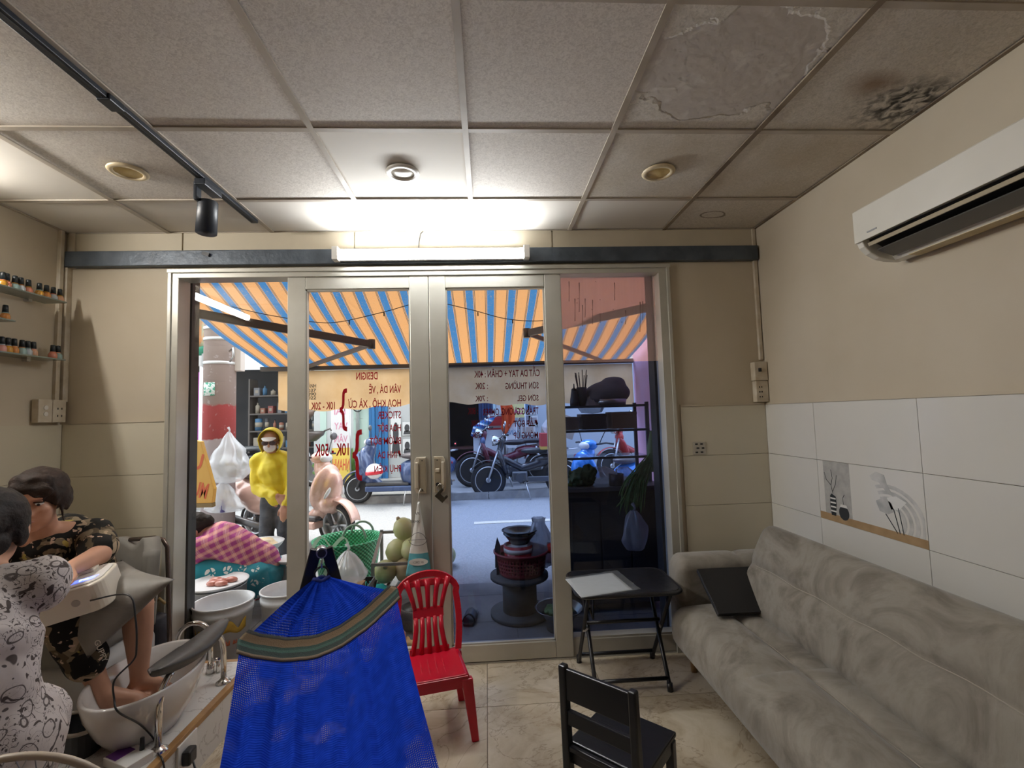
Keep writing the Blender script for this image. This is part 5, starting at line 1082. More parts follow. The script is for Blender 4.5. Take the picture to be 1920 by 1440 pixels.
# ================================================================ street food seller and her things
def m_plaid():
    t = NT('plaid_cotton'); x, y, z = t.xyz(); a = t.math('FRACT', t.math('MULTIPLY', t.math('ADD', x, t.math('MULTIPLY', z, .5)), 17.)); b = t.math('FRACT', t.math('MULTIPLY', t.math('SUBTRACT', z, t.math('MULTIPLY', x, .45)), 17.))
    ka = t.ramp(a, [(0, 0), (.45, 0), (.46, 1)], 'CONSTANT'); kb = t.ramp(b, [(0, 0), (.45, 0), (.46, 1)], 'CONSTANT')
    c = t.mix(ka, (.72, .30, .26), (.45, .04, .18)); d = t.mix(kb, (.75, .42, .36), (.30, .07, .30)); c = t.mix(.5, c, d)
    ln = t.math('MAXIMUM', t.ramp(a, [(.2, 0), (.21, 1), (.24, 0)], 'CONSTANT'), t.ramp(b, [(.2, 0), (.21, 1), (.24, 0)], 'CONSTANT')); t.base(t.mix(t.math('MULTIPLY', ln, .6), c, (.8, .6, .62)), .85); return t.m
def m_floral():
    t = NT('teal_daisy_print'); d = t.voro(9, rnd=.8); k = t.ramp(d, [(.11, 0), (.12, 1), (.30, 1), (.31, 0)], 'CONSTANT')
    v = t.voro(26, feature='DISTANCE_TO_EDGE'); k = t.math('MULTIPLY', k, t.ramp(v, [(.10, 0), (.12, 1)])); t.base(t.mix(k, (.01, .24, .32), (.75, .78, .76)), .8); return t.m
SDY = .16; sb_ = Vector((-1.80, 3.78, gz(3.78))); t = thing('person', 'street seller bending low in a pink plaid shirt and teal floral trousers', 'person', tuple(sb_))
hp = Vector((-1.80, 3.86, .27)); ch = Vector((-2.10, 3.80, .48)); HDv = Vector((-2.24, 3.74, .63)); Hv = look(HDv, (-.75, -.30, -.60))
bl = Blob(); head(bl, Hv, .95); bl.c(hp, .13, ch, .12).c(ch, .08, HDv+Vector((.05, .02, -.02)), .05)
for s in (-1, 1):
    sh = ch+Vector((-.04, .15*s, .04)); el = sh+Vector((-.12, -.02, -.20)); wr = el+Vector((-.16, -.05, -.06)); bl.c(ch, .08, sh, .055).c(sh, .05, el, .042).c(el, .04, wr, .028); hand(bl, wr, wr-el, (0, 0, 1), s, .6, .16)
    kn = Vector((-2.11, 3.80+.16*s, .34)); an = Vector((-2.02, 3.78+.16*s, .06)); bl.chain([(hp+Vector((0, .08*s, -.02)), .085), (kn, .06), (an, .035)]); foot(bl, an, an+Vector((-.16, -.02, -.04)), .9)
bl.build('body', SKIN, t, vox=.0085, smooth=5); face_bits(t, Hv, .95)
hb = Blob(); S = Hv @ Matrix.Scale(.95, 4); he(hb, (0, -.024, .04), (.088, .10, .088)); he(hb, (0, -.11, .0), (.05, .04, .05)); hb.build('hair', HAIR, t, vox=.008, noise=.003, nscale=40)
sb = Blob(); sb.c(hp+Vector((-.02, 0, .06)), .155, ch+Vector((.02, 0, .03)), .165)
for s in (-1, 1): sh = ch+Vector((-.04, .15*s, .04)); el = sh+Vector((-.12, -.02, -.20)); sb.c(ch, .12, sh, .085).c(sh, .08, el, .065).c(el, .062, el.lerp(el+Vector((-.16, -.05, -.06)), .6), .05)
sb.build('shirt', m_plaid(), t, vox=.012, noise=.012, nscale=12)
pb = Blob(); pb.c(hp+Vector((0, -.08, -.03)), .15, hp+Vector((0, .08, -.03)), .15)
for s in (-1, 1): kn = Vector((-2.11, 3.80+.16*s, .34)); an = Vector((-2.02, 3.78+.16*s, .06)); pb.chain([(hp+Vector((0, .08*s, -.02)), .12), (kn, .095), (kn.lerp(an, .8), .07)])
pb.build('trousers', m_floral(), t, vox=.012, noise=.008, nscale=12)
t = thing('stool', 'low plastic stool under the street seller', 'stool', (-1.78, 3.88, gz(3.88))); MB().lohi((-.12, -.12, .09), (.12, .12, .12)).build('seat', RED, t, bevel=.01)
for sx in (-1, 1):
    for sy in (-1, 1): MB().bar((sx*.10, sy*.10, .09), (sx*.12, sy*.12, 0), .03, .02).build('leg', RED, t)
PLW = P('white_bucket_plastic', (.74, .75, .77), .35, col2=(.70, .71, .73), nsc=4); PLW_T = PLW
def bucket(label, c, r, h, pr=None, group='white buckets outside the door'):
    t = thing('bucket', label, 'bucket', c, 0, group)
    MB().lathe([(0, .0), (r*.80, 0), (r*.83, .01), (r*.965, h*.80), (r*1.0, h*.805), (r*1.0, h*.88), (r*.975, h*.885), (r*.985, h-.01), (r*1.03, h-.008), (r*1.03, h), (r*.97, h), (r*.93, h*.8), (r*.78, .02), (0, .02)], n=40).build('shell', PLW, t)
    return t
bk = bucket('open white plastic bucket with yellow and red print just outside the clear pane', (-1.675, 3.10, gz(3.1)), .168, .355)
YP = P('bucket_print_yellow', (.72, .48, .05), .5, col2=(.6, .36, .03), nsc=30); RP = P('bucket_print_red', (.6, .16, .08), .5)
def onb(par, r0, a0, a1, z0, z1, m, wob=.01, sd=0): MB().grid(lambda u, v: ((r0+.05*((z0+(z1-z0)*v)-.2))*math.cos(a0+(a1-a0)*u), (r0+.05*((z0+(z1-z0)*v)-.2))*math.sin(a0+(a1-a0)*u), z0+(z1-z0)*v*(.4+.6*abs(math.sin(u*5+sd)))+wob*math.sin(u*7+sd)), 20, 3).build('print', m, par, solid=.001)
onb(bk, .159, -1.15, -.25, .20, .265, YP); onb(bk, .159, -2.2, -1.75, .185, .235, YP, .008, 2); onb(bk, .158, -1.05, -.85, .13, .16, RP, .0); onb(bk, .158, -.75, -.60, .13, .155, RP, .0)
bucket('open white plastic bucket beside the printed one, partly behind the door stile', (-1.335, 3.22, gz(3.2)), .16, .37)
t = thing('meat_pot', 'steel pot with a white lid tray holding pieces of red meat', 'pot', (-1.90, 3.44, gz(3.44)))
PT_ = Matrix.Translation((0, 0, .05))
MB().lathe([(0, -.05), (.165, -.05), (.175, .02), (.178, .27), (.185, .28), (.17, .28), (.165, .02), (0, .02)], n=36, M=PT_).build('pot', P('grey_pot', (.30, .31, .33), .35, .5), t); MB().lathe([(0, .282), (.17, .282), (.192, .30), (.192, .306), (.17, .292), (0, .29)], n=36, M=PT_).build('lid_tray', PLW, t)
MT = P('raw_meat', (.42, .13, .09), .35, col2=(.55, .25, .2), nsc=20)
for i, (a, b) in enumerate(((.0, .0), (.06, .02), (-.05, .03), (.03, -.05), (-.03, -.04))): MB().ball((a+.02, b, .355), (.045, .03, .02), 10, 6).build('meat', MT, t, sub=0)
t = thing('food_bowl', 'wide white basin of yellow food on a white pedestal bucket', 'bowl', (-2.03, 4.30, gz(4.3)))
MB().lathe([(.10, 0), (.085, .03), (.10, .28), (0, .28)], n=28).build('pedestal', PLW, t); MB().lathe([(0, .285), (.13, .285), (.19, .35), (.205, .375), (.198, .378), (.18, .352), (.12, .30), (0, .30)], n=36).build('basin', PLW, t)
YF = P('yellow_food', (.78, .55, .25), .6, col2=(.75, .66, .5), nsc=14)
Blob().e((0, 0, .35), (.16, .15, .035)).e((.05, .02, .375), (.08, .07, .03)).e((-.06, -.02, .37), (.07, .06, .03)).build('food', YF, t, world=False, vox=.014, noise=.02, nscale=18)
t = thing('weighing_scale', 'round grey dial scale half hidden behind the door stile', 'scale', (-1.60, 3.95, gz(3.95)))
MB().lathe([(0, 0), (.13, 0), (.13, .03), (0, .03)], n=28, M=Matrix.Translation((0, 0, .15)) @ Matrix.Rotation(PI/2, 4, 'X')).build('dial', P('scale_grey', (.38, .42, .42), .4), t); MB().lohi((-.10, -.02, 0), (.10, .16, .10)).build('base', P('scale_green', (.05, .4, .35), .4), t, bevel=.01); MB().lathe([(0, .30), (.10, .31), (.13, .34), (.125, .34), (0, .318)], n=24).build('pan', PLW, t); MB().cyl((0, .03, .1), (0, .03, .31), .02, n=10).build('stem', STEEL, t)
# green woven basket
t = thing('woven_basket', 'tall bright green woven plastic basket with a ribbon bow', 'basket', (-1.265, 4.32, gz(4.32)))
GRB = NT('green_weave'); ux, uy, uz = GRB.xyz(); an_ = GRB.math('ARCTAN2', uy, ux); w1_ = GRB.math('SINE', GRB.math('MULTIPLY', an_, 46.)); w2_ = GRB.math('SINE', GRB.math('MULTIPLY', uz, 190.)); pr_ = GRB.math('MULTIPLY', w1_, w2_)
GRB.base(GRB.ramp(GRB.math('ADD', GRB.math('MULTIPLY', pr_, .5), .5), [(.2, (.01, .18, .07)), (.5, (.03, .42, .18)), (.8, (.10, .62, .33))]), .4); GRB.bump(pr_, .6, .01); GRB = GRB.m
MB().lathe([(0, 0), (.22, 0), (.235, .02), (.285, .34), (.30, .36), (.305, .375), (.28, .375), (.265, .34), (.22, .03), (0, .03)], n=48).build('body', GRB, t)
MB().tube([(.06+.10*math.cos(a), -.02, .36+.13*math.sin(a)) for a in [PI*k/12 for k in range(13)]], .011, 8).build('handle', P('basket_handle', (.30, .38, .32), .5), t); MB().tube([(.06+.10*math.cos(a), .26, .36+.10*math.sin(a)) for a in [PI*k/12 for k in range(13)]], .011, 8).build('handle', bpy.data.materials['basket_handle'], t)
RIB = cloth('pale_ribbon', (.72, .88, .74), .4)
for a, b, c in (((-.05, -.29, .36), (-.12, -.32, .47), (-.20, -.30, .38)), ((-.05, -.29, .36), (.06, -.32, .46), (.10, -.30, .36)), ((-.06, -.29, .36), (-.12, -.33, .26), (-.18, -.31, .19)), ((-.04, -.29, .36), (.04, -.33, .33), (.12, -.31, .28)), ((-.05, -.29, .36), (-.06, -.33, .25), (-.10, -.31, .16))):
    pp = smooth([a, b, c], 6); mb = MB()
    for i in range(len(pp)-1): mb.add([pp[i]+Vector((-.012, 0, .008)), pp[i]+Vector((.012, 0, -.008)), pp[i+1]+Vector((.012, 0, -.008)), pp[i+1]+Vector((-.012, 0, .008))], [(0, 1, 2, 3)])
    mb.build('ribbon', RIB, t, solid=.001)
# crate, produce bag, tarp, pink bag, rack of green coconuts
t = thing('plastic_crate', 'small black lattice crate under the tied produce bag', 'crate', (-1.00, 3.40, gz(3.4)))
for sx, sy, wx, wy in ((-.16, 0, .008, .22), (.16, 0, .008, .22), (0, -.11, .32, .008), (0, .11, .32, .008)):
    MB().lohi((sx-wx/2, sy-wy/2, .285), (sx+wx/2, sy+wy/2, .315)).build('rim', BLACK, t); MB().lohi((sx-wx/2, sy-wy/2, 0), (sx+wx/2, sy+wy/2, .02)).build('rim', BLACK, t)
    L_ = max(wx, wy); n_ = int(L_/.03)
    for k in range(n_):
        o_ = -L_/2+L_*(k+.5)/n_
        for dd in (-.03, .03):
            if wx > wy: MB().bar((sx+o_-dd, sy, .02), (sx+o_+dd, sy, .29), .006, .009).build('lattice_bar', BLACK, t)
            else: MB().bar((sx, sy+o_-dd, .02), (sx, sy+o_+dd, .29), .006, .009).build('lattice_bar', BLACK, t)
MB().lohi((-.16, -.11, .0), (.16, .11, .012)).build('bottom', BLACK, t); MB().lohi((-.13, -.07, .012), (.10, .09, .30)).build('carton', P('brown_carton', (.42, .28, .16), .8), t)
bag('produce_bag', 'tied clear bag of vegetables standing on the black crate', [(0, 0), (.10, .01), (.125, .06), (.10, .13), (.05, .19), (.015, .22)], (-1.00, 3.40, gz(3.4)+.315), BAG, .8, None, 2)
t = thing('tarpaulin', 'crumpled turquoise plastic sheet on the pavement behind the crate', 'tarpaulin', (-.98, 3.75, gz(3.75)))
MB().grid(lambda u, v: (-.24+.48*u, -.22+.44*v, .16*math.sin(PI*u)**.6*math.sin(PI*v)**.6*(1+.35*mnoise.noise(Vector((u*4, v*4, 0))))+.05*abs(mnoise.noise(Vector((u*8, v*8, 2))))), 24, 24).build('sheet', cloth('turquoise_plastic', (.02, .50, .50), .3, .35), t)
bag('carrier_bag', 'pale pink plastic bag standing by the hammock band', [(0, 0), (.13, .01), (.15, .06), (.12, .14), (.07, .21), (.05, .27), (.06, .31)], (-.73, 3.19, gz(3.19)+.0), cloth('pink_plastic', (.82, .50, .62), .45, .35), .8, None, 9, knot=False)
RK = P('rack_steel', (.26, .24, .23), .4, .5)
t = thing('metal_rack', 'welded steel rack holding green coconuts', 'rack', (-.76, 3.98, gz(3.98)))
for x in (-.17, .20):
    for y in (-.15, .17): MB().lohi((x-.012, y-.012, 0), (x+.012, y+.012, .30 if y < 0 else .48)).build('upright', RK, t)
for a, b in (((-.17, -.15, .285), (.20, -.15, .285)), ((-.17, .17, .46), (.20, .17, .46)), ((-.17, -.15, .285), (-.17, .17, .46)), ((.20, -.15, .285), (.20, .17, .46)), ((-.17, -.15, .10), (.20, -.15, .10)), ((-.17, .17, .10), (.20, .17, .10)), ((-.17, -.15, .10), (-.17, .17, .10)), ((.2, -.15, .10), (.2, .17, .10))): MB().bar(a, b, .022, .022).build('rail', RK, t)
for k in range(5): MB().bar((-.15+.08*k, -.15, .095), (-.15+.08*k, .17, .095), .025, .01).build('slat', RK, t)
CO = P('green_coconut', (.42, .46, .20), .45, col2=(.52, .50, .28), nsc=7, bump=.1); CO2 = P('brown_coconut', (.44, .36, .22), .55, col2=(.36, .28, .16), nsc=9)
cm = MB().lathe([(0, -.1), (.035, -.095), (.075, -.06), (.092, 0), (.082, .05), (.05, .09), (.02, .105), (0, .105)], n=24).mesh('husk', CO); cm2 = MB().lathe([(0, -.1), (.035, -.095), (.075, -.06), (.092, 0), (.082, .05), (.05, .09), (.02, .105), (0, .105)], n=24).mesh('husk', CO2); st_ = MB().lathe([(0, .10), (.02, .10), (.012, .125), (0, .125)], n=10).mesh('stem_end', CO2)
for i, (x, y, z, rx, ry, lb) in enumerate(((-.86, 3.95, .19, .9, .3, 'green coconut at the bottom corner of the steel rack'), (-.70, 3.98, .19, -.6, .5, 'brownish coconut low in the steel rack beside the hanging bag'), (-.78, 4.04, .33, .5, -.5, 'green coconut lying on two others in the steel rack'), (-.65, 4.00, .35, 1.2, .2, 'plump green coconut in the rack beside the door stile'), (-.72, 4.07, .49, .3, .4, 'topmost green coconut of the pile in the rack'))):
    t = thing('coconut', lb, 'coconut', (x, y, gz(y)+z), 0, 'coconuts in the steel rack'); t.rotation_euler = (rx, ry, i); inst(cm2 if i == 1 else cm, 'husk', t); inst(st_, 'stem_end', t)
p = atg(843, 1058); t = thing('coconut', 'pale green coconut lying on the street by the door stile', 'coconut', (p.x-.03, p.y, gz(p.y)+.085), 0); inst(cm, 'husk', t, rot=(1.3, .3, 0)); inst(st_, 'stem_end', t, rot=(1.3, .3, 0))
t = thing('clay_stove', 'dark round charcoal stove seen through the red chair', 'stove', (-.53, 3.40, gz(3.4)))
MB().lathe([(0, 0), (.10, 0), (.125, .03), (.115, .13), (.10, .135), (.09, .05), (0, .05)], n=28).build('body', P('dark_clay', (.05, .05, .055), .8, bump=.4, bsc=60), t); MB().lathe([(.0, .12), (.09, .12), (.09, .128), (0, .128)], n=20).build('grate', BLACK, t)
t = thing('shoe', 'black slip-on shoe lying beside the charcoal stove', 'shoe', (-.68, 3.50, gz(3.5)), .4); Blob().c((-.1, 0, .035), .035, (.1, 0, .03), .04).e((-.07, 0, .07), (.05, .04, .03)).build('upper', BLACK, t, world=False, vox=.009); MB().lohi((-.13, -.038, 0), (.14, .038, .014)).build('sole', BLACK, t, bevel=.01)
t = thing('ginger_root', 'knobbly ginger root on the pavement by the door', 'ginger', (-.50, 3.12, gz(3.1)))
Blob().c((-.05, 0, .02), .02, (.05, .01, .022), .018).c((0, 0, .02), .018, (.03, -.05, .02), .016).c((-.03, 0, .02), .016, (-.05, .05, .03), .014).build('root', P('ginger_skin', (.52, .34, .15), .7), t, world=False, vox=.007)
p = atg(882, 1168); t = thing('slipper', 'single dark slipper on the pavement outside the blue tinted door', 'slipper', (p.x, p.y+.06, gz(p.y)), 1.45)
MB().prism([(-.12, -.035), (-.09, -.042), (.05, -.045), (.11, -.04), (.135, 0), (.11, .04), (.05, .045), (-.09, .042), (-.12, .035)], .022).build('sole', BLACK, t, bevel=.006); MB().grid(lambda u, v: (-.09+.12*v, -.045+.09*u, .02+.05*math.sin(PI*u)**.7), 12, 6).build('strap', BLACK, t, solid=.006)

# ================================================================ cable spool table with red basket (behind the blue film)
SPX, SPY = .208, 3.50; g0 = gz(SPY)
t = thing('cable_spool', 'dark wooden cable spool used as a table under the red basket', 'cable spool', (SPX, SPY, g0)); SPM = P('spool_dark', (.06, .065, .07), .7, col2=(.04, .042, .046), nsc=8)
MB().lathe([(0, 0), (.215, 0), (.215, .03), (0, .03)], n=36).build('flange', SPM, t); MB().lathe([(0, .03), (.125, .03), (.125, .265), (0, .265)], n=30).build('drum', SPM, t); MB().lathe([(0, .265), (.212, .265), (.212, .29), (0, .29)], n=36).build('flange', SPM, t)
t = thing('plastic_basket', 'dark red perforated plastic basket on the cable spool', 'basket', (SPX+.02, SPY, g0+.29))
RB = P('dark_red_basket', (.25, .02, .03), .4)
rw = [(0, 0), (.155, 0), (.165, .015), (.185, .145), (.192, .15)]
MB().lathe(rw[:3]+[(.168, .04)], n=40).build('base', RB, t); MB().lathe([(.182, .125), (.186, .15), (.205, .158), (.205, .168), (.188, .168), (.178, .125)], n=40).build('rim', RB, t)
for k in range(48): a = 2*PI*k/48; MB().bar((.167*math.cos(a), .167*math.sin(a), .03), (.183*math.cos(a), .183*math.sin(a), .135), .012, .004, (math.cos(a), math.sin(a), 0)).build('wall_strip', RB, t)
for z, r in ((.055, .1705), (.08, .1745), (.105, .1785)): MB().lathe([(r-.002, z-.006), (r+.002, z-.006), (r+.002, z+.006), (r-.002, z+.006)], n=40).build('wall_hoop', RB, t)
zb = g0+.295
def lth(name, label, cat, prof, m, loc, part='body', extra=None, n=30):
    t = thing(name, label, cat, loc); MB().lathe(prof, n=n).build(part, m, t)
    return t
t = lth('red_tub', 'red plastic tub with a white stripe standing in the red basket', 'tub', [(0, 0), (.095, 0), (.10, .02), (.108, .20), (.10, .20), (.09, .02), (0, .02)], P('tub_red', (.45, .02, .03), .35), (SPX-.0, SPY+.0, zb+.005))
MB().lathe([(.1035, .15), (.1085, .15), (.1095, .18), (.1045, .18)], n=30).build('stripe', WHITE, t); MB().box((-.03, -.105, .10), (.05, .006, .06)).build('green_label', P('label_green', (.03, .25, .1), .5), t)
t = lth('steel_bowl', 'dark steel bowl stacked on the red tub', 'bowl', [(0, 0), (.06, 0), (.10, .05), (.115, .07), (.12, .072), (.12, .076), (.10, .062), (.055, .01), (0, .01)], P('dark_steel', (.10, .11, .12), .25, .7), (SPX+.01, SPY, zb+.208)); 
lth('steel_bowl', 'shallow black rimmed bowl nested on top of the bowl stack', 'bowl', [(0, 0), (.07, 0), (.115, .03), (.132, .036), (.132, .042), (.11, .036), (.06, .01), (0, .01)], P('black_enamel', (.02, .02, .024), .2), (SPX+.012, SPY, zb+.268))
t = thing('knife', 'kitchen knife standing upright in the red basket', 'knife', (SPX-.155, SPY-.03, zb+.05)); MB().prism([(-.02, 0), (.02, 0), (.022, .16), (.0, .22), (-.018, .15)], .003, Matrix.Rotation(PI/2, 4, 'X')).build('blade', P('knife_steel', (.09, .10, .11), .3, .6), t); MB().box((0, 0, -.02), (.022, .016, .06)).build('handle', BLACK, t, bevel=.003)
GBG = film('grey_plastic_bag', (.72, .74, .8), (.55, .57, .62), .55, .1, .3)
bag('carrier_bag', 'grey translucent carrier bag leaning in the red basket', [(0, 0), (.085, .01), (.10, .10), (.09, .20), (.06, .28), (.045, .33), (.05, .36)], (SPX+.155, SPY+.0, zb+.03), GBG, .75, None, 3, knot=False)
t = thing('red_bottle', 'red plastic bottle lying across the basket rim', 'bottle', (SPX+.26, SPY-.03, g0+.47)); MB().cyl((-.05, 0, 0), (.06, 0, .01), .04, n=20).build('bottle', P('bright_red', (.7, .02, .02), .3), t); MB().cyl((.06, 0, .01), (.085, 0, .012), .018, n=14).build('cap', WHITE, t)
t = thing('plastic_stool', 'low red stool half hidden behind the cable spool', 'stool', (.42, 3.92, gz(3.72))); MB().lohi((-.13, -.13, .25), (.13, .13, .275)).build('seat', RED, t, bevel=.008)
for sx in (-1, 1):
    for sy in (-1, 1): MB().bar((sx*.11, sy*.11, .25), (sx*.14, sy*.14, 0), .045, .02).build('leg', RED, t)
t = thing('steel_basin', 'steel basin of greens standing on the pavement beside the spool', 'basin', (.46, 3.25, gz(3.25)))
MB().lathe([(0, .0), (.09, 0), (.10, .08), (.165, .14), (.17, .145), (.155, .14), (.08, .05), (0, .05)], n=30).build('basin', P('basin_steel', (.25, .26, .27), .25, .8), t); Blob().e((0, 0, .12), (.10, .10, .04)).build('greens', P('leafy_green', (.06, .14, .04), .6, col2=(.12, .22, .07), nsc=20), t, world=False, vox=.012, noise=.03, nscale=25)

# ================================================================ food cart (right, behind the blue film)
CY_, cx0, cx1 = 3.62, .58, 1.27; gc = gz(CY_); CT = gc+.90
CARTD = P('cart_dark_panel', (.035, .038, .045), .5, .2); CFR = P('cart_frame', (.09, .095, .11), .4, .4)
t = thing('food_cart', 'dark food cart with a glass shelf rack on its counter', 'food cart', ((cx0+cx1)/2, CY_, gc))
MB().lohi((cx0, CY_-.18, gc+.06), (cx1, CY_+.30, CT-.03)).build('body', CARTD, t, world=True); MB().lohi((cx0-.02, CY_-.22, CT-.03), (cx1+.02, CY_+.32, CT)).build('counter', CFR, t, world=True, bevel=.004)
for k in range(3): MB().lohi((cx0+.02+.22*k, CY_-.188, gc+.14), (cx0+.23+.22*k, CY_-.18, CT-.10)).build('door_panel', CARTD, t, world=True, bevel=.003)
for x in (cx0+.06, cx1-.06): MB().cyl((x, CY_-.02, gc+.04), (x, CY_+.02, gc+.04), .045, n=16).build('wheel', BLACK, t, world=True)
for x in (cx0, cx1-.025):
    for y in (CY_-.02, CY_+.28): MB().lohi((x, y, CT), (x+.025, y+.025, CT+.62)).build('rack_post', CFR, t, world=True)
SGL = film('rack_glass', (.86, .9, .93), (.6, .66, .72), .12, .08)
for z in (.20, .41, .60):
    MB().lohi((cx0, CY_-.02, CT+z-.014), (cx1, CY_+.305, CT+z)).build('shelf', SGL if z < .5 else CFR, t, world=True)
    MB().lohi((cx0, CY_-.022, CT+z-.016), (cx1, CY_-.012, CT+z+.002)).build('shelf_edge', CFR, t, world=True)
z1 = CT+.60
t = thing('chopstick_holder', 'dark tube of chopsticks on top of the food cart rack', 'chopsticks', (.765, CY_+.08, z1)); MB().lathe([(0, 0), (.04, 0), (.042, .15), (.036, .15), (.034, .01), (0, .01)], n=18).build('holder', P('holder_dark', (.05, .05, .06), .5), t)
for k in range(10): a = k*2.4; MB().cyl((.012*math.cos(a), .012*math.sin(a), .02), (.05*math.cos(a), .03*math.sin(a), .25+.02*(k % 3)), .0032, n=6).build('chopstick', P('chopstick_dark', (.10, .06, .04), .5) if k == 0 else bpy.data.materials['chopstick_dark'], t)
t = thing('sauce_bottle', 'dark pointed sauce bottle beside the chopstick tube', 'bottle', (.70, CY_+.06, z1)); MB().lathe([(0, 0), (.036, 0), (.036, .04), (.022, .13), (.006, .15), (.004, .18), (0, .18)], n=18).build('bottle', bpy.data.materials['holder_dark'], t); MB().lathe([(.0, .125), (.024, .125), (.02, .14), (0, .14)], n=14).build('cap', BLACK, t)
Tp = thing('covered_pot', 'large grey draped pot on top of the food cart rack', 'pot', (.99, CY_+.14, z1)); Blob().e((0, 0, .10), (.19, .13, .10)).e((.05, 0, .18), (.10, .09, .06)).e((-.08, 0, .05), (.12, .12, .06)).build('cover', P('grey_drape', (.16, .15, .17), .8), Tp, world=False, vox=.016, noise=.01); MB().lathe([(0, 0), (.14, 0), (.15, .05), (0, .05)], n=24).build('pot', STEEL, Tp)
for i, (x, z, w, h_, m, nm, lb) in enumerate(((.85, .412, .20, .12, P('tray_dark', (.07, .06, .07), .5), 'food_tray', 'dark food tray on the upper glass shelf of the cart'), (1.09, .412, .20, .13, P('box_brown', (.26, .15, .11), .7), 'cardboard_box', 'brown box at the end of the upper glass shelf of the cart'), (.665, .412, .12, .10, P('box_tan', (.35, .27, .24), .7), 'paper_packet', 'tan packet on the upper glass shelf near the stile'))):
    t = thing(nm, lb, 'box', (x, CY_+.13, CT+z)); MB().lohi((-w/2, -.09, 0), (w/2, .09, h_)).build('box', m, t, bevel=.006); MB().lohi((-w/2-.004, -.094, h_-.02), (w/2+.004, .094, h_+.004)).build('rim', m, t, bevel=.004)
bag('carrier_bag', 'crumpled clear bag on the upper glass shelf of the cart', [(0, 0), (.08, .01), (.10, .05), (.07, .11), (.03, .15)], (.85, CY_+.10, CT+.412+.125), BAG, .8, None, 6, knot=False)
bag('produce_bag', 'white noodle bag lying on the cart counter', [(0, 0), (.11, .01), (.13, .05), (.10, .10), (.04, .13)], (.86, CY_-.04, CT), BAG, .7, None, 11, knot=False)
bag('produce_bag', 'smaller clear bag beside the tin mug on the counter', [(0, 0), (.08, .01), (.10, .04), (.07, .08), (.03, .11)], (1.08, CY_+.06, CT), BAG, .7, None, 12, knot=False)
t = thing('tin_mug', 'dark tin mug with a spoon on the cart counter', 'mug', (.955, CY_-.14, CT-.0)); MB().lathe([(0, 0), (.055, 0), (.055, .085), (.05, .085), (.05, .01), (0, .01)], n=20).build('mug', P('tin_dark', (.10, .085, .09), .4, .4), t); MB().bar((0, 0, .02), (.01, .02, .12), .012, .004).build('spoon', STEEL, t)
GRN = P('herb_green', (.05, .13, .025), .6, col2=(.10, .22, .05), nsc=16); 
t = thing('herb_bunch', 'dark heap of green herbs on the cart counter near the stile', 'herbs', (.70, CY_-.10, CT)); Blob().e((0, 0, .06), (.11, .08, .075)).e((.05, 0, .10), (.07, .06, .05)).build('leaves', P('herb_dark', (.025, .06, .02), .7), t, world=False, vox=.012, noise=.03, nscale=26); MB().tube([(-.08, -.04, .01), (-.13, -.05, .02)], .012, 6).build('stems', GRN, t)
t = thing('spring_onions', 'bunch of long green onions drooping over the corner of the cart', 'spring onions', (1.20, CY_-.20, CT))
for k in range(70):
    a = random.uniform(-.9, .35); l = random.uniform(.16, .30); x0, y0_ = random.uniform(-.01, .03), random.uniform(-.02, .02)
    pts = [(x0, y0_, .16+random.uniform(0, .08)), (x0-l*.35*math.cos(a), y0_-.02, .13+.05*math.sin(a)), (x0-l*.75*math.cos(a), y0_-.05, .05-.12*random.random()), (x0-l*math.cos(a)*.95, y0_-.06, -.05-.16*random.random())]
    MB().tube(smooth(pts, 3), [.005]*9+[.001], 4, False).build('leaf_blade', GRN, t)
MB().tube([(.01, 0, .10), (.012, 0, .28), (.02, 0, .40)], [.035, .03, .012], 10).build('bulb_bundle', P('onion_stalk', (.20, .28, .12), .5), t); MB().tube([(.02, 0, .38), (.05, .02, .50), (.055, .03, .62)], .003, 5).build('string', BLACK, t)
bag('produce_bag', 'cloudy bag with a blue top hanging under the green onions', [(0, 0), (.06, .01), (.085, .08), (.08, .17), (.05, .24), (.02, .28)], (1.03, CY_-.29, CT-.44), GBG, .8, None, 14)
# ================================================================ passer-by in yellow
YEL = P('yellow_rain_jacket', (.80, .66, .02), .55, col2=(.72, .58, .02), nsc=6, bump=.25, bsc=14); JEAN = P('dark_denim', (.045, .05, .065), .8, col2=(.09, .10, .12), nsc=10)
py_ = 4.66; fz = gz(py_); yb = Vector((-2.06, py_, fz)); t = thing('person', 'passer-by in a yellow hooded jacket, white cap, sunglasses and mask', 'person', tuple(yb))
HD = Vector((-2.085, py_-.02, 1.245)); Hy = look(HD, (.20, -.95, -.18))
nb = Vector((-2.085, py_+.03, 1.11)); ch = Vector((-2.075, py_+.04, .96)); pel = Vector((-2.03, py_+.05, .70))
shR, shL = nb+Vector((-.155, .02, -.045)), nb+Vector((.155, .0, -.045))
elR, elL = Vector((-2.215, py_-.02, .80)), Vector((-1.87, py_-.05, .80)); wrR, wrL = aty(520, 930, py_-.16), Vector((-1.885, py_-.18, .66))
bl = Blob(); head(bl, Hy, .92); bl.c(nb, .05, HD+Vector((0, .02, -.06)), .048).c(ch, .11, nb, .06).c(pel, .12, ch, .11).c(nb, .055, shR, .05).c(nb, .055, shL, .05)
bl.c(shR, .048, elR, .04).c(elR, .038, wrR, .026).c(shL, .048, elL, .04).c(elL, .038, wrL, .026); hand(bl, wrR, Vector((.5, -.2, -.5)), (0, -1, .2), 1, .6, .155); hand(bl, wrL, Vector((0, -.4, -.9)), (0, -1, 0), -1, .5, .155)
lg = []
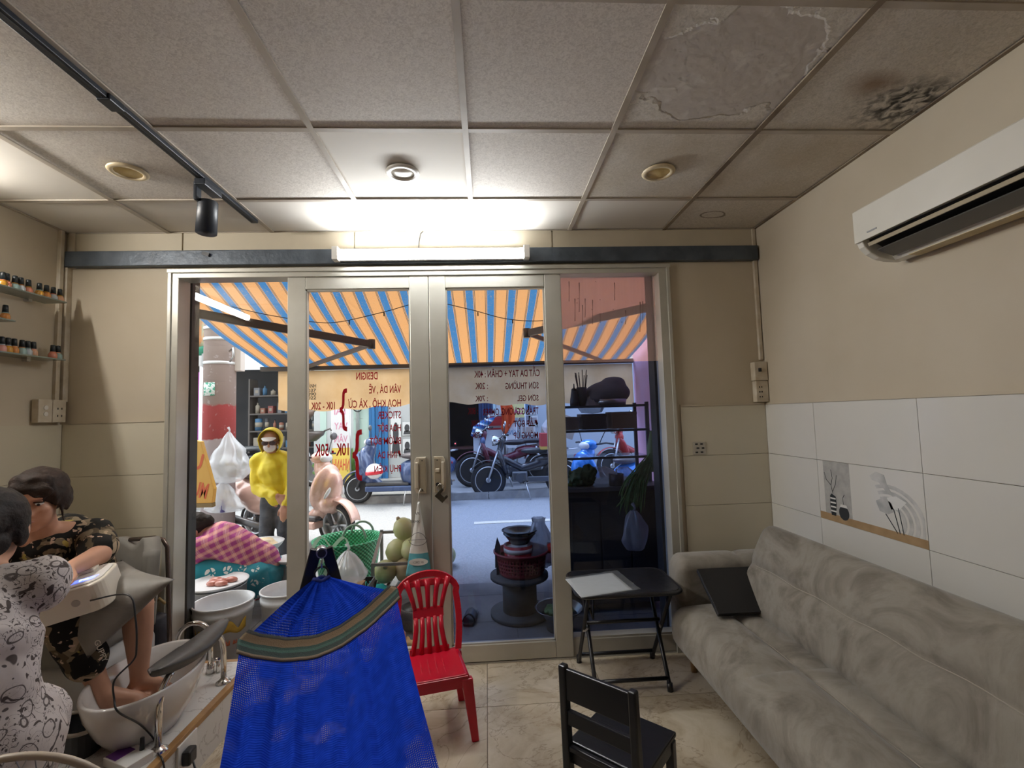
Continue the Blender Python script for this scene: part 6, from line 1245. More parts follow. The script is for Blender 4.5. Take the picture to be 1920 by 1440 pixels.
for s in (-1, 1):
    hp = pel+Vector((.08*s, 0, -.03)); kn = Vector((-2.03+.085*s, py_-.03, .38)); an = Vector((-2.03+.08*s, py_+.03, fz+.075)); lg.append((hp, kn, an)); bl.chain([(hp, .08), (kn, .055), (kn.lerp(an, .35), .05), (an, .032)]); foot(bl, an, an+Vector((.02, -.15, -.06)), .9)
bl.build('body', SKIN, t, vox=.008, smooth=5)
jb = Blob(); jb.c(pel+Vector((0, 0, .03)), .135, ch, .15).c(ch, .145, nb+Vector((0, .01, -.03)), .09).c(nb+Vector((0, .01, -.02)), .08, shR, .072).c(nb+Vector((0, .01, -.02)), .08, shL, .072).c(shR, .07, elR, .058).c(elR, .058, elR.lerp(wrR, .86), .046).c(shL, .07, elL, .058).c(elL, .058, elL.lerp(wrL, .86), .046)
jb.build('jacket', YEL, t, vox=.011, noise=.012, nscale=13)
def hoodfn2(u, v):
    a = -.28*PI+1.56*PI*u; S = Hy @ Matrix.Scale(.92, 4); k = 1 if v < .5 else math.cos((v-.5)*PI*.98)
    return S @ Vector((-.108*math.cos(a)*k*(1 if math.sin(a) > 0 else .95), .082-.225*v-.02*abs(math.cos(a)), .018+(.125 if math.sin(a) > 0 else .15)*math.sin(a)*(k if math.sin(a) > 0 else max(k, .5))))
MB().grid(hoodfn2, 36, 16).build('hood', YEL, t, world=True, solid=.008)
S = Hy @ Matrix.Scale(.92, 4)
MB().grid(lambda u, v: S @ Vector((.070*math.cos(PI*u)*(1-.10*v), .080+.060*v*math.sin(PI*u), .050-.016*v*math.sin(PI*u)+.016*math.sin(PI*u)*(1-v))), 20, 6).build('cap_brim', P('cap_white', (.75, .74, .72), .7), t, world=True, solid=.005)
MB().ball((0, .052, -.045), (.062, .058, .055), 20, 12, S).build('face_mask', P('mask_white', (.76, .72, .74), .8), t, world=True)
sg = MB()
for s in (-1, 1): sg.ball((.036*s, .094, .006), (.032, .010, .026), 16, 8, S)
sg.tube([S @ Vector((-.02, .104, .012)), S @ Vector((.02, .104, .012))], .003, 6)
for s in (-1, 1): sg.tube([S @ Vector((.066*s, .09, .012)), S @ Vector((.08*s, .0, .012))], .003, 6)
sg.build('sunglasses', P('dark_lens', (.06, .035, .04), .1), t, world=True)
tb = Blob(); tb.c(pel+Vector((-.06, 0, -.02)), .11, pel+Vector((.06, 0, -.02)), .11)
for hp, kn, an in lg: tb.chain([(hp, .095), (kn, .07), (kn.lerp(an, .85), .062)])
tb.build('trousers', JEAN, t, vox=.011, noise=.008, nscale=12)
for hp, kn, an in lg: Blob().c(an+Vector((0, .03, -.045)), .032, an+Vector((.015, -.12, -.05)), .034).c(an, .037, an+Vector((0, -.05, -.03)), .035).build('shoe', P('shoe_white', (.7, .62, .62), .6) if 'shoe_white' not in bpy.data.materials else bpy.data.materials['shoe_white'], t, vox=.009)

# ================================================================ two-wheelers
TYRE = P('tyre_rubber', (.018, .018, .02), .75); RIMM = P('alloy_rim', (.55, .56, .58), .3, .7)
def wheel(par, x, r, tw, spokes=6, fine=False, name='wheel'):
    mid = Matrix.Translation((x, 0, r)) @ Matrix.Rotation(PI/2, 4, 'X')
    n = 36; w = MB(); w.lathe([(r*.74, -tw*.35), (r*.86, -tw*.5), (r*.96, -tw*.36), (r, 0), (r*.96, tw*.36), (r*.86, tw*.5), (r*.74, tw*.35), (r*.74, -tw*.35)], n=n, M=mid); o = w.build(name, TYRE, par)
    MB().lathe([(r*.66, -tw*.3), (r*.76, -tw*.4), (r*.76, tw*.4), (r*.66, tw*.3), (r*.66, -tw*.3)], n=n, M=mid).build('rim', RIMM, o); MB().lathe([(0, -tw*.55), (r*.15, -tw*.55), (r*.15, tw*.55), (0, tw*.55)], n=14, M=mid).build('wheel_hub', RIMM, o)
    k_ = 28 if fine else spokes; wd = .0025 if fine else .02
    for k in range(k_):
        a = 2*PI*k/k_; MB().bar((x+r*.10*math.cos(a), (tw*.3*(-1)**k if fine else 0), r+r*.10*math.sin(a)), (x+r*.70*math.cos(a+(.25*(-1)**k if fine else 0)), 0, r+r*.70*math.sin(a+(.25*(-1)**k if fine else 0))), wd, wd if fine else .03, (0, 1, 0)).build('spoke', RIMM, o)
def scooter(name, label, col, loc, rz, lean=0, dark=(.05, .05, .055), helmet=False, group=None):
    M = P(name+'_paint', col, .22, .15, coat=.6); DK = P(name+'_dark', dark, .5); GL = P('lamp_lens', (.72, .74, .76), .1) if 'lamp_lens' not in bpy.data.materials else bpy.data.materials['lamp_lens']
    t = thing(name, label, 'scooter', loc, rz, group); t.rotation_euler = (lean, 0, rz)
    wheel(t, .62, .235, .10); wheel(t, -.58, .235, .10)
    MB().grid(lambda u, v: (.62+.265*math.cos(.15+2.4*u)*1.0, -.075+.15*v, .235+.275*math.sin(.15+2.4*u)+.02*math.sin(PI*v)), 18, 8).build('front_fender', M, t, solid=.008)
    Blob().c((.52, 0, .44), .10, (.42, 0, .88), .095).e((.46, 0, .64), (.09, .21, .27), Matrix.Rotation(.28, 3, 'Y')).e((.54, 0, .62), (.12, .13, .22), Matrix.Rotation(.28, 3, 'Y')).e((.54, 0, .46), (.13, .15, .12)).c((.40, 0, .36), .10, (.30, 0, .30), .08).build('leg_shield', M, t, world=False, vox=.018, smooth=5)
    for s in (-1, 1): MB().ball((0, 0, 0), (.018, .026, .075), 14, 8, Matrix.Translation((.60, .115*s, .60)) @ Matrix.Rotation(.30, 4, 'Y') @ Matrix.Rotation(.5*s, 4, 'X')).build('indicator', GL, t)
    MB().lohi((-.22, -.15, .28), (.46, .15, .335)).build('floorboard', DK, t, bevel=.02); MB().lohi((-.30, -.175, .20), (.46, .175, .285)).build('side_skirt', M, t, bevel=.02)
    Blob().e((-.48, 0, .53), (.46, .18, .19)).e((-.22, 0, .46), (.16, .18, .20)).e((-.76, 0, .62), (.20, .14, .11)).e((-.40, 0, .40), (.34, .16, .12)).build('rear_body', M, t, world=False, vox=.02, smooth=5)
    Blob().e((-.28, 0, .735), (.22, .14, .055)).e((-.58, 0, .765), (.24, .13, .05)).build('seat', P(name+'_seat', (.09, .075, .08), .5), t, world=False, vox=.016)
    MB().tube([(-.88, -.09, .80), (-.98, 0, .81), (-.88, .09, .80)], .014, 8).build('grab_rail', STEEL, t)
    MB().cyl((.62, .075, .235), (.46, .06, .70), .02, n=10).build('fork', DK, t); MB().cyl((.62, -.075, .235), (.46, -.06, .70), .02, n=10).build('fork', DK, t)
    hbm = Blob().e((.40, 0, .97), (.10, .13, .075)).build('handlebar_cover', M, t, world=False, vox=.014); MB().ball((.475, 0, .965), (.045, .09, .05), 16, 10).build('headlight', GL, hbm)
    for s in (-1, 1):
        MB().tube([(.37, .10*s, .98), (.33, .24*s, 1.0), (.30, .34*s, .99)], .012, 8).build('grip', DK, t); MB().tube([(.36, .16*s, 1.0), (.34, .22*s, 1.12), (.33, .26*s, 1.17)], .006, 6).build('mirror_stem', DK, t); MB().ball((.33, .28*s, 1.20), (.02, .06, .045), 14, 8).build('mirror', P('mirror_back', (.10, .10, .11), .3) if 'mirror_back' not in bpy.data.materials else bpy.data.materials['mirror_back'], t)
    MB().cyl((-.30, -.17, .20), (-.85, -.18, .28), .035, .05, 14).build('exhaust', P('exhaust_grey', (.2, .2, .21), .4, .7) if 'exhaust_grey' not in bpy.data.materials else bpy.data.materials['exhaust_grey'], t); MB().ball((-.90, 0, .62), (.03, .10, .05), 14, 8).build('tail_light', P('tail_red', (.5, .02, .02), .2) if 'tail_red' not in bpy.data.materials else bpy.data.materials['tail_red'], t)
    MB().lohi((-.5, -.10, .16), (-.25, .08, .30)).build('engine', DK, t, bevel=.02); MB().tube([(-.18, .14, .26), (-.16, .22, .0)], .012, 6).build('side_stand', STEEL, t)
    return t
def motorbike(name, label, loc, rz, body=(.035, .037, .045), seat=(.05, .055, .06), accent=None, group=None, lean=.09):
    M = P(name+'_paint', body, .25, .1, coat=.5); S_ = P(name+'_seat', seat, .4); ENG = P(name+'_engine', (.16, .165, .17), .35, .7)
    t = thing(name, label, 'motorbike', loc, rz, group); t.rotation_euler = (lean, 0, rz)
    wheel(t, .62, .29, .075, fine=True); wheel(t, -.60, .29, .075, fine=True)
    MB().grid(lambda u, v: (.62+.315*math.cos(.6+1.9*u), -.05+.10*v, .29+.315*math.sin(.6+1.9*u)+.012*math.sin(PI*v)), 16, 6).build('front_fender', M, t, solid=.005); MB().grid(lambda u, v: (-.60+.325*math.cos(.5+2.3*u), -.06+.12*v, .29+.325*math.sin(.5+2.3*u)+.012*math.sin(PI*v)), 16, 6).build('rear_fender', M, t, solid=.005)
    for s in (-1, 1): MB().cyl((.63, .06*s, .27), (.44, .05*s, .78), .019, n=10).build('fork', RIMM, t)
    Blob().e((.38, 0, .58), (.05, .19, .24), Matrix.Rotation(.3, 3, 'Y')).c((.44, 0, .70), .05, (.38, 0, .92), .05).build('leg_shield', M, t, world=False, vox=.016); Blob().c((.36, 0, .62), .06, (.05, 0, .46), .06).c((.05, 0, .46), .07, (-.3, 0, .56), .08).e((-.40, 0, .60), (.26, .11, .09)).build('frame_cover', M, t, world=False, vox=.016)
    e = MB().lohi((-.02, -.10, .25), (.24, .10, .42)).build('engine', ENG, t, bevel=.03); MB().cyl((.10, -.13, .31), (.10, .13, .31), .075, n=20).build('crankcase', ENG, e); MB().cyl((.22, -.07, .38), (.36, -.07, .40), .055, n=16).build('cylinder', ENG, e)
    for k in range(4): MB().cyl((.25+.03*k, -.07, .384), (.258+.03*k, -.07, .385), .07, n=16).build('cooling_fin', ENG, e)
    Blob().e((-.16, 0, .745), (.24, .12, .05)).e((-.46, 0, .765), (.28, .115, .045)).build('seat', S_, t, world=False, vox=.015); MB().tube([(-.66, -.10, .74), (-.86, -.08, .76), (-.86, .08, .76), (-.66, .10, .74)], .011, 8).build('rear_rack', RIMM, t)
    h = MB().lathe([(0, 0), (.085, .0), (.09, .05), (.06, .12), (0, .14)], n=20, M=Matrix.Translation((.545, 0, .93)) @ Matrix.Rotation(-PI/2, 4, 'Y')).build('headlight', CHROME, t)
    MB().tube([(.33, -.36, 1.0), (.36, -.2, 1.02), (.42, 0, .96), (.36, .2, 1.02), (.33, .36, 1.0)], .012, 8).build('handlebar', CHROME, t)
    for s in (-1, 1): MB().cyl((.33, .36*s, 1.0), (.30, .46*s, .99), .018, n=10).build('grip', BLACK, t); MB().tube([(.35, .24*s, 1.02), (.33, .28*s, 1.15)], .005, 6).build('mirror_stem', BLACK, t); MB().ball((.33, .29*s, 1.19), (.018, .055, .04), 12, 8).build('mirror', CHROME, t); MB().cyl((-.60, .09*s, .30), (-.52, .09*s, .66), .022, n=10).build('shock', RIMM, t)
    MB().cyl((.1, -.12, .22), (-.75, -.13, .29), .03, .042, 14).build('exhaust', CHROME, t); MB().lohi((-.60, .085, .24), (-.02, .11, .33)).build('chain_case', ENG, t, bevel=.02); MB().tube([(.02, .12, .25), (-.04, .24, -.02)], .012, 6).build('side_stand', STEEL, t); MB().tube([(.06, -.16, .24), (.06, .16, .24)], .014, 8).build('foot_peg', BLACK, t); MB().ball((-.84, 0, .62), (.03, .07, .05), 12, 8).build('tail_light', bpy.data.materials.get('tail_red') or P('tail_red', (.5, .02, .02), .2), t)
    if accent: MB().ball((.42, 0, .78), (.05, .13, .09), 14, 8).build('cowl', P(name+'_accent', accent, .3), t)
    return t
sc1 = scooter('scooter', 'pale pink scooter parked on the street behind the yellow jacket', (.78, .50, .42), (-2.26, 5.62, gz(5.62)), -.42)
sc2 = scooter('scooter', 'navy blue scooter parked across the street facing the banner', (.05, .085, .20), (-1.46, 7.62, gz(7.62)+.0), PI-.08)
t = thing('helmet', 'white and red helmet hanging on the navy blue scooter', 'helmet', (-1.76, 7.40, gz(7.6)+.42)); MB().ball((0, 0, .11), (.13, .12, .12), 20, 12).build('shell', P('helmet_white', (.75, .72, .72), .2), t); MB().grid(lambda u, v: (.135*math.cos(PI+PI*u), .125*math.sin(PI+PI*u), .05+.05*v+.03*u), 16, 3).build('red_stripe', P('helmet_red', (.6, .03, .05), .3), t, solid=.004)
mb1 = motorbike('motorbike', 'black underbone motorbike with spoked wheels parked at the far kerb', (.62, 7.70, gz(7.7)-.005), PI)
mb2 = motorbike('motorbike', 'red and blue motorbike parked behind the black one', (.34, 8.28, gz(8.28)+.09), PI+.12, (.14, .02, .04), (.04, .04, .05), (.1, .15, .3))
mb3 = motorbike('motorbike', 'dark motorbike standing in the open workshop', (-3.75, 8.6, gz(8.6)+.10), .5, (.03, .03, .035))
mb4 = motorbike('motorbike', 'red trimmed motorbike seen through the glass shelves of the cart', (2.75, 8.2, gz(8.2)+.1), PI+.25, (.40, .03, .03), (.05, .05, .06), (.5, .05, .04))
sc3 = scooter('scooter', 'bright blue scooter parked on the street beyond the food cart', (.02, .22, .70), (1.62, 6.1, gz(6.1)), PI+.55)
t = thing('cardboard_box', 'red and yellow carton strapped on the black motorbike', 'box', (.98, 7.66, gz(7.7)+.765)); MB().lohi((-.12, -.14, 0), (.16, .14, .26)).build('carton', P('carton_red', (.45, .05, .05), .6), t, bevel=.004); MB().lohi((-.122, -.142, .0), (.162, .142, .05)).build('yellow_band', P('carton_yellow', (.6, .38, .08), .6), t); Blob().e((.04, 0, .36), (.12, .12, .14)).build('plastic_wrap', BAG, t, world=False, vox=.02, noise=.03)
t = thing('sandals', 'pair of tan sandals left on the far pavement', 'sandals', (-.60, 8.9, gz(8.9)+.10))
for s in (-1, 1):
    MB().prism([(-.13, -.04), (.08, -.05), (.13, 0), (.08, .05), (-.13, .04)], .03, Matrix.Translation((.16*s, .02*s, 0))).build('sole', P('tan_sole', (.5, .38, .28), .7) if s < 0 else bpy.data.materials['tan_sole'], t); MB().grid(lambda u, v: (.16*s-.03+.08*v, .02*s-.05+.10*u, .03+.05*math.sin(PI*u)), 8, 3).build('strap', BLACK, t, solid=.008)

# ================================================================ shop fronts across the street
FY = 9.55; G = gz(FY)+.10
def px_x(px, y=FY): return aty(px, 800, y).x
def px_z(py, y=FY, px=800): return aty(px, py, y).z
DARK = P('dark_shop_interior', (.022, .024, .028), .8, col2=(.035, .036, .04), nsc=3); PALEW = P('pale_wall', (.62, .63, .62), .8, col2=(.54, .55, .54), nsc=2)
MINT = P('mint_tiles', (.52, .66, .58), .4); GRN_P = P('green_steel', (.03, .26, .18), .5); BLU = P('blue_shutter', (.03, .16, .38), .45); NAVY = P('navy_shutter', (.02, .045, .12), .45)
def building(label, x0, x1, h=5.2, m=PALEW, depth=2.5, open_=None):
    t = thing('building', label, 'building', ((x0+x1)/2, FY, G)); HH = 2.75
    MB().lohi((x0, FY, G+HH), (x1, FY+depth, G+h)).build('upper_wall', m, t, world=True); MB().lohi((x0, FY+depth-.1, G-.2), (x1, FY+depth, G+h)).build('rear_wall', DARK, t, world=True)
    for x in (x0, x1-.12): MB().lohi((x, FY, G-.2), (x+.12, FY+depth, G+HH)).build('side_wall', m if open_ is None else DARK, t, world=True)
    MB().lohi((x0, FY, G-.2), (x1, FY+depth, G+.01)).build('shop_floor', CONC, t, world=True)
    return t
bA = building('dark open repair workshop with a green steel post', -14, px_x(600), m=PALEW)
for px in (443, ): p = px_x(px); MB().lohi((p-.05, FY-.5, G-.1), (p+.08, FY-.4, G+2.75)).build('steel_post', GRN_P, bA, world=True)
MB().lohi((px_x(457), FY-.42, px_z(690)), (px_x(560), FY-.36, px_z(640))).build('sign_board', P('sign_pale', (.78, .80, .82), .5), bA, world=True)
me = text_mesh('III.', 'lettering', P('sign_blue_ink', (.08, .15, .35), .6), .14, .2); o = bpy.data.objects.new('lettering', me); link(o, bA, True); o.matrix_basis = Matrix(((1, 0, 0, px_x(458)), (0, 0, -1, FY-.425), (0, 1, 0, px_z(668)), (0, 0, 0, 1)))
# workshop shelves and tools
WS = P('workshop_shelf', (.10, .085, .075), .6)
tcol = [P('workshop_item_%d' % i, c, .6) for i, c in enumerate(((.26, .10, .06), (.05, .14, .25), (.16, .16, .17), (.30, .26, .20), (.06, .06, .065), (.22, .06, .05)))]
sh = thing('tool_shelf', 'workshop shelf crowded with cans and boxes', 'shelf', (-4.1, FY+.6, G)); xs0, xs1 = -4.95, -3.55
for z in (.62, .98, 1.34, 1.72): MB().lohi((xs0, FY+.5, G+z), (xs1, FY+.85, G+z+.03)).build('board', WS, sh, world=True)
for x in (xs0, xs1): MB().lohi((x-.03, FY+.5, G), (x, FY+.85, G+2.1)).build('upright', WS, sh, world=True)
kk = 0
for z in (.65, 1.01, 1.37, 1.75):
    x = xs0+.06; combos = [(a, b) for a in ('can', 'carton', 'bottle') for b in range(6)]; random.shuffle(combos)
    while x < xs1-.12:
        w = random.uniform(.07, .16); h_ = random.uniform(.10, .26); kk += 1; nm, c = combos.pop(); tname = {'can': 'oil_can', 'carton': 'parts_carton', 'bottle': 'oil_bottle'}[nm]
        tt = thing(tname, '%s %s on the %s board of the workshop shelf' % (('rust brown', 'blue', 'grey', 'tan', 'black', 'dull red')[c], {'can': 'round can', 'carton': 'square carton', 'bottle': 'oil bottle'}[nm], {.65: 'lowest', 1.01: 'second', 1.37: 'third', 1.75: 'top'}[z]), {'can': 'can', 'carton': 'box', 'bottle': 'bottle'}[nm], (x+w/2, FY+.60, G+z), 0, 'goods on the workshop shelf')
        if nm == 'carton': MB().lohi((-w/2, -.06, 0), (w/2, .10, h_)).build('box', tcol[c], tt); MB().lohi((-w/4, -.0615, h_*.3), (w/4, -.06, h_*.7)).build('label_patch', tcol[3], tt)
        elif nm == 'can': MB().lathe([(0, 0), (w*.45, 0), (w*.45, h_), (w*.2, h_+.01), (0, h_+.01)], n=14).build('can', tcol[c], tt); MB().lathe([(w*.46, h_*.3), (w*.465, h_*.3), (w*.465, h_*.7), (w*.46, h_*.7)], n=14).build('label_band', tcol[3], tt)
        else: MB().lathe([(0, 0), (w*.4, 0), (w*.4, h_*.7), (w*.12, h_*.85), (w*.12, h_), (0, h_)], n=12).build('bottle', tcol[c], tt); MB().lathe([(0, h_), (w*.14, h_), (w*.14, h_+.02), (0, h_+.02)], n=10).build('cap', BLACK, tt)
        x += w+random.uniform(.02, .10)
hk = thing('hanging_chains', 'dark chains and belts hanging in the workshop doorway', 'chains', (-3.35, FY+.2, G+1.4))
for k in range(9):
    x = -3.6+.07*k; MB().tube([(x, FY+.2, G+2.4), (x+.01, FY+.2, G+1.9-.1*(k % 3)), (x+.03, FY+.21, G+1.2+.1*(k % 4)), (x+.05, FY+.2, G+1.5)], .012, 5).build('chain', STEEL if k % 3 == 0 else BLACK, hk, world=True)
# pots hung beside the workshop
POT = P('old_pot', (.15, .13, .12), .35, .6); ax, az = px_x(588, 8.8), px_z(800, 8.8)
for k, (px, py, r, lb) in enumerate(((578, 808, .26, 'wide dark wok hanging under the awning edge across the street'), (570, 770, .17, 'brown leather covered pan hanging above the wok'))):
    t = thing('hanging_pot', lb, 'pot', (px_x(px, 8.0+.25*k), 8.0+.25*k, px_z(py, 8.0+.25*k)))
    MB().lathe([(0, -.13), (r*.5, -.11), (r*.9, -.02), (r, .05), (r*1.04, .05), (r*.93, -.02), (r*.5, -.09), (0, -.11)], n=28, M=Matrix.Rotation(.15*k, 4, 'X')).build('pan', POT if k == 0 else P('brown_leather', (.16, .10, .075), .6), t); MB().tube([(r, 0, .05), (r+.10, 0, .09), (r+.12, 0, .05)], .014, 6).build('handle', POT, t); MB().tube([(0, 0, .05), (0, 0, .8)], .006, 4).build('cord', BLACK, t)
bB = building('mint green tiled house front between workshop and blue shutter', px_x(600), px_x(692), m=MINT)
xb0, xb1 = px_x(600), px_x(692)
MB().lohi((xb0+.12, FY+.02, G), (xb1-.12, FY+.10, G+2.75)).build('front_wall', PALEW, bB, world=True)
for i in range(3):
    for j in range(9): MB().lohi((px_x(662)+.01+.11*i, FY-.0, G+.3*j+.005), (px_x(662)+.115+.11*i, FY+.02, G+.3*j+.295)).build('wall_tile', MINT, bB, world=True)
MB().cyl((px_x(672), FY-.05, G), (px_x(672), FY-.05, G+3.2), .035, n=10).build('drain_pipe', P('pipe_grey', (.35, .38, .36), .5), bB, world=True)
MB().tube([(px_x(673)+.13*math.cos(a), FY-.08, px_z(748)+.22*math.sin(a)) for a in [2*PI*k/20 for k in range(20)]], .012, 6, closed=True).build('cable_coil', BLACK, bB, world=True)
bC = building('house front with a bright blue corrugated shutter', px_x(692), px_x(808), m=PALEW)
def shutter(par, x0, x1, m, dx=.055, y=FY-.02):
    n = max(1, int((x1-x0)/dx))
    me = MB().lohi((-(x1-x0)/n*.5+.004, -.02, 0), ((x1-x0)/n*.5-.004, .02, 2.75)).mesh('shutter_slat', m)
    for k in range(n): inst(me, 'shutter_slat', par, (x0+(x1-x0)*(k+.5)/n - par.location.x, y+.012*(-1)**k - par.location.y, G-par.location.z))
shutter(bC, px_x(692), px_x(728), BLU); MB().lohi((px_x(728), FY, G), (px_x(808)-.12, FY+.1, G+2.75)).build('poster_wall', P('grey_shop_wall', (.46, .47, .47), .8), bC, world=True)
PO = P('poster_black', (.05, .05, .055), .6); PW = P('poster_white', (.7, .7, .69), .6)
for px0, px1, py0, py1 in ((733, 752, 778, 850), (755, 772, 790, 815), (755, 772, 822, 850)):
    t = thing('poster', 'black and white portrait poster on the grey wall, %s' % {733: 'the tall one beside the blue shutter', 755: 'smaller one, upper' if py0 == 790 else 'smaller one, lower'}[px0], 'poster', ((px_x(px0)+px_x(px1))/2, FY-.02, px_z(py1)), 0, 'posters on the grey wall')
    w, h_ = px_x(px1)-px_x(px0), px_z(py0)-px_z(py1); MB().lohi((-w/2, -.006, 0), (w/2, .006, h_)).build('sheet', PW, t); MB().prism(blobpts(0, h_*.55, w*.28, h_*.28), .004, Matrix.Translation((0, -.006, 0)) @ Matrix.Rotation(PI/2, 4, 'X')).build('portrait', PO, t); MB().prism([(-w*.42, .02), (w*.42, .02), (w*.3, h_*.35), (-w*.3, h_*.35)], .004, Matrix.Translation((0, -.006, 0)) @ Matrix.Rotation(PI/2, 4, 'X')).build('portrait', PO, t)
bD = building('dark open shop front with a navy shutter at its side', px_x(808), px_x(942), m=PALEW)
shutter(bD, px_x(898), px_x(925), NAVY); MB().lohi((px_x(925), FY-.02, G), (px_x(942)-.13, FY+.06, G+2.75)).build('pale_panel', P('pale_blue_panel', (.50, .68, .72), .5), bD, world=True)
t = thing('wooden_table', 'red brown table inside the dark shop', 'table', (px_x(866), FY+.5, G)); TBW = P('red_brown_wood', (.12, .045, .04), .5); MB().lohi((-.38, -.2, .50), (.38, .25, .54)).build('top', TBW, t)
for sx in (-.34, .34):
    for sy in (-.17, .22): MB().lohi((sx-.025, sy-.025, 0), (sx+.025, sy+.025, .5)).build('leg', TBW, t)
o = thing('indicator_lamp', 'tiny red light glowing inside the dark shop', 'light', (px_x(851), FY+.3, px_z(835))); MB().ball((0, 0, 0), .014, 10, 6).build('bulb', glow('red_led', (1, .05, .03), 6), o); MB().lohi((-.03, .01, -.05), (.03, .04, .05)).build('case', BLACK, o)
bE = building('cluttered pale house front with white notices', px_x(942), 8.5, m=PALEW); MB().lohi((px_x(942)+.12, FY+.02, G), (8.3, FY+.12, G+2.75)).build('front_wall', P('cool_wall', (.50, .54, .58), .8), bE, world=True)
for k, (px, py, w, h_) in enumerate(((985, 768, .26, .24), (998, 772, .22, .24), (983, 790, .26, .2), (1000, 795, .2, .22), (990, 812, .3, .2))):
    t = thing('notice', 'white framed notice on the pale house front, number plate of a row', 'notice', (px_x(px), FY+.0, px_z(py)), 0, 'framed notices on the pale house front'); t['label'] = 'small white framed notice with a %s picture on the pale house front' % ('navy', 'steel blue', 'slate', 'grey', 'pale lilac')[k]
    MB().lohi((-w/2, -.012, -h_/2), (w/2, .01, h_/2)).build('sheet', PW, t); MB().lohi((-w*.36, -.016, -h_*.3), (w*.36, -.012, h_*.3)).build('picture', P('notice_blue_%d' % k, (.10+.1*k, .2+.05*k, .35), .6), t)
# banners and signs on stands
def banner(label, x0, x1, zb_, zt_, y, parts, texts):
    t = thing('banner', label, 'banner', ((x0+x1)/2, y, gz(y)+.10))
    for (a, b, m) in parts: MB().lohi((x0, y-.01, zb_+(zt_-zb_)*a), (x1, y+.01, zb_+(zt_-zb_)*b)).build('panel', m, t, world=True)
    for x in (x0, x1): MB().cyl((x, y, gz(y)+.1), (x, y, zt_), .014, n=8).build('pole', STEEL, t, world=True)
    for txt, f, h_, m, w in texts:
        me = text_mesh(txt, 'lettering', m, h_, w, bold=.01); o = bpy.data.objects.new('lettering', me); link(o, t, True); o.matrix_basis = Matrix(((-1, 0, 0, (x0+x1)/2+w/2), (0, 0, -1, y-.012), (0, 1, 0, zb_+(zt_-zb_)*f), (0, 0, 0, 1)))
    return t
PKI = P('pink_ink', (.72, .30, .42), .6); RDI = P('red_ink', (.70, .10, .05), .6); BWH = P('banner_white', (.80, .79, .79), .6); BYE = P('banner_yellow', (.85, .62, .12), .6); BLI = P('blue_ink', (.10, .28, .50), .6); MGI = P('magenta_ink', (.62, .06, .26), .6)
banner('tall white and yellow banner with pink and red lettering', px_x(622, 8.1), px_x(657, 8.1), px_z(925, 8.1), px_z(752, 8.1), 8.1, ((0, .52, BYE), (.52, 1, BWH)), (('TÀI', .88, .14, PKI, .22), ('VAY', .72, .12, PKI, .22), ('VÂN', .58, .12, PKI, .22), ('NHANH', .28, .20, RDI, .28)))
banner('yellow banner with magenta lettering behind the orange raincoat', px_x(960, 9.2), px_x(985, 9.2), px_z(788, 9.2), px_z(745, 9.2), 9.2, ((0, 1, P('banner_pale_yellow', (.80, .72, .30), .6)),), (('PHỞ', .60, .12, MGI, .22), ('GÀ', .15, .12, MGI, .18)))
banner('white upright sign with blue lettering beside the white cart', px_x(949, 8.9), px_x(968, 8.9), px_z(845, 8.9), px_z(800, 8.9), 8.9, ((0, 1, BWH),), (('KÍNH', .55, .10, BLI, .18), ('OSMAN', .12, .10, BLI, .18)))
t = thing('raincoat', 'orange raincoat hanging by the yellow banner', 'raincoat', (px_x(952, 8.85), 8.85, px_z(808, 8.85)))
MB().grid(lambda u, v: ((u-.5)*(.26-.06*v)+.02*math.sin(v*6), .03*math.sin(u*14)+.02*math.sin(v*8), (.62)*v-.10*(1-v)*math.sin(u*5)), 20, 14).build('cloth', cloth('orange_raincoat', (.80, .14, .05), .3), t, solid=.006); MB().cyl((0, 0, .60), (0, 0, 1.1), .008, n=6).build('hanger', STEEL, t)
t = thing('vendor_cart', 'white vendor cart with a steel frame beyond the motorbikes', 'cart', (px_x(922, 9.1), 9.15, gz(9.15)+.10)); MB().lohi((-.36, -.12, .45), (.34, .25, .92)).build('cabinet', P('cart_white', (.72, .75, .78), .4), t, bevel=.01)
for x in (-.20, .24): MB().lohi((x-.02, -.15, .1), (x+.02, -.12, 1.12)).build('frame_post', STEEL, t)
MB().lohi((-.22, -.15, .96), (.26, -.12, 1.0)).build('frame_bar', STEEL, t)
for x in (-.25, .25): MB().cyl((x, -.12, .16), (x, -.06, .16), .16, n=20).build('wheel', TYRE, t)
t = thing('cool_box', 'red cool box on top of the white vendor cart', 'cool box', (px_x(931, 9.15), 9.2, gz(9.15)+1.02)); MB().lohi((-.17, -.1, 0), (.22, .15, .26)).build('box', P('cooler_red', (.50, .03, .04), .4), t, bevel=.02); MB().lohi((-.18, -.11, .26), (.23, .16, .31)).build('lid', P('cooler_lid', (.6, .6, .6), .4), t, bevel=.01)
t = thing('parasol', 'folded parasol with blue and white stripes lying on the vendor cart', 'parasol', (px_x(910, 8.95), 8.95, gz(8.9)+1.06)); STR = NT('parasol_stripes'); x, y, z = STR.xyz(); STR.base(STR.ramp(STR.math('FRACT', STR.math('MULTIPLY', STR.math('ADD', z, STR.math('MULTIPLY', x, .3)), 9.)), [(0, (.03, .09, .30)), (.45, (.72, .76, .8)), (.75, (.05, .22, .45))], 'CONSTANT'), .7)
MB().tube([(-.26, 0, -.14), (-.16, 0, -.02), (.0, 0, .10), (.18, 0, .20)], [.03, .10, .08, .02], 14).build('canopy', STR.m, t); MB().tube([(.1, 0, .16), (.3, 0, .28)], .012, 6).build('shaft', STEEL, t)
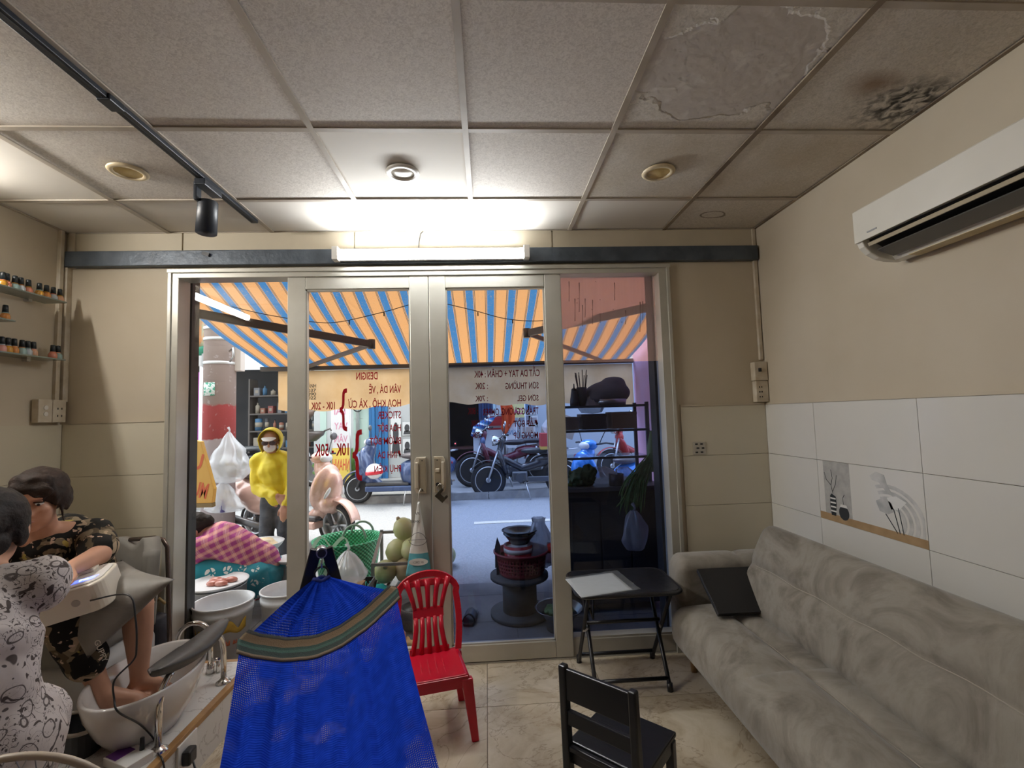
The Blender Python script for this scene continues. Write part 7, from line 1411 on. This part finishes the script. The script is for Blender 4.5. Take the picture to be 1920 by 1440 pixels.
t = thing('cardboard_sign', 'stack of flattened brown cartons leaning by the door stile', 'cardboard', (px_x(1022, 8.5), 8.5, gz(8.5)+.10)); CDB = P('card_brown', (.36, .30, .26), .8)
for k, a in enumerate((.35, .15, -.1)): MB().box((.0, .03*k, 1.05-.28*k), (.42, .02, .40), Matrix.Rotation(a, 4, 'Y')).build('flap', CDB, t)
MB().lohi((-.16, .02, 0), (.16, .1, .85)).build('crate', P('pale_crate', (.55, .5, .5), .7), t)
# things to the left of the pole
p = aty(366, 672, 5.75); p.y = 5.75; t = thing('hanging_cloth', 'orange patterned cloth and green sack hanging left of the pole', 'cloth', tuple(p)); MB().grid(lambda u, v: (-.25+.38*u, .04*math.sin(u*11), .12+.75*v), 16, 8).build('orange_cloth', cloth('orange_cloth', lambda t: t.ramp(t.noise(7, 2), [(.45, (.80, .48, .26)), (.6, (.62, .62, .48))]), .4), t, solid=.006); Blob().c((-.3, 0, .0), .10, (.12, 0, .08), .07).build('green_sack', P('green_sack', (.03, .28, .17), .6), t, world=False, vox=.02, noise=.02)
MB().tube([(-.25, 0, .86), (.05, 0, .88), (pX-p.x-.12, pY-p.y, .95)], .01, 6).build('cord', BLACK, t)
p = aty(372, 683, 5.9); t = thing('sign_bracket', 'white bracket arm clamped to the utility pole', 'bracket', (p.x, pY, p.z)); MB().lohi((-.35, -.03, -.06), (pX-p.x-.10, .03, .06)).build('arm', BWH, t); MB().lohi((pX-p.x-.18, -.05, -.08), (pX-p.x-.08, .05, .08)).build('clamp', STEEL, t)
p = aty(381, 700, 8.6); t = thing('light_post', 'glowing white and purple tube light standing beyond the pole', 'light', (p.x, 8.6, gz(8.6)+.1)); MB().cyl((0, 0, .3), (0, 0, p.z-.1), .055, n=14).build('tube', glow('purple_white_tube', (1, .86, 1), 1.6), t); MB().lohi((-.09, -.05, 0), (.09, .05, .3)).build('base', STEEL, t); MB().lohi((-.16, .03, .3), (-.06, .06, p.z-.2)).build('purple_panel', P('purple_panel', (.30, .05, .28), .5), t)
# potted plants by the banner
LEAF = P('leaf_green', (.16, .34, .08), .5, col2=(.28, .46, .16), nsc=8)
for k, (px, lb) in enumerate(((612, 'leafy potted plant left of the tall banner'), (668, 'leafy potted plant between the banner and the navy scooter'))):
    x = px_x(px, 8.3); t = thing('potted_plant', lb, 'plant', (x, 8.3, gz(8.3)+.10)); MB().lathe([(0, 0), (.11, 0), (.15, .22), (.14, .22), (.10, .03), (0, .03)], n=18).build('pot', P('clay_pot', (.30, .16, .10), .8) if k == 0 else bpy.data.materials['clay_pot'], t)
    for i in range(46):
        a = random.uniform(0, 2*PI); l = random.uniform(.12, .30); h0 = random.uniform(.2, .55); dx, dy = math.cos(a), math.sin(a); w = .013
        pts = [Vector((dx*.02, dy*.02, .2)), Vector((dx*l*.45, dy*l*.45, .2+h0)), Vector((dx*l, dy*l, .15+h0*.75))]; n_ = Vector((-dy, dx, 0))*w; mbq = MB(); mbq.add([pts[0], pts[1]-n_, pts[2], pts[1]+n_], [(0, 1, 2), (0, 2, 3)]); mbq.build('leaf', LEAF, t)
# low pavement step under the near shops' awnings on our own side: dark soffit keeps the facade real
struct(MB().lohi((-9, D+.13, 2.72), (9, 2.96, 5.5)).build('wall_facade', PALEW), 'outer face of the salon building above the shop front', 'wall')
for nm, a, b in (('wall_outer', (-9, D+.0, -.1), (XL-.12, D+.14, 5.5)), ('wall_outer', (XR+.12, D, -.1), (9, D+.14, 5.5))): struct(MB().lohi(a, b).build(nm, PALEW), 'outer wall of the neighbouring building beside the salon', 'wall')
